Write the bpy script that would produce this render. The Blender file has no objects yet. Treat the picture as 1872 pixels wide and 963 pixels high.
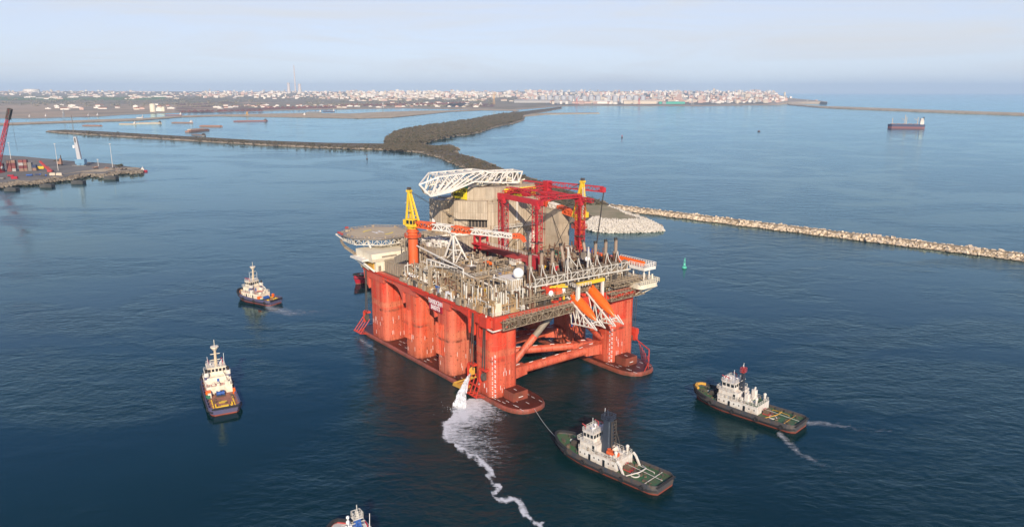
import bpy, bmesh, math, random
import numpy as np
from mathutils import Vector, Matrix
random.seed(7)
R = math.radians
scene = bpy.context.scene
COL = scene.collection

# ------------------------------------------------------------------ camera maths (a pixel of the photograph -> a point of the place)
CX, CY, FP, CAMH, HZ = 936.0, 481.5, 1350.0, 105.0, 168.0
PITCH = math.atan((CY - HZ) / FP)
_c, _s = math.cos(-PITCH), math.sin(-PITCH)
def at(px, py, z=0.0):
    d = Vector(((px - CX) / FP, 1.0, -(py - CY) / FP))
    w = Vector((d.x, _c * d.y - _s * d.z, _s * d.y + _c * d.z))
    t = (z - CAMH) / w.z
    return Vector((w.x * t, w.y * t, z))
def pix(p):
    x, y, z = p[0], p[1], p[2] - CAMH
    yy = _c * y + _s * z; zz = -_s * y + _c * z
    return CX + FP * x / yy, CY - FP * zz / yy

def scl(p):
    return (_c * p[1] + _s * (p[2] - CAMH)) / FP      # metres that one pixel of the photograph spans at p
# ------------------------------------------------------------------ materials
def new_mat(name):
    m = bpy.data.materials.new(name); m.use_nodes = True
    nt = m.node_tree; nt.nodes.clear()
    out = nt.nodes.new('ShaderNodeOutputMaterial')
    b = nt.nodes.new('ShaderNodeBsdfPrincipled')
    nt.links.new(b.outputs[0], out.inputs[0])
    return m, nt, b, out
def N(nt, kind, **kw):
    n = nt.nodes.new(kind)
    for k, v in kw.items():
        if k.startswith('i_'):
            n.inputs[k[2:].replace('_', ' ')].default_value = v
        else: setattr(n, k, v)
    return n
def rgba(c): return (c[0], c[1], c[2], 1.0)
def mixc(nt, fac, a, b, mode='MIX'):
    n = nt.nodes.new('ShaderNodeMix'); n.data_type = 'RGBA'; n.blend_type = mode
    for i, v in ((0, fac), (6, a), (7, b)):
        if isinstance(v, (int, float)): n.inputs[i].default_value = v
        elif isinstance(v, tuple): n.inputs[i].default_value = rgba(v)
        else: nt.links.new(v, n.inputs[i])
    return n.outputs[2]
def ramp(nt, src, pts):
    n = nt.nodes.new('ShaderNodeValToRGB'); e = n.color_ramp.elements
    while len(e) < len(pts): e.new(0.5)
    for i, (p, c) in enumerate(pts):
        e[i].position = p; e[i].color = rgba(c) if isinstance(c, tuple) else (c, c, c, 1)
    nt.links.new(src, n.inputs[0]); return n.outputs[0]
def coords(nt, scale=(1, 1, 1), kind='Object', rot=(0, 0, 0), loc=(0, 0, 0)):
    tc = nt.nodes.new('ShaderNodeTexCoord'); mp = nt.nodes.new('ShaderNodeMapping')
    mp.inputs['Scale'].default_value = scale; mp.inputs['Rotation'].default_value = rot; mp.inputs['Location'].default_value = loc
    nt.links.new(tc.outputs[kind], mp.inputs[0]); return mp.outputs[0]
def noise(nt, vec, scale=1.0, detail=4.0, rough=0.55, dist=0.0):
    n = nt.nodes.new('ShaderNodeTexNoise'); n.inputs['Scale'].default_value = scale
    n.inputs['Detail'].default_value = detail; n.inputs['Roughness'].default_value = rough; n.inputs['Distortion'].default_value = dist
    nt.links.new(vec, n.inputs['Vector']); return n.outputs['Fac']
def math_(nt, op, a, b=None, clamp=False):
    n = nt.nodes.new('ShaderNodeMath'); n.operation = op; n.use_clamp = clamp
    for i, v in enumerate((a, b)):
        if v is None: continue
        if isinstance(v, (int, float)): n.inputs[i].default_value = v
        else: nt.links.new(v, n.inputs[i])
    return n.outputs[0]

def paint(name, col, wear=None, amt=0.5, rough=0.5, streak=True, scale=0.35, fine=None, metallic=0.0, panels=0.0):
    """weathered paint: broad uneven patches, vertical run-off streaks, small specks"""
    m, nt, b, out = new_mat(name)
    wear = wear or tuple(c * 0.55 for c in col)
    n1 = noise(nt, coords(nt, (scale,) * 3), 1.0, 5, 0.6)
    f = ramp(nt, n1, [(0.40, 0.0), (0.72, 1.0)])
    c = mixc(nt, math_(nt, 'MULTIPLY', f, amt), col, wear)
    if streak:
        n2 = noise(nt, coords(nt, (scale * 5, scale * 5, scale * 0.25)), 1.0, 3, 0.6)
        f2 = ramp(nt, n2, [(0.52, 0.0), (0.70, 1.0)])
        c = mixc(nt, math_(nt, 'MULTIPLY', f2, amt * 0.8), c, wear)
    n3 = noise(nt, coords(nt, (scale * 9,) * 3), 1.0, 2, 0.5)
    f3 = ramp(nt, n3, [(0.62, 0.0), (0.74, 1.0)])
    c = mixc(nt, math_(nt, 'MULTIPLY', f3, amt * 0.6), c, fine or tuple(x * 0.45 for x in col))
    if panels:
        tc = nt.nodes.new('ShaderNodeTexCoord'); sx = nt.nodes.new('ShaderNodeSeparateXYZ'); nt.links.new(tc.outputs['Object'], sx.inputs[0])
        br = nt.nodes.new('ShaderNodeTexBrick'); br.inputs['Scale'].default_value = 1.0; br.inputs['Brick Width'].default_value = 2.9; br.inputs['Row Height'].default_value = 5.6; br.inputs['Mortar Size'].default_value = 0.05
        br.inputs['Color1'].default_value = (.62, .60, .57, 1); br.inputs['Color2'].default_value = (1.12, 1.1, 1.06, 1); br.inputs['Mortar'].default_value = (.4, .36, .3, 1)
        cmb = nt.nodes.new('ShaderNodeCombineXYZ'); nt.links.new(math_(nt, 'ADD', sx.outputs[0], sx.outputs[1]), cmb.inputs[0]); nt.links.new(sx.outputs[2], cmb.inputs[1]); nt.links.new(cmb.outputs[0], br.inputs['Vector'])
        c = mixc(nt, panels, c, br.outputs['Color'], 'MULTIPLY')
    nt.links.new(c, b.inputs['Base Color'])
    b.inputs['Roughness'].default_value = rough; b.inputs['Metallic'].default_value = metallic
    return m
def flat(name, col, rough=0.6, emit=None):
    m, nt, b, out = new_mat(name)
    n1 = noise(nt, coords(nt, (0.8,) * 3), 1.0, 4, 0.6)
    c = mixc(nt, n1, tuple(min(1, x * 1.12) for x in col), tuple(x * 0.86 for x in col))
    nt.links.new(c, b.inputs['Base Color']); b.inputs['Roughness'].default_value = rough
    return m

def column_paint(name, top=(0.65, 0.052, 0.021), low=(0.58, 0.098, 0.050), fade=13.0, band=0.6, stain=0.6):
    """faded anti-fouling below, fresher red above, with grime lines at old waterlines and rust runs"""
    m, nt, b, out = new_mat(name)
    tc = nt.nodes.new('ShaderNodeTexCoord'); sx = nt.nodes.new('ShaderNodeSeparateXYZ')
    nt.links.new(tc.outputs['Object'], sx.inputs[0])
    wob = noise(nt, coords(nt, (0.25, 0.25, 0.05)), 1.0, 3, 0.6)
    z = math_(nt, 'ADD', sx.outputs[2], math_(nt, 'MULTIPLY', math_(nt, 'SUBTRACT', wob, 0.5), 2.2))
    zz = math_(nt, 'DIVIDE', z, 30.0)
    fz = fade / 30.0; mid = tuple((x + y) / 2 for x, y in zip(top, low))
    base = ramp(nt, zz, [(0.04, (0.13, 0.040, 0.022)), (0.085, tuple(x * .72 for x in low)), (0.16, low), (fz - .02, low), (fz + .05, mid), (fz + .14, top), (0.9, top)])
    bnd = ramp(nt, zz, [(0.535, 0.0), (0.55, 1.0), (0.61, 1.0), (0.625, 0.0)])
    base = mixc(nt, math_(nt, 'MULTIPLY', bnd, band), base, (0.60, 0.19, 0.10))
    patch = noise(nt, coords(nt, (0.22, 0.22, 0.10)), 1.0, 5, 0.65)
    c = mixc(nt, ramp(nt, patch, [(0.46, 0.0), (0.62, 0.65)]), base, (0.60, 0.135, 0.070))
    patch2 = noise(nt, coords(nt, (0.16, 0.16, 0.09), loc=(50, 20, 7)), 1.0, 5, 0.65)
    c = mixc(nt, ramp(nt, patch2, [(0.52, 0.0), (0.70, stain)]), c, (0.27, 0.045, 0.020))
    grime = noise(nt, coords(nt, (0.16, 0.16, 0.02)), 1.0, 3, 0.6)
    line = ramp(nt, zz, [(0.475, 0.0), (0.49, 1.0), (0.50, 1.0), (0.525, 0.0)])
    c = mixc(nt, math_(nt, 'MULTIPLY', line, ramp(nt, grime, [(0.40, 0.0), (0.56, 0.9)])), c, (0.07, 0.035, 0.022))
    run = noise(nt, coords(nt, (1.3, 1.3, 0.045)), 1.0, 3, 0.6)
    c = mixc(nt, ramp(nt, run, [(0.50, 0.0), (0.68, 0.75)]), c, (0.33, 0.036, 0.016))
    pl = noise(nt, coords(nt, (0.42, 0.42, 0.012), loc=(9, 4, 1)), 1.0, 2, 0.5)
    c = mixc(nt, ramp(nt, pl, [(0.50, 0.0), (0.56, 0.45)]), c, (0.62, 0.16, 0.085))
    br = nt.nodes.new('ShaderNodeTexBrick'); br.inputs['Scale'].default_value = 1.0; br.inputs['Brick Width'].default_value = 3.2; br.inputs['Row Height'].default_value = 2.6; br.inputs['Mortar Size'].default_value = 0.035; br.offset = 0.0
    cmb = nt.nodes.new('ShaderNodeCombineXYZ'); nt.links.new(math_(nt, 'ADD', sx.outputs[0], sx.outputs[1]), cmb.inputs[0]); nt.links.new(sx.outputs[2], cmb.inputs[1]); nt.links.new(cmb.outputs[0], br.inputs['Vector'])
    c = mixc(nt, math_(nt, 'MULTIPLY', br.outputs['Fac'], 0.45), c, (0.26, 0.03, 0.015))
    run2 = noise(nt, coords(nt, (1.1, 1.1, 0.05), loc=(31, 7, 3)), 1.0, 3, 0.6)
    c = mixc(nt, ramp(nt, run2, [(0.55, 0.0), (0.72, 0.6)]), c, (0.62, 0.19, 0.11))
    sp = noise(nt, coords(nt, (1.6, 1.6, 1.1)), 1.0, 3, 0.6)
    c = mixc(nt, ramp(nt, sp, [(0.60, 0.0), (0.68, 0.8)]), c, (0.12, 0.030, 0.015))
    nt.links.new(c, b.inputs['Base Color']); b.inputs['Roughness'].default_value = 0.5
    return m

M = {}
M['column'] = column_paint('column_paint')
M['column_faded'] = column_paint('column_paint_salmon', (0.60, 0.085, 0.048), (0.56, 0.17, 0.10), 17.0, 0.9, 0.35)
M['column_orange'] = column_paint('column_paint_orange', (0.62, 0.075, 0.028), (0.55, 0.115, 0.045), 8.0, 0.25, 0.8)
M['column_old'] = column_paint('column_paint_old', (0.63, 0.046, 0.020), (0.58, 0.100, 0.052), 14.0, 0.8, 0.6)
M['red'] = paint('deck_box_red', (0.58, 0.050, 0.026), (0.33, 0.040, 0.020), 0.55, 0.5, scale=0.3)
M['redside'] = paint('faded_side_red', (0.57, 0.085, 0.048), (0.50, 0.15, 0.10), 0.6, 0.55, scale=0.2)
M['pontoon_top'] = paint('pontoon_top_rust', (0.085, 0.015, 0.009), (0.03, 0.014, 0.010), 0.8, 0.5, streak=False, scale=0.16, fine=(0.24, 0.06, 0.03))
M['pontoon_side'] = paint('pontoon_side_red', (0.27, 0.065, 0.04), (0.10, 0.045, 0.025), 0.8, 0.45, scale=0.3)
M['tan'] = paint('tan_panel', (0.48, 0.32, 0.16), (0.25, 0.14, 0.07), 0.6, 0.6, scale=0.4, panels=0.5)
M['clad'] = paint('beige_cladding', (0.50, 0.43, 0.335), (0.33, 0.26, 0.185), 0.75, 0.6, scale=0.15, panels=0.6)
M['cladrib'] = paint('cladding_rib', (0.40, 0.33, 0.25), (0.24, 0.18, 0.13), 0.7, 0.6, scale=0.2)
M['greysteel'] = paint('grey_steel', (0.28, 0.24, 0.19), (0.15, 0.11, 0.08), 0.6, 0.6, scale=0.4)
M['pipe'] = paint('aged_pipe', (0.38, 0.31, 0.22), (0.22, 0.14, 0.08), 0.6, 0.5, scale=0.6)
M['darksteel'] = paint('dark_steel', (0.085, 0.075, 0.065), (0.05, 0.03, 0.02), 0.6, 0.6, scale=0.5)
M['white'] = paint('white_steel', (0.74, 0.71, 0.65), (0.46, 0.38, 0.28), 0.40, 0.5, scale=0.5)
M['cleanwhite'] = flat('clean_white', (0.80, 0.79, 0.77), 0.45)
M['cream'] = paint('cream_panel', (0.72, 0.66, 0.52), (0.50, 0.40, 0.26), 0.4, 0.55, scale=0.3)
M['rail'] = flat('railing_grey', (0.58, 0.55, 0.49), 0.6)
M['crane_red'] = paint('crane_red', (0.50, 0.028, 0.038), (0.30, 0.02, 0.03), 0.5, 0.5, scale=0.6)
M['girder_red'] = paint('girder_red', (0.42, 0.055, 0.055), (0.30, 0.06, 0.05), 0.5, 0.5, scale=0.5)
M['orange'] = paint('crane_orange', (0.72, 0.12, 0.03), (0.5, 0.1, 0.04), 0.5, 0.5, scale=0.4)
M['lifeboat'] = flat('lifeboat_orange', (0.78, 0.13, 0.012), 0.35)
M['yellow'] = paint('crane_yellow', (0.78, 0.52, 0.03), (0.55, 0.33, 0.04), 0.4, 0.5, scale=0.5)
M['signyellow'] = flat('banner_yellow', (0.86, 0.66, 0.02), 0.6)
M['black'] = flat('black_lettering', (0.015, 0.015, 0.02), 0.6)
M['rubber'] = flat('black_rubber', (0.018, 0.018, 0.02), 0.75)
M['signred'] = flat('name_board_red', (0.36, 0.012, 0.03), 0.5)
M['stack'] = paint('rusty_stack', (0.17, 0.088, 0.052), (0.10, 0.045, 0.025), 0.6, 0.6, scale=0.8)
M['stacktop'] = paint('bare_stack', (0.30, 0.225, 0.165), (0.25, 0.17, 0.12), 0.5, 0.5, scale=0.8)
M['soot'] = flat('sooty_tip', (0.03, 0.026, 0.023), 0.7)
M['grating'] = paint('grating_brown', (0.13, 0.095, 0.065), (0.11, 0.07, 0.045), 0.6, 0.7, streak=False, scale=0.5)
M['glass'] = flat('dark_glass', (0.02, 0.027, 0.035), 0.12)
M['blue'] = flat('equipment_blue', (0.03, 0.10, 0.34), 0.5)
M['green'] = flat('equipment_green', (0.03, 0.17, 0.10), 0.6)
M['helitan'] = paint('helideck_tan', (0.50, 0.40, 0.26), (0.36, 0.27, 0.17), 0.5, 0.7, streak=False, scale=0.2)
M['heligrey'] = paint('helideck_grey', (0.30, 0.28, 0.26), (0.22, 0.2, 0.18), 0.5, 0.7, streak=False, scale=0.2)
M['ochre'] = paint('ochre_paint', (0.60, 0.33, 0.05), (0.4, 0.2, 0.05), 0.5, 0.6)
M['rope'] = flat('rope', (0.55, 0.53, 0.48), 0.8)
M['wire'] = flat('wire_rope', (0.05, 0.045, 0.04), 0.6)

# ------------------------------------------------------------------ mesh builder
class MB:
    def __init__(self): self.v = []; self.f = []; self.m = []; self.mi = 0; self.T = None
    def add(self, vs, fs):
        b = len(self.v)
        if self.T is not None: vs = [self.T @ Vector(p) for p in vs]
        self.v.extend(tuple(p) for p in vs)
        for f in fs: self.f.append(tuple(b + i for i in f)); self.m.append(self.mi)
        return self
    def box(self, x0, x1, y0, y1, z0, z1):
        return self.add([(x0, y0, z0), (x1, y0, z0), (x1, y1, z0), (x0, y1, z0), (x0, y0, z1), (x1, y0, z1), (x1, y1, z1), (x0, y1, z1)],
                        [(0, 3, 2, 1), (4, 5, 6, 7), (0, 1, 5, 4), (1, 2, 6, 5), (2, 3, 7, 6), (3, 0, 4, 7)])
    def cbox(self, c, sx, sy, sz, rz=0.0):
        """box centred on c in plan, standing on c.z"""
        ca, sa = math.cos(rz), math.sin(rz); vs = []
        for z in (0, sz):
            for a, b in ((-1, -1), (1, -1), (1, 1), (-1, 1)):
                x, y = a * sx / 2, b * sy / 2
                vs.append((c[0] + x * ca - y * sa, c[1] + x * sa + y * ca, c[2] + z))
        return self.add(vs, [(0, 3, 2, 1), (4, 5, 6, 7), (0, 1, 5, 4), (1, 2, 6, 5), (2, 3, 7, 6), (3, 0, 4, 7)])
    def bar(self, p, q, r, n=4, r2=None, cap=True):
        p, q = Vector(p), Vector(q); d = q - p
        if d.length < 1e-6: return self
        d.normalize(); a = Vector((0, 0, 1)) if abs(d.z) < 0.9 else Vector((1, 0, 0))
        u = d.cross(a).normalized(); w = d.cross(u); r2 = r if r2 is None else r2
        k = math.sqrt(2) if n == 4 else 1.0
        vs = []
        for c, rr in ((p, r), (q, r2)):
            for i in range(n):
                t = 2 * math.pi * (i + 0.5) / n
                vs.append(c + (u * math.cos(t) + w * math.sin(t)) * rr * k)
        fs = [(i, (i + 1) % n, n + (i + 1) % n, n + i) for i in range(n)]
        if cap: fs += [tuple(range(n - 1, -1, -1)), tuple(range(n, 2 * n))]
        return self.add(vs, fs)
    def path(self, pts, r, n=4):
        for a, b in zip(pts, pts[1:]): self.bar(a, b, r, n)
        return self
    def lathe(self, c, prof, n=16):
        """prof: (radius, z) list about the vertical axis through c"""
        vs = []; fs = []
        for r, z in prof:
            for i in range(n):
                t = 2 * math.pi * i / n; vs.append((c[0] + r * math.cos(t), c[1] + r * math.sin(t), c[2] + z))
        for k in range(len(prof) - 1):
            for i in range(n): fs.append((k * n + i, k * n + (i + 1) % n, (k + 1) * n + (i + 1) % n, (k + 1) * n + i))
        fs.append(tuple(range(n - 1, -1, -1))); fs.append(tuple(range((len(prof) - 1) * n, len(prof) * n)))
        return self.add(vs, fs)
    def ball(self, c, r, n=14, m=9, sz=1.0):
        return self.lathe(c, [(r * math.sin(math.pi * (k + 0.02) / (m + 0.04)), -r * sz * math.cos(math.pi * (k + 0.02) / (m + 0.04))) for k in range(m + 1)], n)
    def prism(self, poly, z0, z1, top=None):
        n = len(poly); top = top or poly
        vs = [(p[0], p[1], z0) for p in poly] + [(p[0], p[1], z1) for p in top]
        return self.add(vs, [tuple(range(n - 1, -1, -1)), tuple(range(n, 2 * n))] + [(i, (i + 1) % n, n + (i + 1) % n, n + i) for i in range(n)])
    def slab(self, poly, axis, a, b):
        """poly in the two other axes, pushed out along axis 'x' or 'y' from a to b"""
        n = len(poly); vs = []
        for t in (a, b):
            for p in poly: vs.append((t, p[0], p[1]) if axis == 'x' else (p[0], t, p[1]))
        return self.add(vs, [tuple(range(n - 1, -1, -1)), tuple(range(n, 2 * n))] + [(i, (i + 1) % n, n + (i + 1) % n, n + i) for i in range(n)])
    def ring(self, c, R_, r, axis='z', n=14, m=6):
        vs = []; fs = []
        for i in range(n):
            t = 2 * math.pi * i / n
            for j in range(m):
                s = 2 * math.pi * j / m; q = R_ + r * math.cos(s); h = r * math.sin(s)
                p = {'z': (q * math.cos(t), q * math.sin(t), h), 'x': (h, q * math.cos(t), q * math.sin(t)), 'y': (q * math.cos(t), h, q * math.sin(t))}[axis]
                vs.append((c[0] + p[0], c[1] + p[1], c[2] + p[2]))
        for i in range(n):
            for j in range(m): fs.append((i * m + j, ((i + 1) % n) * m + j, ((i + 1) % n) * m + (j + 1) % m, i * m + (j + 1) % m))
        return self.add(vs, fs)
    def truss(self, p, q, w, h, bays, rc, rb, up=(0, 0, 1), w2=None, h2=None):
        """four-chord lattice from p to q"""
        p, q = Vector(p), Vector(q); d = (q - p).normalized(); u = Vector(up)
        s = d.cross(u).normalized(); u = s.cross(d).normalized()
        w2 = w if w2 is None else w2; h2 = h if h2 is None else h2
        def corner(t, a, b):
            ww, hh = w + (w2 - w) * t, h + (h2 - h) * t
            return p.lerp(q, t) + s * (a * ww / 2) + u * (b * hh / 2)
        cs = ((-1, -1), (1, -1), (1, 1), (-1, 1))
        for a, b in cs: self.bar(corner(0, a, b), corner(1, a, b), rc)
        for k in range(bays + 1):
            t = k / bays
            for i in range(4): self.bar(corner(t, *cs[i]), corner(t, *cs[(i + 1) % 4]), rb)
            if k < bays:
                t2 = (k + 1) / bays
                for i in range(4):
                    a, b = (cs[i], cs[(i + 1) % 4]) if (k + i) % 2 else (cs[(i + 1) % 4], cs[i])
                    self.bar(corner(t, *a), corner(t2, *b), rb)
        return self
    def rail(self, pts, h=1.1, r=0.05, step=2.0, mid=True):
        pts = [Vector(p) for p in pts]; up = Vector((0, 0, h))
        for a, b in zip(pts, pts[1:]):
            L = (b - a).length; n = max(1, int(round(L / step)))
            self.bar(a + up, b + up, r)
            if mid: self.bar(a + up * 0.5, b + up * 0.5, r * 0.8)
            for k in range(n + 1):
                c = a.lerp(b, k / n); self.bar(c, c + up, r)
        return self
    def build(self, name, mats, parent=None, loc=None, smooth=False):
        me = bpy.data.meshes.new(name); me.from_pydata(self.v, [], self.f)
        if not isinstance(mats, (list, tuple)): mats = [mats]
        for m in mats: me.materials.append(m)
        if max(self.m, default=0) > 0: me.polygons.foreach_set('material_index', self.m)
        if smooth:
            me.polygons.foreach_set('use_smooth', [True] * len(me.polygons))
            try: me.set_sharp_from_angle(angle=R(40))
            except Exception: pass
        me.update()
        o = bpy.data.objects.new(name, me); COL.objects.link(o)
        if parent is not None: o.parent = parent
        if loc is not None: o.location = loc
        return o
def tag(o, label=None, cat=None, group=None, kind=None):
    if label: o['label'] = label
    if cat: o['category'] = cat
    if group: o['group'] = group
    if kind: o['kind'] = kind
    return o
def thing(name, label, cat, loc=(0, 0, 0), rz=0.0, group=None):
    o = bpy.data.objects.new(name, None); COL.objects.link(o); o.location = loc; o.rotation_euler = (0, 0, rz)
    o.empty_display_size = 1.0
    return tag(o, label, cat, group)
def kids(o): return [c for c in bpy.data.objects if c.parent == o]
def copy_tree(o, parent=None):
    c = o.copy(); COL.objects.link(c)
    if parent is not None: c.parent = parent
    for ch in list(o.children): copy_tree(ch, c)
    return c
def rrect(x0, x1, y0, y1, r, n=5):
    pts = []
    for cx, cy, a in ((x1 - r, y1 - r, 0), (x0 + r, y1 - r, 90), (x0 + r, y0 + r, 180), (x1 - r, y0 + r, 270)):
        for k in range(n + 1):
            t = R(a + 90 * k / n); pts.append((cx + r * math.cos(t), cy + r * math.sin(t)))
    return pts
def text_mesh(body, size):
    cu = bpy.data.curves.new('lettering', 'FONT'); cu.body = body; cu.size = size; cu.align_x = 'CENTER'; cu.align_y = 'CENTER'
    cu.extrude = 0.03; cu.offset = 0.012 * size; cu.space_line = 0.85
    o = bpy.data.objects.new('lettering', cu); COL.objects.link(o)
    bpy.context.view_layer.update()
    me = bpy.data.meshes.new_from_object(o.evaluated_get(bpy.context.evaluated_depsgraph_get()))
    bpy.data.objects.remove(o); bpy.data.curves.remove(cu)
    return me
def lettering(body, size, mat, parent, loc, rot, sx=1.0):
    me = text_mesh(body, size); me.materials.clear(); me.materials.append(mat)
    o = bpy.data.objects.new('lettering', me); COL.objects.link(o); o.parent = parent; o.location = loc; o.rotation_euler = rot; o.scale = (sx, 1, 1)
    return o
# ------------------------------------------------------------------ the drilling rig (u = along the pontoons, v = across, z up)
RIGO = Vector((-6.2, 294.5, 0.0)); RIGA = R(-52.2)
RT = Matrix.Translation(RIGO) @ Matrix.Rotation(RIGA, 4, 'Z')
RIG = thing('drilling_rig', 'huge red semi-submersible drilling rig on two pontoons, crowded grey decks above', 'oil rig', RIGO, RIGA)
def on_rig(name, label, cat, u, v, z, group=None):
    return thing(name, label, cat, RT @ Vector((u, v, z)), RIGA, group)
def mb(base=None):
    b = MB()
    if base is not None: b.T = Matrix.Translation(-Vector(base))
    return b
rnd = random.Random(11)

# pontoons -----------------------------------------------------------
def pontoon(v0, v1, sgn):
    cv, hw, hl = (v0 + v1) / 2, (v1 - v0) / 2, 58.8
    poly = []
    for s in (1, -1):
        for k in range(13):
            t = -math.pi / 2 + math.pi * k / 12
            x = math.copysign(abs(math.cos(t)) ** 0.75, math.cos(t)) * 12.0; y = math.copysign(abs(math.sin(t)) ** 0.8, math.sin(t)) * hw
            poly.append((s * (hl - 12.0 + x), cv + s * y))
    inner = [(p[0] * 0.992, cv + (p[1] - cv) * 0.94) for p in poly]
    b = MB(); b.mi = 1; b.prism(poly, -6.0, 0.75); b.mi = 1; b.prism(poly, 0.75, 1.45, inner)
    b.mi = 0; b.prism([(p[0] * 0.9915, cv + (p[1] - cv) * 0.936) for p in poly], 1.40, 1.462)
    b.mi = 1
    b.box(45.2, 50.6, cv - 3.3, cv + 3.0, 1.40, 4.6)                       # end box
    b.box(-51.0, -47.2, cv - 3.0, cv + 3.0, 1.40, 3.6)
    b.mi = 0; b.box(45.4, 50.4, cv - 3.1, cv + 2.8, 4.6, 4.63)
    b.box(19.5, 21.0, cv + sgn * 5, cv + sgn * 6.5, 1.4, 2.2)
    o = b.build('pontoon', [M['pontoon_top'], M['pontoon_side']], RIG)
    d = MB(); r = random.Random(5)
    for i in range(120):
        u = r.uniform(-56, 57.5); v = cv + r.choice((-6.2, -4.6, -2.0, 0.5, 2.5, 5.0, 6.3)) + r.uniform(-.3, .3)
        if abs(u) > 50 and abs(v - cv) > 5: continue
        d.box(u - 0.9, u + 0.9, v - 0.07, v + 0.07, 1.465, 1.50)
    d.box(47.2, 48.9, cv - 0.6, cv - 0.4, 4.632, 4.66)
    d.box(50.605, 50.64, cv - 1, cv + 0.9, 2.6, 2.8)
    d.build('draught_mark', M['cleanwhite'], o)
    w = MB()
    for k in range(40):
        u = r.uniform(-50, 55); w.mi = 0; s = r.uniform(0.5, 2.2)
        w.box(u, u + s, cv + r.uniform(-7, 6), 0, 0, 0) if False else w.cbox((u, cv + r.uniform(-6.5, 6.5), 1.44), s, r.uniform(.3, .8), r.uniform(.06, .3))
    w.build('deck_fitting', M['pontoon_side'], o)
    return o
pontoon(-35.7, -19.3, -1); pontoon(19.3, 35.7, 1)

# columns ------------------------------------------------------------
CU = ((32.8, 44.4), (7.6, 18.3), (-16.4, -5.2), (-46.0, -32.2))
def column(u0, u1, v0, v1, side, corner, i_col=0):
    b = MB(); b.prism(rrect(u0, u1, v0, v1, 2.8, 7), 1.41, 28.95)
    key = 'column' if side > 0 else ('column', 'column_faded', 'column_orange', 'column_old')[i_col]
    o = b.build('column', M[key], RIG, smooth=True)
    vf = v0 if side < 0 else v1                                               # outer face
    s = -1 if side < 0 else 1
    m = MB(); r = random.Random(int(u0 * 10) + side)
    for k in range(15):                                                       # white inspection dashes on the faces
        z = r.choice((3.0, 4.2, 7.5, 9.0, 10.2))
        if k % 2: 
            v = r.uniform(v0 + 2.5, v1 - 2.5); m.box(u1 + 0.02, u1 + 0.06, v - 0.06, v + 0.06, z, z + 1.7)
        else:
            u = r.uniform(u0 + 2.5, u1 - 2.5); m.box(u - 0.06, u + 0.06, min(vf + s * .02, vf + s * .06), max(vf + s * .02, vf + s * .06), z, z + 1.7)
    if corner and u0 > 0:                                                     # ladder of draught marks up the rounded edge
        for k in range(26):
            z = 2.0 + k * 0.6; w = 0.13
            vv = v0 + 1.15 if side < 0 else v0 + 1.1
            for q in (0.0, 0.9):
                if (k + int(q * 2)) % 3 != 2: m.box(u1 - 0.55 - q * .2, u1 + 0.05 - q * .6, vv - q - w, vv - q + w, z, z + 0.26)
    m.build('draught_mark', M['cleanwhite'], o)
    if not corner:                                                            # sea chest pipes on the outer face
        p = MB()
        for k in range(5):
            u = u0 + 1.4 + k * 0.95; p.bar((u, vf + s * 0.35, 8.5 if side < 0 else 5), (u, vf + s * 0.35, 20.5), 0.34, 8)
        p.box(u0 + 0.7, u0 + 6.0, min(vf, vf + s * .35), max(vf, vf + s * .35), 8.3, 20.7)
        p.build('riser_pipe', M['column_orange'], o)
    if i_col == 2 and side < 0:
        p = MB()
        for k in range(4):
            z = 4.5 + k * 4.6
            for q in range(5): p.ring((u1 - 0.5, v1 - 1.1 - 0.5 * abs(q - 2), z + 0.7 * (q - 2)), 0.8, 0.16, 'y', 10, 4)
            p.box(u1 - 0.1, u1 + 0.35, v1 - 3.4, v1 - 0.6, z - 1.2, z - 0.9); p.box(u1 - 0.1, u1 + 0.35, v1 - 3.4, v1 - 0.6, z + 1.0, z + 1.3)
        p.build('fender_bracket', M['darksteel'], o)
    g = MB()
    for z in (6.2, 13.6, 20.4):                                               # welded seams
        g.prism(rrect(u0 - .04, u1 + .04, v0 - .04, v1 + .04, 2.8, 7), z, z + 0.10)
    g.build('weld_seam', M['redside'], o)
    return o
for i, (a, c) in enumerate(CU):
    for s in (-1, 1):
        if i in (0, 3): column(a, c, *((-34.9, -23.4) if s < 0 else (21.8, 35.4)), s, True, i)
        else: column(a, c, *((-34.9, -23.2) if s < 0 else (23.2, 35.0)), s, False, i)

# deck box -----------------------------------------------------------
D = 31.0
def web_profile(z_in=22.0):
    pts = [(44.5, D + .2), (44.5, 27.2)]
    for k in range(4):
        u0 = CU[k][0]; pts.append((u0 + .5, 27.2)); pts.append((u0 + .5, z_in + .4)); pts.append((u0, z_in)) if k < 3 else None
        if k < 3:
            u1 = CU[k + 1][1]
            pts += [(u0 - .4, 24.0), (u0 - 1.6, 26.2), (u0 - 3.4, 27.8), (u0 - 6.0, 28.6), (u1, 28.8)]
            pts.append((u1 - .1, 27.2))
    pts += [(-49.6, 26.5), (-50.0, D + .2)]
    return pts
b = MB(); b.slab(web_profile(), 'y', -35.2, -33.4); b.slab(web_profile(), 'y', 33.4, 35.3)
b.mi = 1
end = [(33.3, 30.9), (33.3, 26.0)] + [(21.8, 26.0), (20.5, 26.6), (-20.5, 26.9), (-21.8, 25.6), (-33.3, 25.6), (-33.3, 30.9)]
b.slab(end, 'x', 42.6, 44.9); b.slab(end, 'x', -49.6, -47.5)
b.box(-49.9, 44.8, -35.3, 35.4, 30.2, D + 0.05)
b.mi = 0; b.box(-47, 42, -33, 33, 28.9, 30.2)
dk = b.build('deck_box', [M['redside'], M['red']], RIG)
b = MB()                                                                      # stiffeners and slanted corner plates on the outer side
for u in (31.5, 34.6, 37.8, 41.5): b.slab([(u - .25, 31), (u + .25, 31), (u + .25, 22.5), (u - .25, 24.5)], 'y', -36.0, -35.15)
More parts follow.
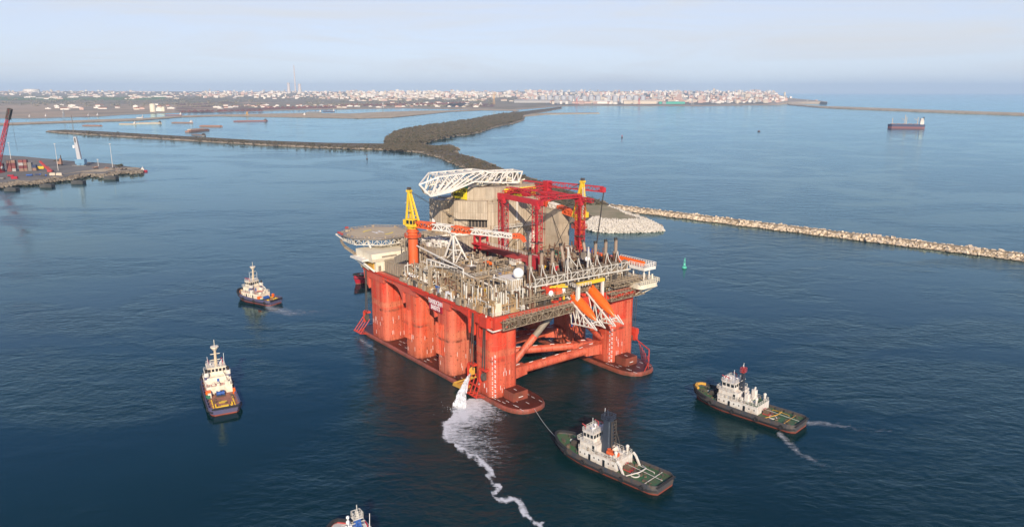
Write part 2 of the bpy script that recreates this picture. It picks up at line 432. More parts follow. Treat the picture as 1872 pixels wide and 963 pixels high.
for u in (20.0, 24.0, -5, 0.0, 3.5, -24, -28, -32): b.box(u - .15, u + .15, -35.55, -35.15, 28.9, 31)
b.box(-49.8, 44.6, -35.75, -35.15, 30.3, 30.75)
b.slab([(19, 30.2), (44, 30.2), (44, 29.4), (30, 28.2)], 'y', -35.7, -35.15)
b.slab([(-9, 30.2), (6, 30.2), (1, 29.2), (-7, 29.4)], 'y', -35.9, -35.15)
b.box(39.6, 43.8, -37.0, -35.0, 27.2, 31.0); b.box(36.5, 38.6, -36.6, -35.0, 27.8, 31.0)
b.box(44.8, 46.0, -35.2, -29.5, 26.2, 31.0)
b.slab([(44.9, 27.5), (46.4, 29.0), (46.4, 31.0), (44.9, 31.0)], 'y', 23, 35)
b.build('deck_stiffener', M['red'], dk)
nb = MB(); nb.box(4.6, 13.6, -35.50, -35.2, 25.0, 29.6)
nbo = nb.build('name_board', M['signred'], RIG)
lettering('TRANSOCEAN\nBARENTS', 2.5, M['cleanwhite'], nbo, (9.1, -35.53, 27.25), (R(90), 0, 0), 0.60)

# braces between the columns -----------------------------------------
def brace(p, q, r, ends=True, n=14):
    p, q = Vector(p), Vector(q); b = MB(); d = (q - p).normalized(); L = (q - p).length
    b.bar(p + d * (0.16 * L if ends else 0), q - d * (0.16 * L if ends else 0), r, n)
    if ends:
        for a, s in ((p, d), (q, -d)):
            pa, pb = a, a + s * 0.17 * L; side = Vector((-d.y, d.x, 0)); w0, w1, h = 2.6, r * 1.0, r * 1.02
            vs = []
            for c, w in ((pa, w0), (pb, w1)):
                for e, f in ((-1, -1), (1, -1), (1, 1), (-1, 1)): vs.append(c + side * (e * w) + Vector((0, 0, f * (h if c is pb else 2.1))))
            b.add(vs, [(0, 3, 2, 1), (4, 5, 6, 7), (0, 1, 5, 4), (1, 2, 6, 5), (2, 3, 7, 6), (3, 0, 4, 7)])
    o = b.build('brace', M['column'], RIG, smooth=True)
    m = MB()
    for t in (0.1, 0.24, 0.38, 0.52, 0.66, 0.8, 0.92):
        c = p.lerp(q, t) + Vector((0, 0, (2.12 if (t < .16 or t > .84) and ends else r) + .02)); m.bar(c - d * 0.9, c + d * 0.9, 0.09)
    m.build('draught_mark', M['cleanwhite'], o); return o
brace((37.6, -23.2, 6.4), (37.6, 21.6, 6.4), 1.7)
brace((-40, -23.2, 6.4), (-40, 21.6, 6.4), 1.55)
brace((14, -23.0, 6.6), (34.5, 21.7, 6.6), 1.5)
brace((14, 23.0, 6.6), (-8, -23, 6.6), 1.5)
brace((12, -23.0, 6.6), (12, 23.0, 6.6), 1.4)
def diag(p, q, r0):
    b = MB(); p, q = Vector(p), Vector(q); k = p.lerp(q, 0.52)
    b.bar(p, k, r0 * 1.15, 12); o = b.build('brace', M['column'], RIG, smooth=True)
    b = MB(); b.bar(k, q, r0, 12); b.build('upper_brace', M['greysteel'] if p.y < 0 else M['column'], o, smooth=True)
diag((39.5, -23.6, 9.5), (40.5, -3.0, 27.2), 1.15)
diag((39.5, 21.6, 11.0), (40.5, 3.0, 27.2), 1.15)
diag((-42, -21.6, 11.0), (-42, -3.0, 27.2), 1.15)
diag((-42, 21.6, 11.0), (-42, 3.0, 27.2), 1.15)
b = MB(); b.bar((20, 24, 10), (20, 24, 29), 0.4, 6); b.build('service_pipe', M['blue'], RIG)

# chains, fairleads and anchor racks on the outer corners ----------------
def anchor_rack(u, s, sgnu):
    b = MB()
    vf = s * 35.0
    for k in range(4):
        uu = u + (k - 1.5) * 2.0
        b.bar((uu, vf, 8.0), (uu + sgnu * 1.5, vf + s * 4.0, 1.8), 0.14); b.bar((uu + sgnu * 1.5, vf + s * 4.0, 1.8), (uu + sgnu * 1.5, vf, 0.9), 0.12)
    b.bar((u - 3, vf + s * 2.2, 5), (u + 3.6 * sgnu, vf + s * 2.2, 5), 0.22)
    b.bar((u - 3.4 + sgnu * 1.5, vf + s * 4.0, 1.8), (u + 3.4 + sgnu * 1.5, vf + s * 4.0, 1.8), 0.18)
    b.bar((u - 3.4 + sgnu * 1.5, vf + s * 1.0, 0.9), (u + 6 * sgnu, vf - s * 2, 1.6), 0.22)
    o = b.build('anchor_rack', M['red'], RIG)
    return o
anchor_rack(35.5, -1, 1); anchor_rack(-49.5, -1, -1); anchor_rack(-48.5, 1, -1)
def fairlead(u, s, z, mat2):
    b = MB(); vf = s * 35.0
    b.box(u - 1.8, u + 1.8, min(vf, vf + s * 1.6), max(vf, vf + s * 1.6), z + 2.0, z + 2.7)
    b.box(u - 2.0, u - 1.6, min(vf, vf + s * 1.9), max(vf, vf + s * 1.9), z - 2.6, z + 2.2)
    o = b.build('fairlead', M['red'], RIG)
    c = MB(); c.ring((u, vf + s * 1.1, z), 0.9, 0.35, 'x', 14, 6); c.box(u - .4, u + .5, min(vf + s * .2, vf + s * 1.8), max(vf + s * .2, vf + s * 1.8), z - 1.5, z + .9)
    c.build('sheave', mat2, o)
    return o
for u, s in ((33.6, -1), (40.6, -1), (-47.0, -1), (43.0, 1)):
    fairlead(u, s, 9.2, M['darksteel'] if u != 33.6 else M['ochre'])
    b = MB()
    for q in (-0.9, 0.6): b.bar((u + q, s * 36.1, 9.5), (u + q * 0.4 + 1.2, s * 36.2, 30.6), 0.13 if s < 0 else 0.07, 4)
    b.build('mooring_chain', M['darksteel'], RIG)
b = MB(); b.slab([(24.5, 1.2), (31.0, 1.6), (31.4, 2.6), (25.2, 2.4)], 'y', -38.6, -35.2); b.bar((25, -38, 2.2), (34, -36.4, 6.8), 0.3); b.bar((27, -36.4, 2.2), (36, -36.2, 7.5), 0.25)
b.build('anchor', M['ochre'], RIG)
b = MB()                                                                      # guard rails round the far pontoon tip
b.path([(45.5, 35.2, 9.0), (54.5, 33.0, 7.6), (57.5, 29.5, 4.6)], 0.16); b.path([(55.5, 33.4, 1.5), (58.2, 28.5, 4.0), (58.6, 26, 1.5)], 0.1)
for k in range(7): b.bar((47.5 + k * 1.6, 34.6 - k * .75, 8.6 - k * .55), (49.5 + k * 1.3, 34.6 - k * .8, 1.5), 0.08)
b.build('tip_guard', M['red'], RIG)
b = MB(); b.box(42.2, 45.0, 35.3, 36.7, 8.2, 13.2); b.box(43.6, 44.6, 36.7, 37.6, 10.5, 12.6); b.build('winch_housing', M['red'], RIG)

# decks, modules and clutter -------------------------------------------
b = MB(); b.box(-49.8, 44.7, -35.2, 35.3, D + .055, D + .12); b.build('main_deck', M['grating'], RIG)
def corrugated(u0, u1, v0, v1, z0, z1, mats, name, parent=RIG, step=1.5, roofrail=False, lip=True):
    b = MB(); b.box(u0, u1, v0, v1, z0, z1)
    b.mi = 1
    n = max(2, int((u1 - u0) / step))
    for k in range(n + 1):
        u = u0 + (u1 - u0) * k / n
        b.box(u - .13, u + .13, v0 - .14, v0 + .02, z0, z1 - .01); b.box(u - .13, u + .13, v1 - .02, v1 + .14, z0, z1 - .01)
    n = max(2, int((v1 - v0) / step))
    for k in range(n + 1):
        v = v0 + (v1 - v0) * k / n
        b.box(u1 - .02, u1 + .14, v - .13, v + .13, z0, z1 - .02); b.box(u0 - .14, u0 + .02, v - .13, v + .13, z0, z1 - .02)
    if lip: b.box(u0 - .22, u1 + .22, v0 - .22, v1 + .22, z1 - .28, z1 + .03)
    o = b.build(name, mats, parent)
    if roofrail:
        r = MB(); r.rail([(u0, v0, z1), (u1, v0, z1), (u1, v1, z1), (u0, v1, z1), (u0, v0, z1)], 1.2, 0.06, 2.2); r.build('railing', M['rail'], o)
    return o
TAN = [M['tan'], M['greysteel']]; GRY = [M['greysteel'], M['pipe']]; CLAD = [M['clad'], M['cladrib']]; WHT = [M['cream'], M['white']]

corrugated(-9, 21, -27.5, -9, D + .1, 39.2, TAN, 'mud_module', roofrail=True)
corrugated(21.2, 31, -24, -8, D + .1, 36.4, TAN, 'pump_module', roofrail=True)
corrugated(-20, -8, -24, -13, 39.2, 44.5, GRY, 'shale_module', roofrail=True)
corrugated(-35.5, -14, -13.5, 8, D + .1, 46.5, CLAD, 'stores_block')
corrugated(31, 38.5, -22, -17.5, D + .1, 40.8, [M['pipe'], M['white']], 'switchgear_block', step=0.9)
corrugated(-6, 30, -8, 0.0, D + .1, 37.6, GRY, 'pipe_rack')
corrugated(30.5, 38.0, -14.5, 35, D + .1, 36.8, GRY, 'engine_room')
corrugated(6, 30, 0, 34, D + .1, 38.0, GRY, 'riser_deck')
corrugated(-30, 6, 18, 35, D + .1, 38.0, GRY, 'aft_module')
corrugated(-36, -18, -32, -26.5, D + .1, 36.0, GRY, 'lower_module')

# accommodation block below the helideck
acc = corrugated(-50, -37.2, -35.6, -20.5, D + .1, 35.6, WHT, 'accommodation_block', step=3.0, lip=False)
b = MB(); b.slab([(-51.5, 35.4), (-36.9, 35.4), (-36.4, 36.8), (-37.2, 38.8), (-51.5, 39.2)], 'y', -37.6, -20.0)
b.build('upper_storey', M['cream'], acc)
b = MB(); b.box(-36.75, -36.45, -33, -26, 37.0, 37.7); b.box(-37.1, -37.0, -34.6, -33.4, 31.4, 33.6); b.box(-37.1, -37.0, -31.4, -30.8, 31.4, 32.6); b.build('window', M['greysteel'], acc)
b = MB()
for q in (-49, -44): b.bar((q, -40.0, 36.0), (q + 6, -35.8, 31.2), 0.3); b.bar((q, -40.0, 36), (q, -36, 36.6), .28)
b.box(-51.5, -40, -40.4, -37.5, 35.6, 36.4)
b.build('davit_strut', M['white'], acc)
b = MB(); b.box(-49, -38.6, -36.2, -35.7, 31.2, 34.8); b.build('ochre_panel', M['ochre'], acc)
corrugated(-50, -38, -19.8, 14, D + .1, 42.0, [M['greysteel'], M['clad']], 'living_quarters', step=2.4)
corrugated(-46, -38, -17, -2, 42.04, 44.2, [M['greysteel'], M['clad']], 'rooftop_room', step=2.4)

# helideck
HC = (-58.5, -23.0, 43.6)
def octa(r, c=HC): return [(c[0] + r * math.cos(R(22.5 + 45 * k)), c[1] + r * math.sin(R(22.5 + 45 * k))) for k in range(8)]
b = MB(); b.prism(octa(16.0), HC[2] - 0.9, HC[2]); hd = b.build('helideck', M['heligrey'], RIG)
b = MB(); b.prism(octa(13.8), HC[2] + .004, HC[2] + .03); b.build('landing_area', M['helitan'], hd)
b = MB(); rh = random.Random(2)
for k in range(40):
    a = rh.uniform(0, 6.28); q = rh.uniform(14.2, 15.6); b.cbox((HC[0] + q * .95 * math.cos(a), HC[1] + q * .95 * math.sin(a), HC[2] + .01), rh.uniform(.3, 1.2), rh.uniform(.3, .9), rh.uniform(.15, .9), a)
b.build('deck_edge_fitting', M['pipe'], hd)
b = MB(); b.mi = 0
z = HC[2] + .034
for q in (-1.5, 1.5): b.box(HC[0] - 2.8, HC[0] + 2.8, HC[1] + q - .3, HC[1] + q + .3, z, z + .02)
b.box(HC[0] - .3, HC[0] + .3, HC[1] - 1.2, HC[1] + 1.2, z, z + .02)
o_ = b.build('landing_letter', M['cleanwhite'], hd)
b = MB()
for k in range(48):
    if k % 24 > 6: continue
    a0, a1 = 2 * math.pi * k / 48, 2 * math.pi * (k + 1) / 48
    b.prism([(HC[0] + rr * math.cos(t), HC[1] + rr * math.sin(t)) for rr, t in ((6.2, a0), (7.0, a0), (7.0, a1), (6.2, a1))], z, z + .02)
b.build('landing_circle', M['signyellow'], hd)
b = MB()
O1, O2 = octa(16.0), octa(17.8)
for k in range(8):
    p0, p1 = Vector((*O1[k], HC[2] - .5)), Vector((*O1[(k + 1) % 8], HC[2] - .5)); q0, q1 = Vector((*O2[k], HC[2] + .35)), Vector((*O2[(k + 1) % 8], HC[2] + .35))
    b.bar(q0, q1, 0.08); b.bar(p0.lerp(q0, .5), p1.lerp(q1, .5), .05)
    for j in range(9): b.bar(p0.lerp(p1, j / 8), q0.lerp(q1, j / 8), .06)
b.build('safety_net', M['pipe'], hd)
b = MB()
for k in range(8):
    p0, p1 = Vector((*octa(15.8)[k], HC[2] - 1)), Vector((*octa(15.8)[(k + 1) % 8], HC[2] - 1)); dn = Vector((0, 0, -1.9))
    b.bar(p0 + dn, p1 + dn, .16)
    for j in range(6):
        a, c = p0.lerp(p1, j / 6), p0.lerp(p1, (j + 1) / 6); b.bar(a, a + dn, .1); b.bar(a if j % 2 else a + dn, c + dn if j % 2 else c, .1)
b.build('edge_truss', M['rail'], hd)
b = MB()
for (a, c) in (((-50, -33), (-53, -33)), ((-50, -33), (-46.5, -33)), ((-62, -35), (-57, -34)), ((-57, -30), (-57, -34)), ((-68, -33), (-60, -33)), ((-66, -20), (-60, -22)), ((-48, -22), (-45, -24)), ((-70, -38), (-60, -36)), ((-74, -30), (-61, -33)), ((-54, -38), (-56, -35))):
    b.bar((a[0], a[1], HC[2] - .9), (c[0], c[1], 39.5), .28)
b.build('support_strut', M['white'], hd)
b = MB(); b.path([(-74, -31, 41.6), (-67, -37, 39.6), (-59, -39, 38.6), (-51, -37.5, 36.2)], .4); b.rail([(-74, -31.5, 41.6), (-67, -37.5, 39.6), (-59, -39.5, 38.6), (-51, -37.9, 36.2)], 1.3, .08, 1.6)
b.path([(-51, -37.6, 36.4), (-48, -36.6, 31.4)], .3); b.box(-76, -73, -33, -28.5, 41.2, 42.4)
b.build('access_stair', M['pipe'], hd)
b = MB(); b.box(-66, -64.6, -39.2, -38.2, HC[2] + .1, HC[2] + 1.0); b.box(-62, -60.8, -39.6, -38.8, HC[2] + .1, HC[2] + 1.0); b.box(-75.6, -74.8, -31, -29.6, HC[2] - .1, HC[2] + .9); b.build('foam_monitor', M['girder_red'], hd)

# drilling house: an eight-sided clad tower with a smaller house on top
def clad_prism(poly, z0, z1, name, parent=RIG, step=1.4, lip=True):
    b = MB(); b.prism(poly, z0, z1); b.mi = 1
    n = len(poly)
    for i in range(n):
        p, q = Vector((*poly[i], 0)), Vector((*poly[(i + 1) % n], 0)); L = (q - p).length; d = (q - p) / L; nn = Vector((d.y, -d.x, 0)); k = max(1, int(L / step))
        for j in range(k):
            c = p + d * (L * (j + .5) / k); a = math.atan2(d.y, d.x); b.cbox((c.x + nn.x * .05, c.y + nn.y * .05, z0), .22, .22, z1 - z0 - .01, a)
    if lip:
        m = Vector((sum(p[0] for p in poly) / n, sum(p[1] for p in poly) / n)); b.mi = 1
        b.prism([(m.x + (p[0] - m.x) * 1.012, m.y + (p[1] - m.y) * 1.012) for p in poly], z1 - .35, z1 + .05)
    return b.build(name, CLAD, parent)
LOW = [(-38, -6.5), (-21.5, -6.5), (-9.2, 5.0), (-9.2, 33.5), (-20, 35), (-38, 35)]
dh = clad_prism(LOW, D + .1, 60.0, 'drilling_house')
clad_prism([(-34, -10.8), (-25.0, -10.8), (-25.0, -6.6), (-34, -6.6)], 40, 60.6, 'side_tower', dh)
# the proud panel on the chamfer
pn = [(-20.2, -6.6), (-10.2, 2.9), (-9.2, 1.8), (-19.4, -7.7)]
clad_prism([pn[0], pn[3], pn[2], pn[1]], 53.2, 61.0, 'raised_panel', dh, 1.0)
b = MB()
for t0, t1, z0, z1 in ((.35, .85, 49.6, 52.6),):
    a, c = Vector((-21.5, -6.5, 0)), Vector((-9.2, 5.0, 0)); p, q = a.lerp(c, t0), a.lerp(c, t1); nn = Vector((.68, -.73, 0)) * .05
    b.add([p + nn + Vector((0, 0, z0)), q + nn + Vector((0, 0, z0)), q + nn + Vector((0, 0, z1)), p + nn + Vector((0, 0, z1))], [(0, 1, 2, 3)])
b.build('doorway', M['soot'], dh)
UP = [(-27, -4.0), (-17.2, -4.0), (-9.4, 5.5), (-9.4, 27), (-14, 32), (-30, 32)]
b = MB(); rw = random.Random(8)
for k in range(9): u = rw.uniform(-37, -23); b.bar((u, -6.9, rw.uniform(32, 44)), (u, -6.9, rw.uniform(52, 60)), rw.uniform(.1, .22))
for k in range(8): t = rw.random(); c = Vector((-21.5, -6.5, 0)).lerp(Vector((-9.2, 5, 0)), t) + Vector((.3, -.3, 0)); b.bar(c + Vector((0, 0, 33)), c + Vector((0, 0, rw.uniform(42, 52))), rw.uniform(.1, .24))
for k in range(16): v = rw.uniform(6, 33); b.bar((-8.8, v, 33), (-8.8, v, rw.uniform(40, 48)), rw.uniform(.1, .3))
for k in range(9): v = rw.uniform(6, 32); b.cbox((-8.5, v, rw.uniform(33, 56)), 1.0, rw.uniform(1, 2.6), rw.uniform(1, 2.4))
for k in range(6): b.cbox((rw.uniform(-36, -23), -7.1, rw.uniform(40, 55)), rw.uniform(1, 2.4), 1.0, rw.uniform(1, 2))
for z0 in (46.0, 54.5): b.box(-37.5, -22, -8.2, -6.7, z0, z0 + .2); b.rail([(-37.5, -8.2, z0 + .2), (-22, -8.2, z0 + .2)], 1.1, .06, 2)
b.rail([(-38, -6.4, 60.05), (-21.6, -6.4, 60.05), (-9.3, 4.9, 60.05), (-9.3, 33.4, 60.05)], 1.1, .06, 2.2)
b.build('wall_fitting', M['pipe'], dh)
uh = clad_prism(UP, 60.04, 66.4, 'upper_house', dh)
b = MB(); b.box(-9.0, 4.5, 29.5, 35.5, D + .1, 56.5)
b.mi = 1
for k in range(8): b.box(4.4, 4.65, 29.7 + k * .78, 29.95 + k * .78, 32, 56.4)
b.build('stair_tower', CLAD, dh)
b = MB()                                                                      # walkways round the tower
for z0 in (49.0,):
    b.box(-9.1, -7.4, 4.5, 33.4, z0, z0 + .25); b.rail([(-7.5, 4.6, z0 + .25), (-7.5, 33.4, z0 + .25)], 1.2, .07, 2)
b.bar((-8.0, 5, 48.9), (-8.0, 33, 48.9), .18)
for k in range(7): b.bar((-9.2, 5 + k * 4.6, 46.5), (-7.6, 5 + k * 4.6, 49), .12)
b.box(-9.1, -8.4, 8, 12, 33, 46.5); b.box(-9.1, -8.6, 22, 27, 38, 46); b.box(-9.15, -8.8, 17, 18, 33, 60)
b.build('wall_walkway', M['rail'], dh)
b = MB()
for u, v, s in ((-24, 0, 3), (-20, 8, 4), (-15, 15, 3.4), (-25, 20, 5), (-13, 22, 2.6), (-28, 10, 4)): b.cbox((u, v, 66.4), s, s * 1.3, rnd.uniform(.8, 2.2), rnd.uniform(0, 1))
for k in range(14): b.bar((rnd.uniform(-30, -11), rnd.uniform(0, 28), 66.4), (rnd.uniform(-30, -11), rnd.uniform(0, 28), 66.8 + rnd.random()), .18)
b.box(-36, -30, -5, 4, 60, 60.8); b.bar((-24, -5.5, 60.5), (-24, -5.5, 64), .5, 8)
b.build('roof_machinery', M['pipe'], uh)

# the derrick top section laid flat across the roof
b = MB()
apex = Vector((-14, -27.2, 69.6))
A0, A1 = [(-10, -24.5, 65.2), (-20, -21.5, 65.2), (-21, -18.5, 73.0), (-11, -20, 72.4)], [(-10, -15.5, 66.2), (-20, -13, 66.4), (-20, 2, 73.4), (-11, 2, 73.4)]
A0 = [Vector(p) for p in A0]; A1 = [Vector(p) for p in A1]
for i in range(4):
    b.bar(A0[i], A1[i], .26); b.bar(apex, A0[i], .26); b.bar(A0[i], A0[(i + 1) % 4], .24); b.bar(A1[i], A1[(i + 1) % 4], .24)
for k in range(5):
    t0, t1 = k / 5, (k + 1) / 5
    for i in range(4):
        p0, p1 = A0[i].lerp(A1[i], t0), A0[i].lerp(A1[i], t1); q0, q1 = A0[(i + 1) % 4].lerp(A1[(i + 1) % 4], t0), A0[(i + 1) % 4].lerp(A1[(i + 1) % 4], t1); mid = q0.lerp(q1, .5)
        b.bar(p0, mid, .13); b.bar(mid, p1, .13)
        if k: b.bar(p0, q0, .17)
B1 = [Vector(p) for p in ((-10, 19, 67.2), (-19, 20, 67.2), (-20, 24, 71.8), (-11, 22, 71.8))]
C0 = [Vector(p) for p in ((-10, -4, 69.4), (-19, -4, 69.4), (-19, 4, 72.4), (-11, 4, 72.4))]
for i in range(4):
    b.bar(C0[i], B1[i], .26); b.bar(B1[i], B1[(i + 1) % 4], .22)
    b.bar(A1[i], C0[i], .3)
    for k in range(7):
        p0, p1 = C0[i].lerp(B1[i], k / 7), C0[i].lerp(B1[i], (k + 1) / 7); q0, q1 = C0[(i + 1) % 4].lerp(B1[(i + 1) % 4], k / 7), C0[(i + 1) % 4].lerp(B1[(i + 1) % 4], (k + 1) / 7)
        b.bar(p0, q1 if k % 2 else q0, .17); b.bar(p0 if k % 2 else q0, p1 if k % 2 else q1, .15); b.bar(p0, q1, .15) if i % 2 else None
dt = b.build('derrick_truss', M['white'], RIG)
b = MB(); r2 = random.Random(3)
for k in range(46):
    v = r2.uniform(-20, 20); u = r2.uniform(-19, -11); z0 = r2.uniform(66.8, 69.5)
    if k % 3: b.bar((u, v, z0), (u + r2.uniform(-2, 2), v + r2.uniform(-5, 5), z0 + r2.uniform(-.6, 1.2)), r2.uniform(.14, .3))
    else: b.cbox((u, v, z0), r2.uniform(.8, 2.2), r2.uniform(1, 3), r2.uniform(.5, 1.4))
b.build('truss_fitting', M['cream'], dt)
b = MB(); b.box(-15.6, -12.4, -5.6, -5.2, 66.5, 69.0); b.build('hoist_panel', M['green'], uh)

# exhaust stacks along the end with their white frames
SV = (-11.9, -6.5, -1.3, 5.3, 16.8, 20.7, 26.2, 31.8)
for i, v in enumerate(SV):
    tilt = i in (3, 4)
    b = MB(); top = (36 - (4.2 if tilt else 0), v + (1.4 if tilt else 0), 48.2); lo = (37 if tilt else 36, v, 36.8); mid = Vector(lo).lerp(Vector(top), .55)
    b.bar(lo, mid, 1.15, 12); o = b.build('exhaust_stack', M['stack'], RIG, smooth=True)
    b = MB(); b.bar(mid, top, .66, 12); b.bar(Vector(mid) - Vector((0, 0, .1)), Vector(mid) + Vector((0, 0, .5)), 1.2, 12); b.build('upper_pipe', M['stacktop'], o, smooth=True)
    b = MB(); d = (Vector(top) - Vector(lo)).normalized(); b.bar(Vector(top) - d * .4, Vector(top) + d * .9 + Vector((-.3, 0, 0)), .68, 12); b.build('stack_tip', M['soot'], o, smooth=True)
b = MB()
b.bar((41.2, -26, 37.9), (41.2, 35.0, 37.0), .24); b.bar((41.2, -14, 40.2), (41.2, 34, 40.0), .1); b.bar((36.8, -26, 37.6), (36.8, 35, 37.2), .24)
for i, v in enumerate(SV + (11.2,)):
    for q in (-1.8,):
        b.path([(41.2, v + q, 37.7), (41.2, v + q, 40.2), (39.6, v + q, 41.8), (38.6, v + q, 44.4), (38.0, v + q, 41), (38.0, v + q, 37.4)], .12)
    b.bar((41.2, v - 1.8, 37.8), (41.2, v + 1.4, 40.2), .09); b.bar((41.2, v + 1.4, 37.8), (41.2, v + 1.4, 40.2), .09)
    b.bar((41.2, v + 1.4, 40.2), (41.2, v + 3.2, 37.6), .08)
for k in range(12): b.bar((41.2, -24 + k * 5.2, 31.2), (41.2, -24 + k * 5.2, 37.8), .2)
b.path([(40.8, 2, 37.8), (38.5, 4.2, 49), (37.5, 8, 38)], .17); b.path([(40.8, 12, 37.8), (38.5, 14.5, 48), (37.5, 17, 38)], .17); b.bar((38.5, 4.2, 46), (38.5, 9, 41), .15)
b.build('stack_frame', M['rail'], RIG)
b = MB()
for i, v in enumerate(SV): b = MB(); b.bar((40.2, v + .9, 31.2), (40.2, v + .9, 37.4), .42, 8); b.build('exhaust_pipe', M['tan'], RIG); b = MB(); b.cbox((38.6, v + 2.6, 36.9), 2.0, 1.7, 3.2); b.build('duct_housing', M['greysteel'], RIG)
b = MB(); b.box(38.2, 41.0, 6.6, 15.2, 38.2, 38.5); b.rail([(38.2, 6.6, 38.5), (41, 6.6, 38.5), (41, 15.2, 38.5), (38.2, 15.2, 38.5)], 2.2, .08, 1.0); b.cbox((37, 5.8, 41), 2.2, 3.2, 2.4); b.cbox((36, 15.6, 43.2), 2.2, 3.2, 2.2)
b.build('fan_platform', M['greysteel'], RIG)
b = MB(); b.ball((38.5, -19.2, 42.9), 1.95, 20, 12); b.bar((38.5, -19.2, 40.6), (38.5, -19.2, 41.4), .6, 8); b.build('radome', M['cleanwhite'], RIG, smooth=True)
b = MB(); b.ball((38.5, 14.0, 43.4), 1.0, 16, 10); b.bar((38.5, 14, 38.5), (38.5, 14, 42.6), .2, 6); b.build('radome', M['cleanwhite'], RIG, smooth=True)

# end face: gangways, wall of pipes, platform at the far corner
def gangway(p, q, w, name='gangway', h=1.9):
    p, q = Vector(p), Vector(q); b = MB(); b.truss(p, q, w, h, max(3, int((q - p).length / 2.4)), .09, .06); d = (q - p).normalized(); s = Vector((-d.y, d.x, 0)) * (w / 2)
    up = Vector((0, 0, h / 2)); b.rail([p + s + up, q + s + up], 1.1, .06, 1.6); b.rail([p - s + up, q - s + up], 1.1, .06, 1.6)
    o = b.build(name, M['pipe'], RIG)
    c = MB(); hz = Vector((0, 0, h / 2 - .1)); c.add([p + s + hz, q + s + hz, q - s + hz, p - s + hz], [(0, 1, 2, 3)]); hz2 = Vector((0, 0, -h / 2)); c.add([p + s + hz2, q + s + hz2, q - s + hz2, p - s + hz2], [(0, 1, 2, 3)])
    c.build('floor_grating', M['grating'], o); return o
gangway((46.6, -33, 28.2), (46.6, -1, 29.0), 2.6, h=2.6); gangway((46.6, 18, 29.4), (46.6, 36.5, 29.4), 2.6, h=2.6)
gangway((46.4, 20, 33.6), (46.4, 38, 33.4), 2.2, h=1.4)
gangway((43.6, -22, 33.8), (43.6, 36, 33.6), 1.8, h=.8)
def clutter(name, u0, u1, v0, v1, z0, z1, n, seed, mat, kinds='pbv', parent=RIG, split=False):
    b = MB(); r = random.Random(seed)
    for k in range(n):
        u, v = r.uniform(u0, u1), r.uniform(v0, v1); c = r.choice(kinds); z = r.uniform(z0, z1)
        if c == 'p':
            L = r.uniform(2, 9); ax = r.random() < .5; q = (min(u + L, u1), v, z) if ax else (u, min(v + L, v1), z); b.bar((u, v, z), q, r.uniform(.09, .26)); b.bar((u, v, z), (u, v, z0), r.uniform(.07, .16)); b.bar(q, (q[0], q[1], z0), r.uniform(.07, .16))
        elif c == 'b': b.cbox((u, v, z0 + .01), r.uniform(.7, 2.6), r.uniform(.7, 2.6), r.uniform(.6, min(2.6, z1 - z0 + .3)), 0)
        elif c == 'v': b.bar((u, v, z0), (u, v, z1), r.uniform(.1, .34), 6)
        elif c == 't': b.lathe((u, v, z0), [(.9, 0), (.9, 1.6), (.5, 2.1)], 10)
        elif c == 'c': b.bar((u - 1, v, z0 + .7), (u + 1, v, z0 + .7), .6, 8)
        if split: b.build(name, mat, parent); b = MB()
    return None if split else b.build(name, mat, parent)
clutter('pipework', 38.4, 43.5, -21, 35, 31.2, 36.6, 190, 1, M['darksteel'], 'pvvb')
clutter('pipework', 38.4, 42.4, -21, 35, 31.2, 34.6, 60, 2, M['tan'], 'bbvp')
clutter('pipework', 38.4, 42.4, -22, 34, 31.2, 36.5, 110, 15, M['pipe'], 'ppvv')
clutter('pipework', 38.4, 42.4, -22, 34, 31.2, 36.5, 50, 35, M['white'], 'ppv')
clutter('pipework', 45.4, 47.5, -33, -1, 27.5, 30.3, 70, 16, M['grating'], 'ppvb')
clutter('red_equipment', 38.4, 44.4, -20, 34, 31.2, 33.6, 22, 21, M['red'], 'bc', split=True)
clutter('pipework', -19, 44, -34.9, -28.2, 31.2, 35.0, 110, 3, M['tan'], 'ppvb')
clutter('pipework', -19, 44, -34.9, -28.2, 31.2, 34.5, 75, 4, M['white'], 'pvpp')
clutter('pipework', -19, 31, -34.5, -28.2, 31.2, 34.0, 120, 5, M['darksteel'], 'ppb')
clutter('pipework', 18, 44, -34.9, -24.5, 31.2, 35.5, 90, 6, M['pipe'], 'ppvv')
clutter('pipework', -19, 44, -35.0, -33.2, 31.2, 33.6, 120, 67, M['pipe'], 'pbv')
clutter('pipework', 31, 44, -34.9, -23, 31.2, 36.6, 110, 68, M['tan'], 'ppvb')
clutter('pipework', 18, 44, -34.9, -24.5, 31.2, 34.5, 90, 46, M['darksteel'], 'ppb')
clutter('pipework', 30, 44, -34.9, -17, 31.2, 36.0, 60, 66, M['white'], 'ppv')
clutter('pipework', -8, 20, -27, -9.5, 39.3, 40.9, 110, 7, M['pipe'], 'ppbv')
clutter('pipework', -8, 20, -27, -9.5, 39.3, 40.4, 50, 57, M['grating'], 'ppb')
clutter('pipework', -8, 6, -27, -9.5, 39.3, 42.0, 36, 8, M['white'], 'ppv')
clutter('pipework', 21.5, 31, -23.5, -8.5, 36.5, 39.0, 60, 9, M['pipe'], 'ppvt')
clutter('pipework', 21.5, 31, -23.5, -8.5, 36.5, 38.0, 60, 29, M['darksteel'], 'ppb')
clutter('pipework', -34, -14, -25.5, -14, 31.2, 43.5, 80, 10, M['darksteel'], 'ppvv')
clutter('pipework', -34, -14, -25.5, -14, 31.2, 42.5, 55, 17, M['white'], 'ppv')
clutter('pipework', -20, -8, -24, -13, 44.6, 46.5, 40, 18, M['white'], 'ppb')
clutter('pipework', -6, 30, -8, 0, 37.7, 39.3, 90, 12, M['darksteel'], 'ppb')
clutter('pipework', -6, 30, -8, 0, 37.7, 39.6, 80, 72, M['pipe'], 'ppv')
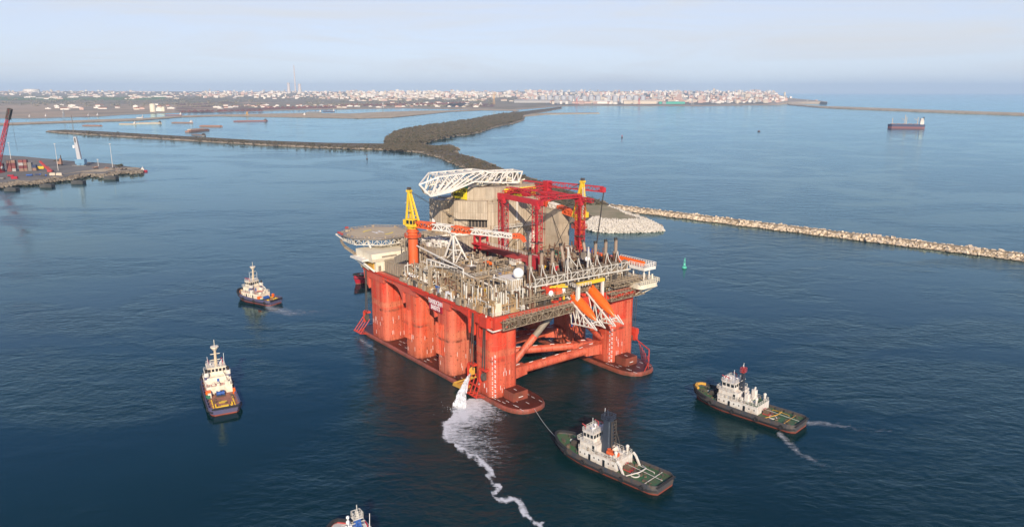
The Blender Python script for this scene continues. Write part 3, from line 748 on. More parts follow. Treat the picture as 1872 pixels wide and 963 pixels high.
clutter('pipework', 6, 30, 0, 34, 38.1, 41.5, 170, 13, M['pipe'], 'ppbvtc')
clutter('pipework', 6, 30, 0, 34, 38.1, 41.0, 70, 19, M['darksteel'], 'ppbb')
clutter('red_equipment', 8, 30, 2, 32, 38.1, 40.6, 26, 22, M['crane_red'], 'bc', split=True)
clutter('pipework', -7, 6, 2, 33, 33.1, 40.5, 90, 14, M['pipe'], 'ppbv')
clutter('pipework', 31, 36.5, -14, 35, 36.9, 40.5, 120, 23, M['grating'], 'pbv')
clutter('yellow_handrail', 20, 33, -31.5, -25, 35.0, 36.4, 44, 24, M['yellow'], 'pp')
clutter('deck_cargo', -4, 19, -24, -11, 39.3, 40.6, 16, 25, M['ochre'], 'bc', split=True)
b = MB()
for k in range(5): b.cbox((29.2 + k * 0.0, -33 + k * 1.2, 31.2), 2, 1, 3.0)
for k in range(9): b.box(30.8, 38.4, -24.5 + k * .1, -24.45 + k * .1, 0, 0) if False else None
b.build('locker', M['white'], RIG)
clutter('pipework', -8, 20, -27, -9.5, 39.3, 43.0, 60, 91, M['pipe'], 'pvvp')
clutter('pipework', -8, 20, -27, -9.5, 39.3, 42.0, 50, 92, M['darksteel'], 'ppvb')
clutter('pipework', -19, 31, -34.6, -28, 31.2, 40.0, 80, 93, M['pipe'], 'pvp')
clutter('pipework', -19, 31, -34.6, -28, 31.2, 37.5, 60, 94, M['stack'], 'pbvp')
clutter('pipework', 21, 44, -34, -16, 31.2, 40.5, 90, 95, M['pipe'], 'pvp')
clutter('pipework', 21, 44, -34, -16, 31.2, 38.5, 60, 96, M['stack'], 'pbvp')
clutter('pipework', 6, 30, 0, 34, 38.1, 43.5, 80, 97, M['stack'], 'pvvp')
clutter('pipework', -34, -14, -26, -14, 31.2, 46, 50, 98, M['pipe'], 'pvp')
# larger equipment standing about the decks
rm = random.Random(31)
for (u0, u1, v0, v1, z, n) in ((-18, 30, -33.5, -28.8, 31.2, 12), (32, 43, -33.5, -23.5, 31.2, 9), (-7, 20, -26, -10, 39.3, 10), (22, 30, -23, -9, 36.5, 7), (7, 29, 1, 32, 38.1, 16), (-34, -15, -25, -15, 31.2, 6), (-34, -15, -12, 7, 46.6, 9), (31, 36, -13, 34, 36.9, 8), (-6, 29, -7.5, -1, 37.7, 6)):
    for k in range(n):
        u, v = rm.uniform(u0, u1), rm.uniform(v0, v1); w, d, h = rm.uniform(1.4, 3.8), rm.uniform(1.2, 3.2), rm.uniform(1.2, 3.2) * (1.4 if z < 32 else 1); mt = rm.choice(('tan', 'tan', 'pipe', 'cream', 'greysteel', 'white', 'clad', 'stacktop'))
        b = MB(); b.cbox((u, v, z), w, d, h)
        for q in range(int(w / .7)): b.cbox((u - w / 2 + .35 + q * .7, v - d / 2 - .03, z + .1), .12, .1, h - .2)
        for q in range(int(d / .7)): b.cbox((u + w / 2 + .03, v - d / 2 + .35 + q * .7, z + .1), .1, .12, h - .2)
        if rm.random() < .5: b.rail([(u - w / 2, v - d / 2, z + h), (u + w / 2, v - d / 2, z + h), (u + w / 2, v + d / 2, z + h)], 1.0, .05, 1.2)
        else: b.bar((u, v, z + h), (u, v, z + h + rm.uniform(.6, 2)), .25, 6)
        b.build('equipment_module', M[mt], RIG)
clutter('pipework', -35, -14.5, -13, 7.5, 46.6, 48.6, 70, 81, M['pipe'], 'ppbv')
clutter('scaffolding', -19, 44, -34.6, -29, 31.2, 38.5, 46, 82, M['rail'], 'vvp')
clutter('scaffolding', 31, 44, -34.6, -15, 31.2, 39, 46, 83, M['rail'], 'vvp')
# stair flights and rails 
b = MB(); b.rail([(-49, -35.0, D + .12), (-37, -35.0, D + .12)], 1.2, .07, 1.6); b.rail([(-18, -35.0, D + .12), (44.4, -35.0, D + .12), (44.4, -21, D + .12)], 1.2, .07, 1.6); b.rail([(44.4, 20, D + .12), (44.4, 35, D + .12), (10, 35, D + .12)], 1.2, .07, 1.6)
b.rail([(31, -16, 36.9), (38, -16, 36.9), (38, 35, 36.9)], 1.2, .07, 1.6)
b.build('railing', M['rail'], RIG)
b = MB(); b.slab([(-28.5, 35.5), (-17.5, 39.5), (-17.5, 43.2), (-28.5, 38.6)], 'y', -31.6, -31.3)
for k in range(9): b.box(-28.3 + k * 1.3, -28.1 + k * 1.3, -31.75, -31.5, 35.8 + k * .48, 38.5 + k * .5)
b.build('curved_windwall', [M['greysteel']], RIG)
# coils of white hose along the rail 
for k in range(9):
    b = MB()
    for q in range(3): b.ring((-17.2 + k * 2.15, -33.2 - .2 * (k % 2), 32.4 + q * .0), 1.25 - q * .28, .22, 'x' if k % 3 else 'y', 12, 5); b.T = Matrix.Translation((.35 * (q + 1), 0, .12 * q))
    for q in range(5): b.bar((rnd.uniform(-1, 1) - 17.2 + k * 2.15, -34.4, 31.4), (rnd.uniform(-1, 1) - 17.2 + k * 2.15, -31.6, 34.2), .12)
    b.build('hose_coil', M['cleanwhite'], RIG)
b = MB()                                                                      # pipe runs up the tan module
for k in range(6): b.path([(-10 + k * 1.1, -28.4, 31.3), (-10 + k * 1.1, -28.4, 37 + k * .4), (-8 + k * 3.2, -28.4, 38 + k * .5), (-8 + k * 3.2, -28.4, 41), (-2 + k * 3, -28.0, 41.2)], .17)
b.path([(-16, -28, 45), (17, -28, 41.6), (17, -28, 32)], .2); b.path([(16.5, -28.2, 40.4), (31, -25, 37.4), (31.4, -25, 31.4)], .17); b.path([(31, -24.6, 41), (38.6, -24.6, 41), (38.6, -24.6, 31.4)], .17); b.path([(42.5, -36.2, 31.6), (42.5, -36.2, 27), (46, -36.0, 26.6), (46, -30, 26.8)], .2)
b.build('white_pipe_run', M['white'], RIG)
# white triangular trusses and the boom rest
b = MB(); b.truss((-27, -25.5, 44.8), (-15, -2, 47.4), .9, .7, 6, .2, .12); b.path([(-25.5, -22.5, 44.5), (-16, -18, 39.2), (-22, -12, 45.8)], .24); b.path([(-20.6, -13, 45.6), (-16, -18, 39.2)], .2); b.bar((-19, -20.5, 44.8), (-16, -18, 39.2), .16)
b.build('support_truss', M['white'], RIG)
b = MB(); T_ = Vector((0.5, -21.4, 52.0))
for p in ((-3.5, -24.0, 39.2), (4.5, -24.0, 39.2), (-3.5, -17, 39.2), (5.5, -17, 39.2)): b.bar(p, T_, .24)
b.bar((-1.5, -22.7, 45.4), (2.6, -22.7, 45.4), .16); b.bar((2.6, -22.7, 45.4), (3.1, -19.1, 45.4), .16); b.bar((-3.5, -24, 39.2), (2.6, -22.7, 45.4), .16); b.bar((4.5, -24, 39.2), (3.1, -19.1, 45.4), .16); b.cbox(T_ + Vector((0, 0, -.3)), 3.4, 2.6, .5)
b.build('boom_rest', M['white'], RIG)

# far corner platform with life rafts
b = MB(); b.box(41, 49, 34.5, 41.0, 37.6, 38.8); b.box(30, 41, 36, 41, 37.8, 38.4); b.rail([(41, 34.5, 38.8), (49, 34.5, 38.8), (49, 41, 38.8), (30, 41, 38.6)], 1.5, .11, 1.3)
for p in ((42, 36, 31.2), (47.5, 36, 33.5), (47.5, 39, 33.5), (35, 40, 31.4)): b.bar(p, (p[0], p[1], 37.8), .28, 6)
b.build('raft_platform', M['white'], RIG)
b = MB(); b.prism(rrect(44, 51.5, 30, 40.5, 2), 31.3, 33.0); b.rail([(44, 40.5, 33), (51.5, 40.5, 33), (51.5, 30, 33)], 1.6, .1, 1.0); b.bar((51, 40, 31.5), (45, 36, 27), .2); b.bar((51, 33, 31.5), (45, 33, 27), .2); b.bar((50, 38, 33), (50, 38, 36.2), .35, 6)
b.build('corner_platform', M['cream'], RIG)
b = MB(); b.box(-10, 44, 35.4, 39.0, 34.2, 34.6); b.rail([(-10, 39, 34.6), (44, 39, 34.6)], 1.2, .08, 2); b.build('side_platform', M['rail'], RIG)
for k in range(9):
    b = MB(); u = 15.0 + k * 3.7 if k < 5 else 34 + (k - 5) * 3.4; b.bar((u - 1.3, 37.8, 39.6 if k > 4 else 38.9), (u + 1.3, 37.8, 39.6 if k > 4 else 38.9), .95, 10); b.cbox((u, 36.4, 38.4), 2.4, 1.5, 1.3); b.build('life_raft_canister', M['lifeboat'], RIG)
b = MB(); b.box(12, 34, 36.2, 41, 37.4, 37.9); b.build('raft_shelf', M['white'], RIG)
# ------------------------------------------------------------------ machines and loose things on the rig
def deck_crane(name, label, base, top, mast_z, tip, boom_mats, rest):
    u, v, z = base; t = on_rig(name, label, 'crane', u, v, z)
    b = mb(base); b.lathe((u, v, z), [(2.0, 0), (2.0, top - z - 2.6), (2.5, top - z - 2.4), (2.5, top - z - 1.9), (2.0, top - z - 1.9), (2.0, top - z - 1.0)], 20)
    p = b.build('pedestal', M['orange'], t, smooth=True)
    b = mb(base); b.lathe((u, v, top - 4.4), [(3.4, 0), (3.4, .18)], 16); b.rail([(u + 3.3 * math.cos(a), v + 3.3 * math.sin(a), top - 4.2) for a in [k * math.pi / 6 for k in range(13)]], 1.1, .07, 2.5); b.build('ring_platform', M['orange'], p)
    d = (Vector(tip) - Vector((u, v, top))); d.z = 0; d.normalize(); s = Vector((-d.y, d.x, 0)); C0 = Vector((u, v, top))
    b = mb(base); b.lathe((u, v, top - 1.0), [(2.2, 0), (2.4, .5), (2.4, 1.1)], 16); b.build('slewing_ring', M['yellow'], t, smooth=True)
    b = mb(base); ang = math.atan2(d.y, d.x); c = C0 - s * 1.6 + d * .8; b.cbox(c, 3.6, 2.6, 3.2, ang); cab = b.build('cab', M['yellow'], t)
    b = mb(base)
    for q in (-1, 1): b.cbox(c + d * 1.0 * 0 + s * 0 + d * 1.3 * q * .0 - s * 1.28 + d * .9 * q + Vector((0, 0, 1.2)), 1.3, .12, 1.5, ang)
    for q in (-.65, .65): b.cbox(c + d * 1.8 + s * q + Vector((0, 0, 1.2)), .12, .95, 1.5, ang)
    b.build('window', M['glass'], cab)
    b = mb(base); b.cbox(C0 + Vector((0, 0, 0)), 4.2, 3.4, 1.4, ang); b.cbox(C0 - d * 2.6 + Vector((0, 0, .3)), 2.4, 2.6, 2.2, ang); b.build('machinery_house', M['yellow'], t)
    b = mb(base); apex = C0 - d * 1.2 + Vector((0, 0, mast_z - top))
    for q in (-1.5, 1.5):
        b.bar(C0 + s * q - d * 2.2, apex + s * q * .35, .32); b.bar(C0 + s * q + d * 2.6, apex + s * q * .35, .36); b.bar((C0 + s * q - d * 2.2).lerp(apex + s * q * .35, .45), (C0 + s * q + d * 2.6).lerp(apex + s * q * .35, .45), .16)
    for f in (.3, .62): b.bar((C0 + s * 1.5 + d * 2.6).lerp(apex + s * .5, f), (C0 - s * 1.5 + d * 2.6).lerp(apex - s * .5, f), .18)
    b.cbox(apex - Vector((0, 0, .4)), 1.8, 1.8, .8, ang); mast = b.build('mast', M['yellow'], t)
    b = mb(base); b.cbox(apex + Vector((0, 0, .4)), 1.2, 1.3, 1.0, ang); b.build('mast_head', M['darksteel'], mast)
    b = mb(base); lp = C0 - d * 3.2 + s * 1.4
    for q in (0, .8): b.bar(lp + s * q, Vector((lp.x, lp.y, mast_z - 2)) + s * q, .09)
    for k in range(16): b.bar(lp + Vector((0, 0, k * .8)), lp + s * .8 + Vector((0, 0, k * .8)), .06)
    b.cbox(Vector((lp.x, lp.y, top + 5)) , 1.6, 1.8, .15, ang); b.cbox(Vector((lp.x, lp.y, top + 9)), 1.6, 1.8, .15, ang); b.build('ladder', M['rail'], mast)
    foot = C0 + d * 1.8 + Vector((0, 0, .9)); T2 = Vector(tip); seg = 5
    for k in range(seg):
        b = mb(base); a, c = foot.lerp(T2, k / seg * .92), foot.lerp(T2, (k + 1) / seg * .92); w = (2.4, 2.6, 2.4, 2.1, 1.8, 1.5)
        b.truss(a, c, w[k], w[k] * .85, 4, .22, .15, (0, 0, 1), w[k + 1], w[k + 1] * .85); b.build('boom_section', boom_mats[k % len(boom_mats)], t)
    b = mb(base); a = foot.lerp(T2, .92); dd = (T2 - foot).normalized(); sd = Vector((-dd.y, dd.x, 0))
    for q in (-.7, .5):
        pl = [a + Vector((0, 0, 1.1)), a + dd * 2.6 + Vector((0, 0, 1.3)), a + dd * 4.6 + Vector((0, 0, .3)), a + dd * 5.6 + Vector((0, 0, -1.6)), a + dd * 4.8 + Vector((0, 0, -1.7)), a + dd * 3.6 + Vector((0, 0, -.5)), a + Vector((0, 0, -.9))]
        vs = [p + sd * q for p in pl] + [p + sd * (q + .2) for p in pl]; n = len(pl); b.add(vs, [tuple(range(n - 1, -1, -1)), tuple(range(n, 2 * n))] + [(i, (i + 1) % n, n + (i + 1) % n, n + i) for i in range(n)])
    jib = b.build('boom_head', M['orange'], t)
    b = mb(base)
    for k in range(3): b.bar(a + dd * (1 + k * 1.1) + sd * -.74 + Vector((0, 0, .3)), a + dd * (1 + k * 1.1) + sd * .74 + Vector((0, 0, .3)), .3 - .06 * k, 10)
    b.build('sheave', M['darksteel'], jib)
    b = mb(base)
    for q in (-.4, .4): b.bar(apex + s * q, foot.lerp(T2, .55) + s * q + Vector((0, 0, 1)), .05)
    b.build('pendant_rope', M['wire'], t)
    return t
OW = (M['orange'], M['white'], M['orange'], M['white'], M['white'])
deck_crane('deck_crane', 'yellow deck crane with red and white boom laid on a white frame', (-19, -28, D + .1), 52.6, 66.6, (29, -10, 53.2), OW, None)
deck_crane('deck_crane', 'orange pedestal crane with yellow cab on the far side, behind the red gantry', (13, 33.5, D + .1), 54.0, 69.0, (-16, 30, 60), (M['orange'], M['orange'], M['white']), None)

# red four-legged gantry crane
G = on_rig('gantry_crane', 'red lattice gantry crane on four tall legs above the pipe deck', 'gantry crane', 5, 19.5, 38.0)
GB = (5, 19.5, 38.0)
for (u, v, z1) in ((-6, 8, 61.5), (16, 8, 61.5), (-6, 31, 61.8), (16, 31, 61.0)):
    b = mb(GB); b.truss((u, v, 37), (u, v, z1), 2.8, 2.8, 11, .12, .065, (1, 0, 0)); b.bar((u - 0.4, v, 37), (u - 0.4, v, z1), .45); leg = b.build('leg', M['crane_red'], G)
    b = mb(GB); b.cbox((u, v, z1), 3.4, 3.4, .9); b.cbox((u, v, z1 + .9), 1.6, 2.0, 1.2); b.cbox((u + 1.0, v - .8, z1 - 1.2), 1.8, 1.4, 1.2); b.build('leg_head', M['crane_red'], leg)
    b = mb(GB); b.cbox((u, v, 46.8), 3.6, 3.6, .25); b.build('access_ring', M['darksteel'], leg)
def girder(p, q, w, h, lattice=True, name='girder'):
    b = mb(GB)
    if lattice: b.truss(p, q, w, h, max(4, int((Vector(q) - Vector(p)).length / 2.6)),   .13, .07)
    else:
        p, q = Vector(p), Vector(q); b.truss(p, q, w * .5, h, 3, .3, .2); d = (q - p).normalized(); s = Vector((-d.y, d.x, 0)) * w / 2; hh = Vector((0, 0, h / 2))
        b.add([p + s + hh, p - s + hh, p - s - hh, p + s - hh, q + s + hh, q - s + hh, q - s - hh, q + s - hh], [(0, 1, 2, 3), (4, 7, 6, 5), (0, 4, 5, 1), (1, 5, 6, 2), (2, 6, 7, 3), (3, 7, 4, 0)])
    return b.build(name, M['crane_red'], G)
girder((-9.5, 8, 63.0), (19.0, 8, 62.8), 1.3, 1.4, False); girder((-9.5, 31, 63.2), (23.0, 31, 62.2), 1.4, 1.3, True)
girder((-31, 10.5, 65.2), (18, 16.2, 65.0), 2.0, 1.7, True, 'upper_girder')
girder((-22, 28, 66.2), (-3, 31, 66.2), 1.5, 1.3, True, 'upper_girder'); girder((-4, 31, 66.4), (21.5, 38, 66.2), 1.8, 2.0, True, 'jib')
girder((16, 8, 64.2), (16, 31, 63.6), 1.3, 1.3, True, 'cross_girder'); girder((-6, 8, 64.4), (-6, 31, 65), 1.2, 1.2, True, 'cross_girder')
for cc, sz in (((-5, 31, 63.0), (3.0, 2.6, 4.8)), ((1, 14.5, 63.2), (3.0, 2.6, 1.6)), ((21.6, 38, 65.0), (1.8, 1.9, 2.0)), ((14, 31, 62.6), (3, 3, 1.0))): b = mb(GB); b.cbox(cc, *sz); b.build('trolley', M['crane_red'], G)
b = mb(GB)
for q in (-.15, .15): b.bar((22.2, 38 + q, 65.2), (26, 30.5 + q, 41.5), .09)
b.cbox((26, 30.5, 40.2), .9, .9, 1.6); b.build('hoist_rope', M['wire'], G)
b = mb(GB)
for p, q in (((-6, 8, 61), (4, 1, 38)), ((16, 8, 61), (-4, 6, 40)), ((-6, 31, 60), (14, 26, 39)), ((16, 31, 61), (10, 20, 39))): b.bar(p, q, .09)
b.build('stay_wire', M['wire'], G)

# catwalk machine: the long red box girder
P0 = (-13, 0.5, 41.5); t = on_rig('catwalk_girder', 'long faded red box girder sloping beside the pipe rack', 'girder', 6, 0.5, 37.7)
def gb(): return mb((6, 0.5, 37.7))
b = gb(); b.box(-12, 24.5, -.7, 1.3, 40.8, 42.6); b.box(-12.3, 24.8, -.95, 1.55, 42.6, 42.85); b.build('box_girder', M['girder_red'], t)
b = gb(); b.rail([(-12, 1.5, 42.85), (24, 1.5, 42.85)], 1.1, .07, 1.8); b.build('railing', M['rail'], t)
b = gb()
for u in (-13.5, -9.5):
    for v in (-1.6, 2.2): b.bar((u, v, 37.7), (u, v, 46.5), .34)
b.box(-14.2, -9, -2, 2.6, 46.4, 47.2); b.bar((-13.5, -1.6, 40), (-9.5, -1.6, 45), .2); b.bar((-13.5, -1.6, 45), (-9.5, -1.6, 40), .2); b.box(-14.8, -8.6, -3, 3, 43.0, 43.3); b.build('portal', M['crane_red'], t)
b = gb(); b.box(22, 26.5, -1.6, 2.4, 38.2, 43.8); b.box(20, 23, -1, 1.8, 37.8, 40.8); b.cbox((17, 3, 39.4), 4, 3, 2.2); b.build('drive_unit', M['crane_red'], t)
b = gb(); b.box(8, 24, -2.6, -1.2, 38.6, 39.6); b.box(9, 25, -2.9, -1.0, 39.6, 39.8); b.build('walkway', M['greysteel'], t)

# pipes stacked in the rack 
b = MB()
for k in range(14): b.bar((-4, -7.4 + k * .5, 38.0 + .35 * (k % 3)), (24, -7.4 + k * .5, 38.0 + .35 * (k % 3)), .22, 6)
b.build('drill_pipe', M['grating'], RIG)

# banners on the house 
def banner(label, body, w, h, base, rz, size, sx):
    t = on_rig('banner', label, 'banner', *base); t.rotation_euler = (0, 0, RIGA + rz)
    b = MB(); n = 10
    for k in range(n):
        x0, x1 = -w / 2 + w * k / n, -w / 2 + w * (k + 1) / n; y0, y1 = .12 * math.sin(k * 1.3), .12 * math.sin((k + 1) * 1.3)
        b.add([(x0, y0, 0), (x1, y1, 0), (x1, y1 + .05, h), (x0, y0 + .05, h), (x0, y0 + .06, 0), (x1, y1 + .06, 0), (x1, y1 + .11, h), (x0, y0 + .11, h)], [(0, 1, 2, 3), (4, 7, 6, 5), (0, 4, 5, 1), (3, 2, 6, 7)])
    b.build('cloth', M['signyellow'], t); lettering(body, size, M['black'], t, (0, -.17, h * .52), (R(90), 0, 0), sx)
banner('yellow banner with two lines of black writing at the left end of the roof house', 'TRANSOCEAN\nBARENTS', 11.0, 5.2, (-20.6, -4.4, 61.4), 0.06, 2.3, .66)
banner('yellow banner with one black word, half hidden behind the red gantry', 'BARENTS', 17.0, 3.8, (-8.6, 19, 61.6), R(90), 2.6, 1.05)
t = on_rig('flag', 'small white flag on a pole beside the drilling house', 'flag', -31, -11.2, 44)
b = MB(); b.bar((0, 0, 0), (0, 0, 11.5), .1, 6); b.build('pole', M['white'], t)
b = MB(); b.add([(0, .02, 8.4), (1.5, .3, 7.6), (1.4, .25, 5.8), (0, .02, 6.8), (0, .05, 8.4), (1.5, .34, 7.6), (1.4, .3, 5.8), (0, .05, 6.8)], [(0, 1, 2, 3), (4, 7, 6, 5), (0, 4, 5, 1), (2, 6, 7, 3)]); b.build('cloth', M['cleanwhite'], t)

# free-fall lifeboats, their ramps and the yellow beam
def lifeboat(label, v, top, nose):
    p, q = Vector((top[0], v, top[1])), Vector((nose[0], v, nose[1])); d = (q - p).normalized(); L = (q - p).length
    t = on_rig('lifeboat', label, 'lifeboat', p.x, v, p.z, 'free-fall lifeboats on the launch ramps')
    base = (p.x, v, p.z); up = Vector((-d.z, 0, d.x)); s = Vector((0, 1, 0))
    b = mb(base); st = ((0, .9), (.04, 1.5), (.2, 1.85), (.55, 1.9), (.78, 1.5), (.92, .85), (1.0, .14)); n = 16; vs = []; fs = []
    for f, r in st:
        for k in range(n):
            a = 2 * math.pi * k / n; vs.append(p + d * (L * f) + s * (r * math.cos(a)) + up * (r * (1.0 if math.sin(a) > 0 else .9) * math.sin(a) + .2))
    for i in range(len(st) - 1):
        for k in range(n): fs.append((i * n + k, i * n + (k + 1) % n, (i + 1) * n + (k + 1) % n, (i + 1) * n + k))
    fs += [tuple(range(n - 1, -1, -1)), tuple(range((len(st) - 1) * n, len(st) * n))]
    b.add(vs, fs); b.build('hull', M['lifeboat'], t, smooth=True)
    b = mb(base); c = p + d * 1.6 + up * 1.3; b.bar(c, c + d * 1.8 + up * .1, .8, 8, .55); b.bar(c + up * .6, c + up * .6 + d * .9, .55, 8); cn = b.build('conning_dome', M['lifeboat'], t, smooth=True)
    b = mb(base)
    for a in (.35, .62): b.bar(c + d * a - s * .84 + up * .45, c + d * a + s * .84 + up * .45, .15)
    b.build('window', M['glass'], cn)
    b = mb(base)
    for k in range(7): 
        for e in (-1, 1): b.cbox(p + d * (2 + k * 1.1) + s * (e * 1.2) + up * 1.22, .22, .22, .2)
    b.bar(p + d * 1.0 - s * 1.62, p + d * (L * .75) - s * 1.35, .1); b.bar(p + d * 1.0 + s * 1.62, p + d * (L * .75) + s * 1.35, .1)
    b.build('grab_line', M['cleanwhite'], t)
    r = MB()
    for e in (-2.05, 2.05):
        a0 = p + s * e - d * 1.5 - up * .5; a1 = q + s * e + d * 1.8 - up * 1.3; r.bar(a0, a1, .24); lo = Vector((44.9, a1.y, a1.z - 1.2)); r.bar(a1, lo, .18); r.bar(a0, lo + Vector((0, 0, 2)), .18)
        for f in (.25, .45, .65, .85):
            x = a0.lerp(a1, f); r.bar(x, lo.lerp(a1, f * .9), .13); r.bar(x, lo.lerp(a1, f * .9 - .22), .12)
        r.bar(a1, a1 + Vector((1.8, 0, -.4)), .18); r.bar(a1 + Vector((1.8, 0, -.4)), a0.lerp(a1, .88) + up * 1.2, .15)
    for f in (.1, .4, .7, 1.0): r.bar(p - s * 2.05 - up * .7 + d * (f * L), p + s * 2.05 - up * .7 + d * (f * L), .15)
    r.build('lifeboat_ramp', M['white'], RIG)
lifeboat('orange lifeboat on the lower left launch ramp, nose pointing down', 2.6, (42.2, 32.6), (55.6, 25.4)); lifeboat('orange lifeboat on the right launch ramp under the yellow beam', 11.2, (42.0, 34.0), (56.4, 25.4))
b = MB(); b.box(46.6, 47.6, 1.2, 14.6, 36.6, 37.8); b.build('yellow_beam', M['yellow'], RIG)
b = MB(); b.box(46.6, 47.5, 13.5, 14.4, 27.5, 36.55); b.build('beam_post', M['white'], RIG); b = MB(); b.box(46.5, 47.6, 1.0, 2.2, 24.6, 36.55); b.build('beam_post', M['white'], RIG); b = MB(); b.bar((44.5, 1.6, 36), (47, 1.6, 36), .25); b.bar((44.5, 14, 36), (47, 14, 36), .25); b.rail([(44.8, 0, 36.4), (48.2, 0, 36.4), (48.2, 7, 36.4)], 1.2, .07, 1.3); b.build('beam_railing', M['white'], RIG)
b = MB(); b.bar((46, -2.5, 36.9), (43, -8.5, 37.0), .24); b.box(43.2, 43.9, -2.6, -1.9, 31.5, 37.0); b.box(43.2, 44, -8, -2, 36.9, 37.4); b.build('yellow_hoist', M['yellow'], RIG)
# containers and small coloured gear standing on the end deck
for lab, u, v, col, s in (('bright orange container standing at the deck edge left of the lifeboats', 43.4, -5.2, 'orange', (2.2, 2.6, 2.9)), ('red container standing behind the orange one', 42.0, -8.4, 'red', (2.2, 3.6, 2.8))):
    t = on_rig('container', lab, 'container', u, v, 34.2, 'containers on the end deck'); b = MB(); b.cbox((0, 0, 0), *s); b.build('shell', M[col], t)
    b = MB()
    for k in range(5): b.cbox((s[0] / 2 + .02, -s[1] / 2 + s[1] * (k + .5) / 5, .1), .1, .16, s[2] - .2)
    for x in (-1, 1):
        for y in (-1, 1): b.cbox((x * s[0] / 2, y * s[1] / 2, -.02), .2, .2, s[2] + .06)
    b.build('door_rib', M[col], t)
for lab, u, v in (('white drum reel beside the orange container', 44.6, -9.2), ('white drum reel between container and lifeboat', 44.0, -2.9)):
    t = on_rig('hose_reel', lab, 'reel', u, v, 34.2, 'white reels on the end deck'); b = MB()
    b.ring((0, 0, 1.0), .75, .3, 'x', 14, 6); b.bar((-.6, 0, 1), (.6, 0, 1), .55, 12); b.build('drum', M['cleanwhite'], t, smooth=True)
    b = MB(); b.bar((-.7, -.7, 0), (-.7, 0, 1), .1); b.bar((.7, -.7, 0), (.7, 0, 1), .1); b.bar((-.7, .7, 0), (-.7, 0, 1), .1); b.bar((.7, .7, 0), (.7, 0, 1), .1); b.build('stand', M['white'], t)
t = on_rig('rescue_boat', 'small orange rescue boat in a cradle on the tan module roof', 'rescue boat', 13, -13.5, 40.2)
b = MB(); st = ((-3, .5), (-2.4, .95), (0, 1.15), (1.8, .85), (3.2, .1)); vs = []; fs = []; n = 10
for x, r_ in st:
    for k in range(n): a = 2 * math.pi * k / n; vs.append((x, r_ * math.cos(a), .9 + r_ * .7 * math.sin(a)))
for i in range(len(st) - 1):
    for k in range(n): fs.append((i * n + k, i * n + (k + 1) % n, (i + 1) * n + (k + 1) % n, (i + 1) * n + k))
fs += [tuple(range(n - 1, -1, -1)), tuple(range(4 * n, 5 * n))]
b.add(vs, fs); b.build('hull', M['lifeboat'], t, smooth=True)
b = MB(); b.bar((-1.5, -1, -.6), (-1.5, 1, .6), .12); b.bar((1.3, -1, -.6), (1.3, 1, .6), .12); b.box(-2.4, 2.4, -.9, .9, -.7, -.5); b.build('cradle', M['darksteel'], t)
t = on_rig('deck_machine', 'small orange deck machine beside the pipe rack', 'machine', 25, -10.5, 37.5)
b = MB(); b.cbox((0, 0, 0), 2.4, 1.8, 1.2); b.build('body', M['orange'], t); b = MB(); b.bar((0, 0, 1.2), (.3, .2, 3.8), .25, 6); b.build('arm', M['darksteel'], t)
b = MB(); b.cbox((21.9, -15.2, 36.6), .8, 1.6, 2.4); b.cbox((22.2, -16.2, 38.6), .8, 3.2, .5); b.build('blue_pump', M['blue'], RIG)
b = MB(); b.cbox((9.5, -33.8, 31.3), 1.4, 1.4, 3.2); b.cbox((8.8, -33.9, 33.6), 3.0, .8, .8); b.build('blue_pump', M['blue'], RIG)
b = MB(); b.slab([(15.0, 31.2), (15.6, 34), (19.4, 34), (20.0, 31.2), (19.3, 31.2), (18.7, 33.3), (16.3, 33.3), (15.7, 31.2)], 'y', -35.0, -32.2); b.build('white_shelter', M['cleanwhite'], RIG)
t = on_rig('net_bundle', 'green netting bundle on the deck between two red legs', 'bundle', 14, 20, 38.1); b = MB()
for k in range(7): b.ball((rnd.uniform(-2, 2), rnd.uniform(-2.6, 2.6), rnd.uniform(.6, 2.2)), rnd.uniform(.8, 1.4), 8, 6)
o = b.build('netting', M['green'], t)
t = on_rig('blue_skid', 'blue framed equipment skid beside the right red leg', 'skid', 18, 34, 38.4); b = MB(); b.truss((-1.6, 0, 1.4), (1.6, 0, 1.4), 3, 2.6, 2, .16, .12); b.build('frame', M['blue'], t); b = MB(); b.bar((-1.2, 0, 1.4), (1.2, 0, 1.4), .9, 10); b.build('tank', M['blue'], t)
t = on_rig('yellow_reel', 'yellow machine between the left pair of smokestacks', 'machine', 26, 3.5, 38.1); b = MB(); b.bar((-1, 0, 1.2), (1.2, 0, 1.2), 1.0, 10); b.cbox((0, 0, 0), 2.6, 2.4, .8); b.build('body', M['yellow'], t)
# ------------------------------------------------------------------ sea, land and far shore
def lerpc(a, b, t): return tuple(x + (y - x) * t for x, y in zip(a, b))
def sstep(a, b, x):
    t = max(0.0, min(1.0, (x - a) / (b - a))); return t * t * (3 - 2 * t)
def interp(pts, x):
    if x <= pts[0][0]: return pts[0][1]
    for (x0, y0), (x1, y1) in zip(pts, pts[1:]):
        if x <= x1: return y0 + (y1 - y0) * (x - x0) / (x1 - x0)
    return pts[-1][1]
from mathutils import noise as mn
def fbm(x, y, s): return mn.fractal(Vector((x / s, y / s, 0.3)), 1.0, 2.0, 4)

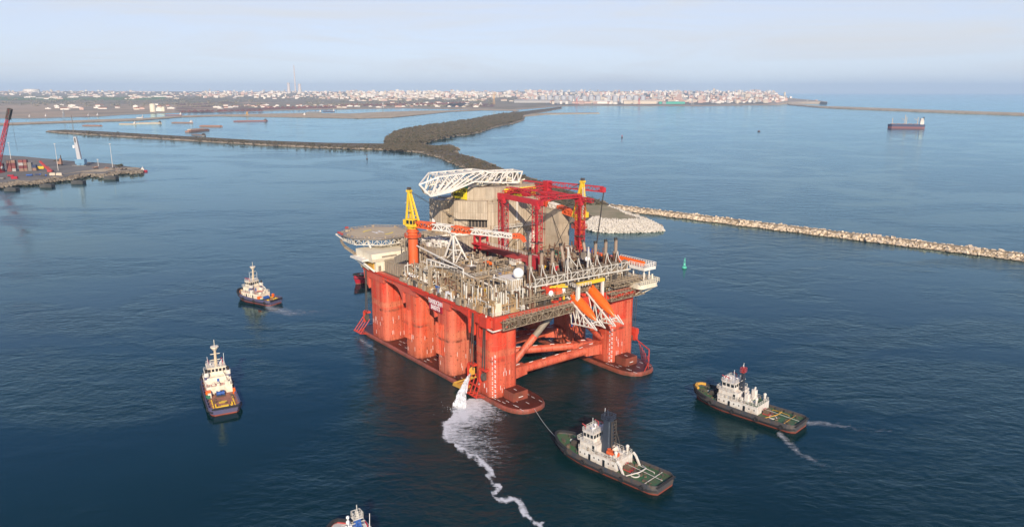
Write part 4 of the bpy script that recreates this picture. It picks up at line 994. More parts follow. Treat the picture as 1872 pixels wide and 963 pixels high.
m, nt, b_, out = new_mat('sea_water')
b_.inputs['Base Color'].default_value = (0.004, 0.019, 0.030, 1); b_.inputs['IOR'].default_value = 1.333; b_.inputs['Specular Tint'].default_value = (0.36, 0.88, 1.0, 1)
big = noise(nt, coords(nt, (0.0050, 0.0075, 0.01), rot=(0, 0, 0.6)), 1.0, 5, 0.55, 1.8)          # slicks and wind patches
tcs = nt.nodes.new('ShaderNodeTexCoord'); sxs = nt.nodes.new('ShaderNodeSeparateXYZ'); nt.links.new(tcs.outputs['Object'], sxs.inputs[0])
shel = nt.nodes.new('ShaderNodeMapRange'); shel.inputs['From Min'].default_value = 20.0; shel.inputs['From Max'].default_value = -260.0; shel.inputs['To Max'].default_value = 0.07; nt.links.new(sxs.outputs[0], shel.inputs['Value'])   # the harbour side lies sheltered
calm = ramp(nt, math_(nt, 'ADD', big, shel.outputs[0]), [(0.47, 0.0), (0.60, 1.0)])
dep = noise(nt, coords(nt, (0.004, 0.004, 0.01), loc=(3, 8, 0)), 1.0, 3, 0.5)
c = mixc(nt, ramp(nt, dep, [(0.3, 0.0), (0.7, 1.0)]), (0.0012, 0.0150, 0.0170), (0.0024, 0.0280, 0.0290))
w1 = noise(nt, coords(nt, (0.30, 0.42, 0.3), rot=(0, 0, 0.35)), 1.0, 6, 0.62, 0.6)
w2 = noise(nt, coords(nt, (0.055, 0.085, 0.05), rot=(0, 0, 0.2)), 1.0, 3, 0.5, 0.5)
h = math_(nt, 'ADD', math_(nt, 'MULTIPLY', w1, 0.55), math_(nt, 'MULTIPLY', w2, 1.25))
bp = nt.nodes.new('ShaderNodeBump'); bp.inputs['Distance'].default_value = 1.0
st = math_(nt, 'SUBTRACT', 0.52, math_(nt, 'MULTIPLY', calm, 0.42)); nt.links.new(st, bp.inputs['Strength'])
nt.links.new(h, bp.inputs['Height'])
df = nt.nodes.new('ShaderNodeBsdfDiffuse'); gl = nt.nodes.new('ShaderNodeBsdfGlossy'); fr = nt.nodes.new('ShaderNodeFresnel'); mx = nt.nodes.new('ShaderNodeMixShader')
fr.inputs['IOR'].default_value = 1.34; gl.inputs['Color'].default_value = (0.67, 0.91, 1.0, 1); nt.links.new(c, df.inputs['Color'])
for nd in (gl, fr): nt.links.new(bp.outputs[0], nd.inputs['Normal'])
nt.links.new(math_(nt, 'SUBTRACT', 0.14, math_(nt, 'MULTIPLY', calm, 0.09)), gl.inputs['Roughness'])
nt.links.new(fr.outputs[0], mx.inputs[0]); nt.links.new(df.outputs[0], mx.inputs[1]); nt.links.new(gl.outputs[0], mx.inputs[2]); nt.links.new(mx.outputs[0], out.inputs[0]); nt.nodes.remove(b_)
M['sea'] = m
b = MB(); b.add([(-33000, -1500, 0), (33000, -1500, 0), (33000, 44000, 0), (-33000, 44000, 0)], [(0, 1, 2, 3)])
tag(b.build('sea', M['sea']), kind='structure')

def vcol_mat(name, rough=0.9, amt=0.35, scale=0.02):
    m, nt, b, out = new_mat(name); a = nt.nodes.new('ShaderNodeAttribute'); a.attribute_name = 'col'
    n1 = noise(nt, coords(nt, (scale,) * 3), 1.0, 5, 0.65)
    c = mixc(nt, ramp(nt, n1, [(0.35, 0.0), (0.7, amt)]), a.outputs['Color'], (0.05, 0.045, 0.03))
    nt.links.new(c, b.inputs['Base Color']); b.inputs['Roughness'].default_value = rough; return m
def set_cols(o, cols):
    at_ = o.data.color_attributes.new('col', 'FLOAT_COLOR', 'POINT')
    at_.data.foreach_set('color', [x for c in cols for x in (c[0], c[1], c[2], 1.0)])

# mainland: the coast runs along these pixels of the photograph, the land behind climbs to the city ridge
COAST = [(-120, 217), (0, 216.5), (60, 217), (120, 215), (180, 213.5), (230, 210), (330, 206.6), (480, 203.5), (560, 201.2), (640, 200.2), (733, 198.6), (800, 199.5), (880, 201), (935, 202), (1000, 197), (1027, 195), (1072, 193.8), (1280, 194.8), (1360, 193.4), (1422, 193.0), (1440, 190.5), (1500, 190.5), (1515, 192)]
BACK = [(-120, 171.8), (1250, 171.8), (1330, 173), (1400, 178), (1440, 186), (1500, 189.5), (1515, 191)]
def landh(p):
    d = Vector((p[0], p[1])).length
    return 3.5 + 98 * max(0.0, min(1.0, (d - 5600) / 8200.0)) ** 1.05 + (4 + 10 * sstep(6000, 12000, d)) * max(0, fbm(p[0], p[1], 1800))
vs, fs, cols = [], [], []
XS = [(-120 + k * 6) for k in range(273)]; NR = 64
for x in XS:
    y0, y1 = interp(COAST, x), interp(BACK, x)
    for j in range(NR):
        s = j / (NR - 1); y = y0 + (y1 - y0) * s ** 0.9
        p = at(x, y); p.z = landh(p) if j else 0.5
        if j == 1: p.z = min(p.z, 3.5)
        vs.append(tuple(p)); px_, py_ = pix(p); f1, f2 = fbm(p.x, p.y, 300), fbm(p.x + 5e3, p.y, 900)
        scrub = lerpc((0.27, 0.22, 0.155), (0.17, 0.155, 0.105), sstep(-.3, .4, f1)); sand = (0.42, 0.31, 0.21); green = (0.11, 0.19, 0.06); ore = (0.17, 0.075, 0.06)
        c = scrub
        if px_ < 300 and 176.5 < py_ < 183: c = lerpc(scrub, green, sstep(-.35, .1, f2 + .25))
        if py_ > 190 and px_ < 480: c = lerpc(scrub, sand, sstep(-.35, .15, f1))
        if 320 < px_ < 900 and py_ > 187: c = lerpc(ore if f2 > -.1 else scrub, sand, sstep(.1, .5, f1))
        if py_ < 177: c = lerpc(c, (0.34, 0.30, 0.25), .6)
        if px_ > 1000: c = lerpc((0.26, 0.23, 0.19), (0.13, 0.12, 0.10), sstep(-.3, .3, f1))
        if j < 2: c = (0.38, 0.31, 0.23)
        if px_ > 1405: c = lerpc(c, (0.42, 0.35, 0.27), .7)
        cols.append(c)
for i in range(len(XS) - 1):
    for j in range(NR - 1): fs.append((i * NR + j, (i + 1) * NR + j, (i + 1) * NR + j + 1, i * NR + j + 1))
b = MB(); b.v = vs; b.f = fs; b.m = [0] * len(fs)
M['land'] = vcol_mat('mainland_ground', 0.95, 0.2, 0.012)
land = tag(b.build('mainland', M['land'], smooth=True), kind='structure'); set_cols(land, cols)

def ground_poly(name, pts, z, mats, bank=3.0, ztop_noise=0.0):
    """a low island from shore points given as pixels of the photograph: banked edge and flat top"""
    P = [at(x, y) for x, y in pts]; bm = bmesh.new()
    area = sum(P[i].x * P[(i + 1) % len(P)].y - P[(i + 1) % len(P)].x * P[i].y for i in range(len(P)))
    if area < 0: P.reverse()
    n = len(P); inner = []
    for i in range(n):
        a, c, d = P[i - 1], P[i], P[(i + 1) % n]; t = ((c - a).normalized() + (d - c).normalized()); t = t.normalized() if t.length > 1e-4 else Vector((1, 0, 0))
        inner.append(c + Vector((-t.y, t.x, 0)) * bank)
    vo = [bm.verts.new((p.x, p.y, -0.3)) for p in P]; vi = [bm.verts.new((p.x, p.y, z)) for p in inner]
    for i in range(n):
        f = bm.faces.new((vo[i], vo[(i + 1) % n], vi[(i + 1) % n], vi[i])); f.material_index = 1
    ed = [bm.edges.get((vi[i], vi[(i + 1) % n])) for i in range(n)]
    bmesh.ops.triangle_fill(bm, edges=ed, use_beauty=True)
    me = bpy.data.meshes.new(name); bm.to_mesh(me); bm.free()
    for mm in mats: me.materials.append(mm)
    o = bpy.data.objects.new(name, me); COL.objects.link(o); return o, P
def ground_mat(name, c1, c2, scale, wet=False):
    m, nt, b, out = new_mat(name)
    n1 = noise(nt, coords(nt, (scale,) * 3), 1.0, 6, 0.65); c = mixc(nt, ramp(nt, n1, [(0.38, 0.0), (0.62, 1.0)]), c1, c2)
    if wet:                                                                   # weed and wet stone along the waterline
        tc = nt.nodes.new('ShaderNodeTexCoord'); sx = nt.nodes.new('ShaderNodeSeparateXYZ'); nt.links.new(tc.outputs['Object'], sx.inputs[0]); c = mixc(nt, ramp(nt, math_(nt, 'ADD', sx.outputs[2], math_(nt, 'MULTIPLY', n1, .5)), [(0.55, 1.0), (0.95, 0.0)]), c, (0.06, 0.05, 0.035))
    nt.links.new(c, b.inputs['Base Color']); b.inputs['Roughness'].default_value = 0.95; return m
M['island'] = ground_mat('island_scrub_ground', (0.15, 0.115, 0.072), (0.085, 0.068, 0.043), 0.03)
M['shore'] = ground_mat('stony_shore', (0.30, 0.25, 0.19), (0.15, 0.12, 0.09), 0.08, True)
M['sandbar'] = ground_mat('sandbar', (0.50, 0.40, 0.27), (0.32, 0.255, 0.17), 0.02)
M['asphalt'] = ground_mat('quay_asphalt', (0.19, 0.175, 0.155), (0.13, 0.12, 0.11), 0.02)
M['turf'] = ground_mat('rough_turf', (0.22, 0.20, 0.105), (0.34, 0.27, 0.17), 0.06)

BW = [(85, 241), (120, 239.5), (180, 242), (330, 251), (480, 259.5), (600, 264), (704, 265.5), (706, 257), (712, 249), (722, 243), (745, 237), (770, 232.5), (800, 228.5), (830, 224), (860, 220), (885, 215), (905, 211), (930, 208), (958, 204.5), (1000, 199.5), (1027, 196),
      (1027, 199), (990, 206), (958, 212), (958, 220), (948, 223.5), (939, 226.5), (905, 233), (878, 242.5), (862, 246), (840, 248.5), (803, 255), (785, 260), (771, 265), (790, 268.5), (808, 268.5), (822, 266.5), (838, 273), (833, 281.5), (858, 288), (883, 295), (920, 311), (1000, 338), (1060, 358), (1100, 371), (1114, 377),
      (1150, 391), (1185, 405), (1200, 414), (1204, 418), (1185, 419.5), (1150, 420), (1110, 420), (1080, 418), (1030, 402), (960, 362), (905, 336), (870, 319), (850, 308), (835, 302.5), (803, 289), (771, 280.5), (720, 276), (680, 274.5), (600, 272), (480, 266.5), (330, 257.5), (180, 248.5), (110, 244)]
isl, BWP = ground_poly('breakwater_island', BW, 3.4, [M['island'], M['shore']], 4.0); tag(isl, kind='structure')
tf, _ = ground_poly('turf_patch', [(1086, 377), (1112, 383), (1145, 396), (1165, 407), (1140, 413), (1095, 410), (1075, 400), (1060, 385)], 3.9, [M['turf'], M['turf']], 1.0); tag(tf, kind='structure')
sb, _ = ground_poly('sandbar', [(-60, 231), (0, 229.6), (123, 225), (256, 220.8), (333, 214.8), (400, 213), (515, 214.6), (656, 217.2), (716, 215.6), (785, 209), (820, 205), (880, 202.2), (935, 203), (941, 205), (950, 203.4), (940, 201.4), (880, 200.8), (820, 202.8), (760, 203.6), (700, 205.5), (640, 208.5), (560, 207.5), (480, 209), (400, 210.5), (333, 212.4), (256, 217.4), (180, 219.5), (123, 222), (0, 226.2), (-60, 228)], 2.2, [M['sandbar'], M['shore']], 2.0); tag(sb, kind='structure')
sp, _ = ground_poly('sand_spit', [(952, 210.5), (1000, 207.2), (1094, 206.6), (1097, 207.9), (1000, 209.8), (956, 213.8)], 1.6, [M['sandbar'], M['sandbar']], 2.0); tag(sp, kind='structure')
far_bw, _ = ground_poly('outer_breakwater', [(1440, 190.2), (1498, 195.6), (1535, 196.4), (1700, 202.8), (1872, 208.6), (1960, 211.5), (1960, 214.6), (1872, 212.2), (1700, 206), (1535, 199.4), (1498, 197.6), (1440, 192.4)], 6.0, [M['sandbar'], M['sandbar']], 6.0)
tag(far_bw, 'long straight outer breakwater on the horizon at right, sandy coloured', 'breakwater')

# scrub on the island: one low wood, many leafy clumps
def leaf_mat(name, c1, c2, c3):
    m, nt, b, out = new_mat(name); oi = nt.nodes.new('ShaderNodeAttribute'); oi.attribute_name = 'col'
    n1 = noise(nt, coords(nt, (0.05,) * 3), 1.0, 3, 0.6); c = mixc(nt, ramp(nt, n1, [(0.35, 0.0), (0.65, 1.0)]), c1, c2)
    c = mixc(nt, 0.5, c, oi.outputs['Color']); nt.links.new(c, b.inputs['Base Color']); b.inputs['Roughness'].default_value = 0.9; return m
M['scrub'] = leaf_mat('winter_scrub', (0.075, 0.072, 0.042), (0.13, 0.105, 0.065), 0)
def inside(p, poly):
    r_ = False; n = len(poly)
    for i in range(n):
        a, c = poly[i], poly[i - 1]
        if (a.y > p[1]) != (c.y > p[1]) and p[0] < (c.x - a.x) * (p[1] - a.y) / (c.y - a.y) + a.x: r_ = not r_
    return r_
def clump(vs, fs, cols, c, r_, h, rg, col, leaves=9):
    for k in range(leaves):
        t = rg.uniform(0, 6.283); q = r_ * math.sqrt(rg.random()); z = h * rg.uniform(.1, 1.0) * (1 - .4 * (q / r_) ** 2)
        p = Vector((c[0] + q * math.cos(t), c[1] + q * math.sin(t), c[2] + z)); s = r_ * rg.uniform(.28, .55)
        a = Vector((rg.uniform(-1, 1), rg.uniform(-1, 1), rg.uniform(-.4, .4))).normalized(); d = Vector((rg.uniform(-.6, .6), rg.uniform(-.6, .6), 1)).normalized(); e = a.cross(d)
        i = len(vs); vs += [tuple(p + a * s), tuple(p + d * s * .9), tuple(p - a * s), tuple(p - d * s * .6), tuple(p + e * s * .8), tuple(p - e * s * .8)]
        fs += [(i, i + 1, i + 4), (i + 1, i + 2, i + 4), (i + 2, i + 3, i + 4), (i + 3, i, i + 4), (i + 1, i, i + 5), (i + 2, i + 1, i + 5), (i + 3, i + 2, i + 5), (i, i + 3, i + 5)]
        v = rg.uniform(.6, 1.35); cols += [tuple(x * v for x in col)] * 6
rg = random.Random(21); vs, fs, cols = [], [], []
# sample in the picture so that near and far ground get equal cover, then stand each clump on its real place
xs = [p[0] for p in BW]; ys = [p[1] for p in BW]; cnt = 0
BWPIX = [Vector((x, y, 0)) for x, y in BW]
while cnt < 9500:
    x = rg.uniform(85, 1115); y = rg.uniform(198, 408)
    if rg.random() < .35: x, y = rg.uniform(700, 960), rg.uniform(205, 275)
    if not inside((x, y), BWPIX): continue
    if x > 1040 and y > 376: continue
    if not inside((x, y + 1.6), BWPIX) and rg.random() < .85: continue
    if not inside((x + 4, y + 2), BWPIX) and rg.random() < .8: continue
    p = at(x, y, 3.3); d = p.length; wood = 700 < x < 940 and y < 262
    hh = rg.uniform(3, 8) if wood else rg.uniform(1.0, 3.6) * (1 if rg.random() < .93 else 1.9); r_ = (rg.uniform(2.5, 6) if wood else rg.uniform(1.4, 3.8)) * (d / 1500) ** .5
    dark = rg.random() < .25; col = (0.045, 0.05, 0.026) if dark else lerpc((0.11, 0.082, 0.052), (0.075, 0.055, 0.038), rg.random())
    clump(vs, fs, cols, p, r_, hh, rg, col, 6); cnt += 1
b = MB(); b.v = vs; b.f = fs; b.m = [0] * len(fs); o = tag(b.build('scrub_wood', M['scrub']), 'brown leafless scrub and dark bushes covering the long island', None, None, 'stuff'); set_cols(o, cols)
# woods on the mainland
vs, fs, cols = [], [], []
for k in range(1300):
    x = rg.uniform(-60, 980); y = rg.uniform(181, 197) if x < 480 else rg.uniform(178, 188)
    if rg.random() < .3: x, y = rg.uniform(560, 900), rg.uniform(186, 196)
    p = at(x, y); p.z = landh(p) - 1; clump(vs, fs, cols, p, rg.uniform(10, 26), rg.uniform(4, 8), rg, lerpc((0.34, 0.28, 0.21), (0.17, 0.165, 0.11), rg.random()), 4)
b = MB(); b.v = vs; b.f = fs; b.m = [0] * len(fs); o = tag(b.build('mainland_wood', M['scrub']), 'grey brown winter wood on the far plain', None, None, 'stuff'); set_cols(o, cols)

# breakwater of rocks to the right, tetrapods round the near head
M['rock'] = ground_mat('pale_concrete_block', (0.72, 0.60, 0.45), (0.40, 0.31, 0.21), 0.5, True)
M['tetra'] = ground_mat('tetrapod_concrete', (0.60, 0.56, 0.49), (0.42, 0.38, 0.32), 0.4)
M['mound'] = ground_mat('mound_earth', (0.32, 0.25, 0.16), (0.24, 0.18, 0.11), 0.08)
A, B = at(1114, 380), at(1960, 484); dv = (B - A).normalized(); nv = Vector((-dv.y, dv.x, 0)); L = (B - A).length
mbw = MB(); n = 80; sec = [(-8.5, -0.3), (-4.5, 2.0), (-2.5, 3.0), (3.2, 3.0), (5.5, 2.0), (9, -0.3)]
for i in range(n):
    t0, t1 = i / n, (i + 1) / n; w0, w1 = 1 + .14 * math.sin(i * .9), 1 + .14 * math.sin((i + 1) * .9)
    for j in range(5):
        (a, za), (c, zc) = sec[j], sec[j + 1]
        mbw.add([A + dv * L * t0 + nv * a * w0 + Vector((0, 0, za)), A + dv * L * t1 + nv * a * w1 + Vector((0, 0, za)), A + dv * L * t1 + nv * c * w1 + Vector((0, 0, zc)), A + dv * L * t0 + nv * c * w0 + Vector((0, 0, zc))], [(0, 1, 2, 3)])
tag(mbw.build('rubble_breakwater', M['mound']), 'low rubble breakwater with pale blocks running from the island head to the right edge', 'breakwater')
def rock(b, p, s, rg):
    v = []
    for sx in (-1, 1):
        for sy in (-1, 1):
            for sz in (-1, 1): v.append(Vector((sx, sy, sz * .8)) * s * .5 + Vector((rg.uniform(-1, 1), rg.uniform(-1, 1), rg.uniform(-1, 1))) * s * .16)
    rot = Matrix.Rotation(rg.uniform(0, 6.28), 4, 'Z') @ Matrix.Rotation(rg.uniform(-.6, .6), 4, 'X')
    b.add([p + rot @ q for q in v], [(0, 1, 3, 2), (4, 6, 7, 5), (0, 4, 5, 1), (2, 3, 7, 6), (0, 2, 6, 4), (1, 5, 7, 3)])
b = MB()
for k in range(2600):
    t = rg.random(); row = rg.random()
    if row < .52: q, z = rg.uniform(-9.6, -3.0), 0
    elif row < .8: q, z = rg.uniform(3.2, 10.0), 0
    else: q, z = rg.gauss(3.6, 1.0), 0
    z = max(-.2, 3.3 * (1 - ((abs(q) - 2.2) / 6.5 if abs(q) > 2.2 else 0))); rock(b, A + dv * L * t + nv * q * (1 + .1 * math.sin(t * 70)) + Vector((0, 0, z * rg.uniform(.75, 1.0))), rg.uniform(.6, 1.9) * (1.7 if rg.random() < .08 else 1), rg)
tag(b.build('armour_rocks', M['rock']), 'pale jumbled blocks heaped along the right hand breakwater', None, None, 'stuff')
b = MB()                                                                      # stony rim of the island
for k in range(2400):
    i = rg.randrange(len(BWP)); p = BWP[i].lerp(BWP[(i + 1) % len(BWP)], rg.random()); x, y = pix(p)
    if y < 220 and rg.random() < .8: continue
    rock(b, p + Vector((rg.uniform(-3, 3), rg.uniform(-3, 3), rg.uniform(0, 1.5))), rg.uniform(.8, 2.4), rg)
tag(b.build('shore_stones', M['shore']), 'brown stones along the edge of the island', None, None, 'stuff')
def tetrapod_mesh():
    b = MB(); dirs = [Vector((0, 0, 1)), Vector((.94, 0, -.33)), Vector((-.47, .816, -.33)), Vector((-.47, -.816, -.33))]
    for d in dirs: b.bar(d * -.1, d * 1.75, .82, 7, .5)
    return b
tm = tetrapod_mesh(); proto = None; SP = []
HEAD = [(1064, 417), (1085, 423), (1110, 425.5), (1150, 425.5), (1185, 424.5), (1210, 422.5), (1206, 417), (1187, 409), (1162, 398), (1135, 389), (1112, 382)]
HP = [at(x, y) for x, y in HEAD]
tries = 0
while len(SP) < 1100 and tries < 60000:
    tries += 1; i = rg.randrange(len(HP) - 1); wgt = (HP[i + 1] - HP[i]).length
    if rg.random() > wgt / 60: continue
    p = HP[i].lerp(HP[i + 1], rg.random()); inw = (at(1120, 400) - p).normalized(); dpt = rg.uniform(-1.5, 24 if i < 5 else 9)
    q = p + inw * dpt; q.z = min(.4 + (dpt + 1.5) * .26, 5.0) + rg.uniform(0, .8)
    if all((q - s).length > 1.45 for s in SP): SP.append(q)
SP.sort(key=lambda p: p.length)
for k, p in enumerate(SP[:296]):
    if proto is None: proto = tm.build('tetrapod', M['tetra'], None, p); o = proto
    else: o = proto.copy(); COL.objects.link(o); o.location = p
    tag(o, 'pale concrete tetrapod in the heap round the island head behind the rig', 'tetrapod', 'tetrapods piled on the island head'); o.rotation_euler = (rg.uniform(-1, 1), rg.uniform(-1, 1), rg.uniform(0, 6.28)); sc_ = rg.uniform(.95, 1.25); o.scale = (sc_,) * 3
b = MB()
for p in SP[296:]:
    b.T = Matrix.Translation(p) @ Matrix.Rotation(rg.uniform(0, 6), 4, 'Z') @ Matrix.Rotation(rg.uniform(-1, 1), 4, 'X'); b.add(tm.v, tm.f)
if len(SP) > 296: tag(b.build('tetrapod_heap', M['tetra']), 'remaining pale tetrapods at the back of the heap', None, None, 'stuff')

# ------------------------------------------------------------------ the far town
M['wallA'] = flat('wall_white', (0.70, 0.65, 0.58)); M['wallB'] = flat('wall_cream', (0.56, 0.48, 0.38)); M['wallC'] = flat('wall_grey', (0.36, 0.35, 0.34)); M['wallD'] = flat('wall_rose', (0.52, 0.36, 0.30)); M['tile'] = flat('roof_tile', (0.30, 0.13, 0.09)); M['silo'] = flat('silo_grey', (0.42, 0.43, 0.45)); M['greenroof'] = flat('green_shed', (0.05, 0.38, 0.28)); M['window'] = flat('window_dark', (0.10, 0.11, 0.13), .3)
def block(b, p, w, d, h, rz, tiled, floors=True):
    b.T = Matrix.Translation(p) @ Matrix.Rotation(rz, 4, 'Z'); b.mi = 0; b.box(-w / 2, w / 2, -d / 2, d / 2, -4, h)
    if tiled:
        b.mi = 1; b.add([(-w / 2 - .6, -d / 2 - .6, h + .02), (w / 2 + .6, -d / 2 - .6, h + .02), (w / 2 + .6, d / 2 + .6, h + .02), (-w / 2 - .6, d / 2 + .6, h + .02), (-w / 2, 0, h + d * .32), (w / 2, 0, h + d * .32)], [(0, 1, 5, 4), (2, 3, 4, 5), (1, 2, 5), (3, 0, 4), (3, 2, 1, 0)])
    else: b.box(-w * .18, w * .12, -d * .3, d * .2, h + .01, h + 2.6)
    if floors and h > 12:
        b.mi = 2; nf = int(h / 3.2); nw = max(2, int(w / 6))
        for f in range(nf):
            for k in range(nw):
                x = -w / 2 + w * (k + .5) / nw; b.box(x - .9, x + .9, -d / 2 - .08, -d / 2, 1.2 + f * 3.2, 2.8 + f * 3.2)
spots = []
rc = random.Random(77)
def town(n, x0, x1, y0, y1, hmin, hmax, wmin, wmax, tile, bias=None):
    for k in range(n):
        x = rc.uniform(x0, x1); y = rc.uniform(y0, y1) * 1000
        p = Vector(((x - CX) / FP * y * 1.0, y, 0)); q = pix(p)
        if q[1] > interp(COAST, q[0]) - 1.0 or q[1] < interp(BACK, q[0]): continue
        p.z = landh(p); h = rc.uniform(hmin, hmax) * (1.5 if rc.random() < .08 else 1)
        spots.append((p, rc.uniform(wmin, wmax), rc.uniform(10, 16), h, rc.uniform(-.5, .5), rc.random() < tile, rc.choice('AAABBCDA' if x < 900 else 'ABBCCDDA')))
town(230, -20, 420, 8.8, 13.5, 6, 11, 14, 44, .5); town(24, -20, 400, 10, 13, 18, 34, 16, 40, 0); town(34, 60, 340, 7.2, 8.8, 7, 12, 40, 110, .1)
town(520, 380, 850, 7.8, 13.2, 7, 20, 14, 44, .45); town(70, 390, 800, 8.5, 13, 18, 40, 16, 44, 0)
town(420, 640, 1010, 8.6, 13.5, 12, 36, 16, 56, .1); town(60, 640, 980, 6.8, 8.6, 6, 14, 20, 70, .5)
town(760, 960, 1425, 6.8, 13.5, 12, 40, 14, 48, .1); town(240, 1000, 1430, 6.0, 7.6, 8, 28, 14, 44, .3); town(70, 1290, 1440, 6.2, 8.6, 8, 26, 12, 40, .4)
town(60, 1425, 1515, 6.0, 7.0, 5, 11, 10, 30, .5); town(60, 400, 720, 4.6, 5.6, 5, 8, 16, 40, .4); town(40, 720, 880, 5.0, 6.4, 5, 9, 18, 46, .4); town(26, 100, 330, 4.2, 5.4, 5, 9, 20, 50, .5)
def appar(s): return s[1] * (s[3] + 5) / s[0].length_squared
spots.sort(key=appar, reverse=True)
WM = {k: M['wall' + k] for k in 'ABCD'}; DESC = {'A': 'white', 'B': 'cream', 'C': 'grey', 'D': 'rose coloured'}
for s in spots[:286]:
    b = MB(); block(b, Vector((0, 0, 0)), s[1], s[2], s[3], 0, s[5]); o = b.build('town_house' if s[3] < 13 else 'apartment_block', [WM[s[6]], M['tile'] if s[5] else WM[s[6]], M['window']], None, s[0]); o.rotation_euler = (0, 0, s[4])
    kindw = ('low ' if s[3] < 13 else 'tall ') + DESC[s[6]] + (' house with tiled roof' if s[5] else ' flat roofed block')
    tag(o, kindw + ' in the hazy town along the far shore', 'building', kindw + 's of the far town')
b = MB()
mats = [WM['A'], M['tile'], M['window'], WM['B'], WM['C'], WM['D']]
for s in spots[286:]:
    i0 = len(b.m); block(b, s[0], s[1], s[2], s[3], s[4], s[5], False); mi = {'A': 0, 'B': 3, 'C': 4, 'D': 5}[s[6]]
    for i in range(i0, len(b.m)):
        if b.m[i] == 0: b.m[i] = mi
tag(b.build('distant_town', mats), 'haze softened mass of smaller houses of the far town', None, None, 'stuff')

def place(x, y, z=None):
    p = at(x, y); p.z = landh(p) if z is None else z; return p
p = place(541, 180); M['chim'] = flat('chimney_concrete', (0.56, 0.50, 0.46)); M['chimred'] = flat('chimney_band', (0.54, 0.43, 0.40))
D_ = scl(p) * FP; top = CAMH + (HZ - 121) / FP * D_; Hc = top - p.z; wpx = D_ / FP
t = thing('chimney_stack', 'very tall slender power station chimney above the far town', 'chimney', p)
b = MB(); b.bar((0, 0, -4), (0, 0, Hc), wpx * 1.5, 14, wpx * .8); b.build('shaft', M['chim'], t, smooth=True)
b = MB()
for k in range(4): b.bar((0, 0, Hc * (.62 + .1 * k)), (0, 0, Hc * (.66 + .1 * k)), wpx * (1.16 - .1 * k), 14)
b.build('painted_band', M['chimred'], t, smooth=True)
for i, (x, w, h_) in enumerate(((529, 5.5, 10), (549, 6, 9))):
    p = place(x, 180); s = scl(p); o = MB().lathe((0, 0, -3), [(w * s * .62, 0), (w * s * .44, h_ * s * 1.0), (w * s * .40, h_ * s * 1.35), (w * s * .45, h_ * s * 1.75)], 18).build('cooling_tower', M['chim'], None, p, True); tag(o, ('cooling tower just left of the tall chimney', 'cooling tower just right of the tall chimney')[i], 'cooling tower', 'cooling towers beside the chimney')
for i, (x, y, r_, h_, lab) in enumerate(((60, 180.5, 13, 5, 'wide white storage tank on the green plain at left'), (280, 206.5, 5.2, 14, 'pale yellow silo tower on the far quay'), (299, 205.5, 3.0, 8, 'short pale yellow silo beside the taller one'))):
    p = place(x, y); s = scl(p); o = MB().lathe((0, 0, -1), [(r_ * s, 0), (r_ * s, h_ * s), (r_ * s * .3, h_ * s * 1.12)], 20).build('storage_tank' if i == 0 else 'silo', M['wallA'] if i == 0 else M['cream'], None, p, True); tag(o, lab, 'tank' if i == 0 else 'silo')
p = place(288, 205.5); b = MB(); s = scl(p)
b.box(-12 * s, 9 * s, 0, 20, 0, 6 * s); b.box(-13 * s, -3 * s, 0, 18, 6 * s, 11 * s); b.box(-10 * s, 2 * s, 2, 16, 11 * s, 13.5 * s); tag(b.build('mill_building', M['wallA'], None, p), 'stepped white mill building between the yellow silos', 'building')
pr = None
for k in range(15):
    x = 992 + k * 12.6 + (6 if k > 8 else 0); p = place(x, 190.5); s = scl(p)
    o = MB().lathe((0, 0, -1), [(5.0 * s, 0), (5.0 * s, 11 * s), (2.0 * s, 12.6 * s)], 14).build('grain_silo', M['silo'], None, p, True); tag(o, 'grey round grain silo in the long row on the far quay', 'silo', 'grain silos in a row on the far quay')
for x0, x1, y, h_, mt, lab in ((1205, 1252, 192.6, 3, 'greenroof', 'long low green roofed shed on the far quay'), (940, 1040, 191.0, 4, 'wallC', 'long dark grey shed beside the grain silos'), (1140, 1200, 192.5, 5, 'wallB', 'cream warehouse right of the grain silos'), (1085, 1120, 192.2, 4, 'wallA', 'white warehouse on the far quay'), (1045, 1080, 192.0, 3, 'wallD', 'rose coloured warehouse on the far quay')):
    p = place((x0 + x1) / 2, y); s = scl(p); b = MB(); w = (x1 - x0) * s / 2; b.box(-w, w, 0, 40, -2, h_ * s); b.add([(-w, -2, h_ * s), (w, -2, h_ * s), (w, 42, h_ * s), (-w, 42, h_ * s), (-w, 20, h_ * s * 1.4), (w, 20, h_ * s * 1.4)], [(0, 1, 5, 4), (2, 3, 4, 5), (1, 2, 5), (3, 0, 4)]); tag(b.build('warehouse', M[mt], None, p), lab, 'warehouse')
def port_crane(x, y, hpx, col, lab, grp='port cranes along the far quay'):
    p = place(x, y); s = scl(p); t = thing('port_crane', lab, 'crane', p, 0, grp); b = MB(); H = hpx * s
    for a in (-1, 1):
        for c_ in (-1, 1): b.bar((a * 1.6 * s, c_ * 1.6 * s, 0), (a * .8 * s, c_ * .8 * s, H * .55), .3 * s)
    b.build('portal', M[col], t); b = MB(); b.cbox((0, 0, H * .55), 2.4 * s, 2 * s, 2.0 * s); b.build('cab', M[col], t); b = MB(); b.bar((0, 0, H * .62), (3.2 * s, -2 * s, H), .32 * s); b.bar((0, 0, H * .62), (-.6 * s, 0, H * .92), .26 * s); b.bar((-.6 * s, 0, H * .92), (3.2 * s, -2 * s, H), .12 * s); b.build('jib', M[col], t)
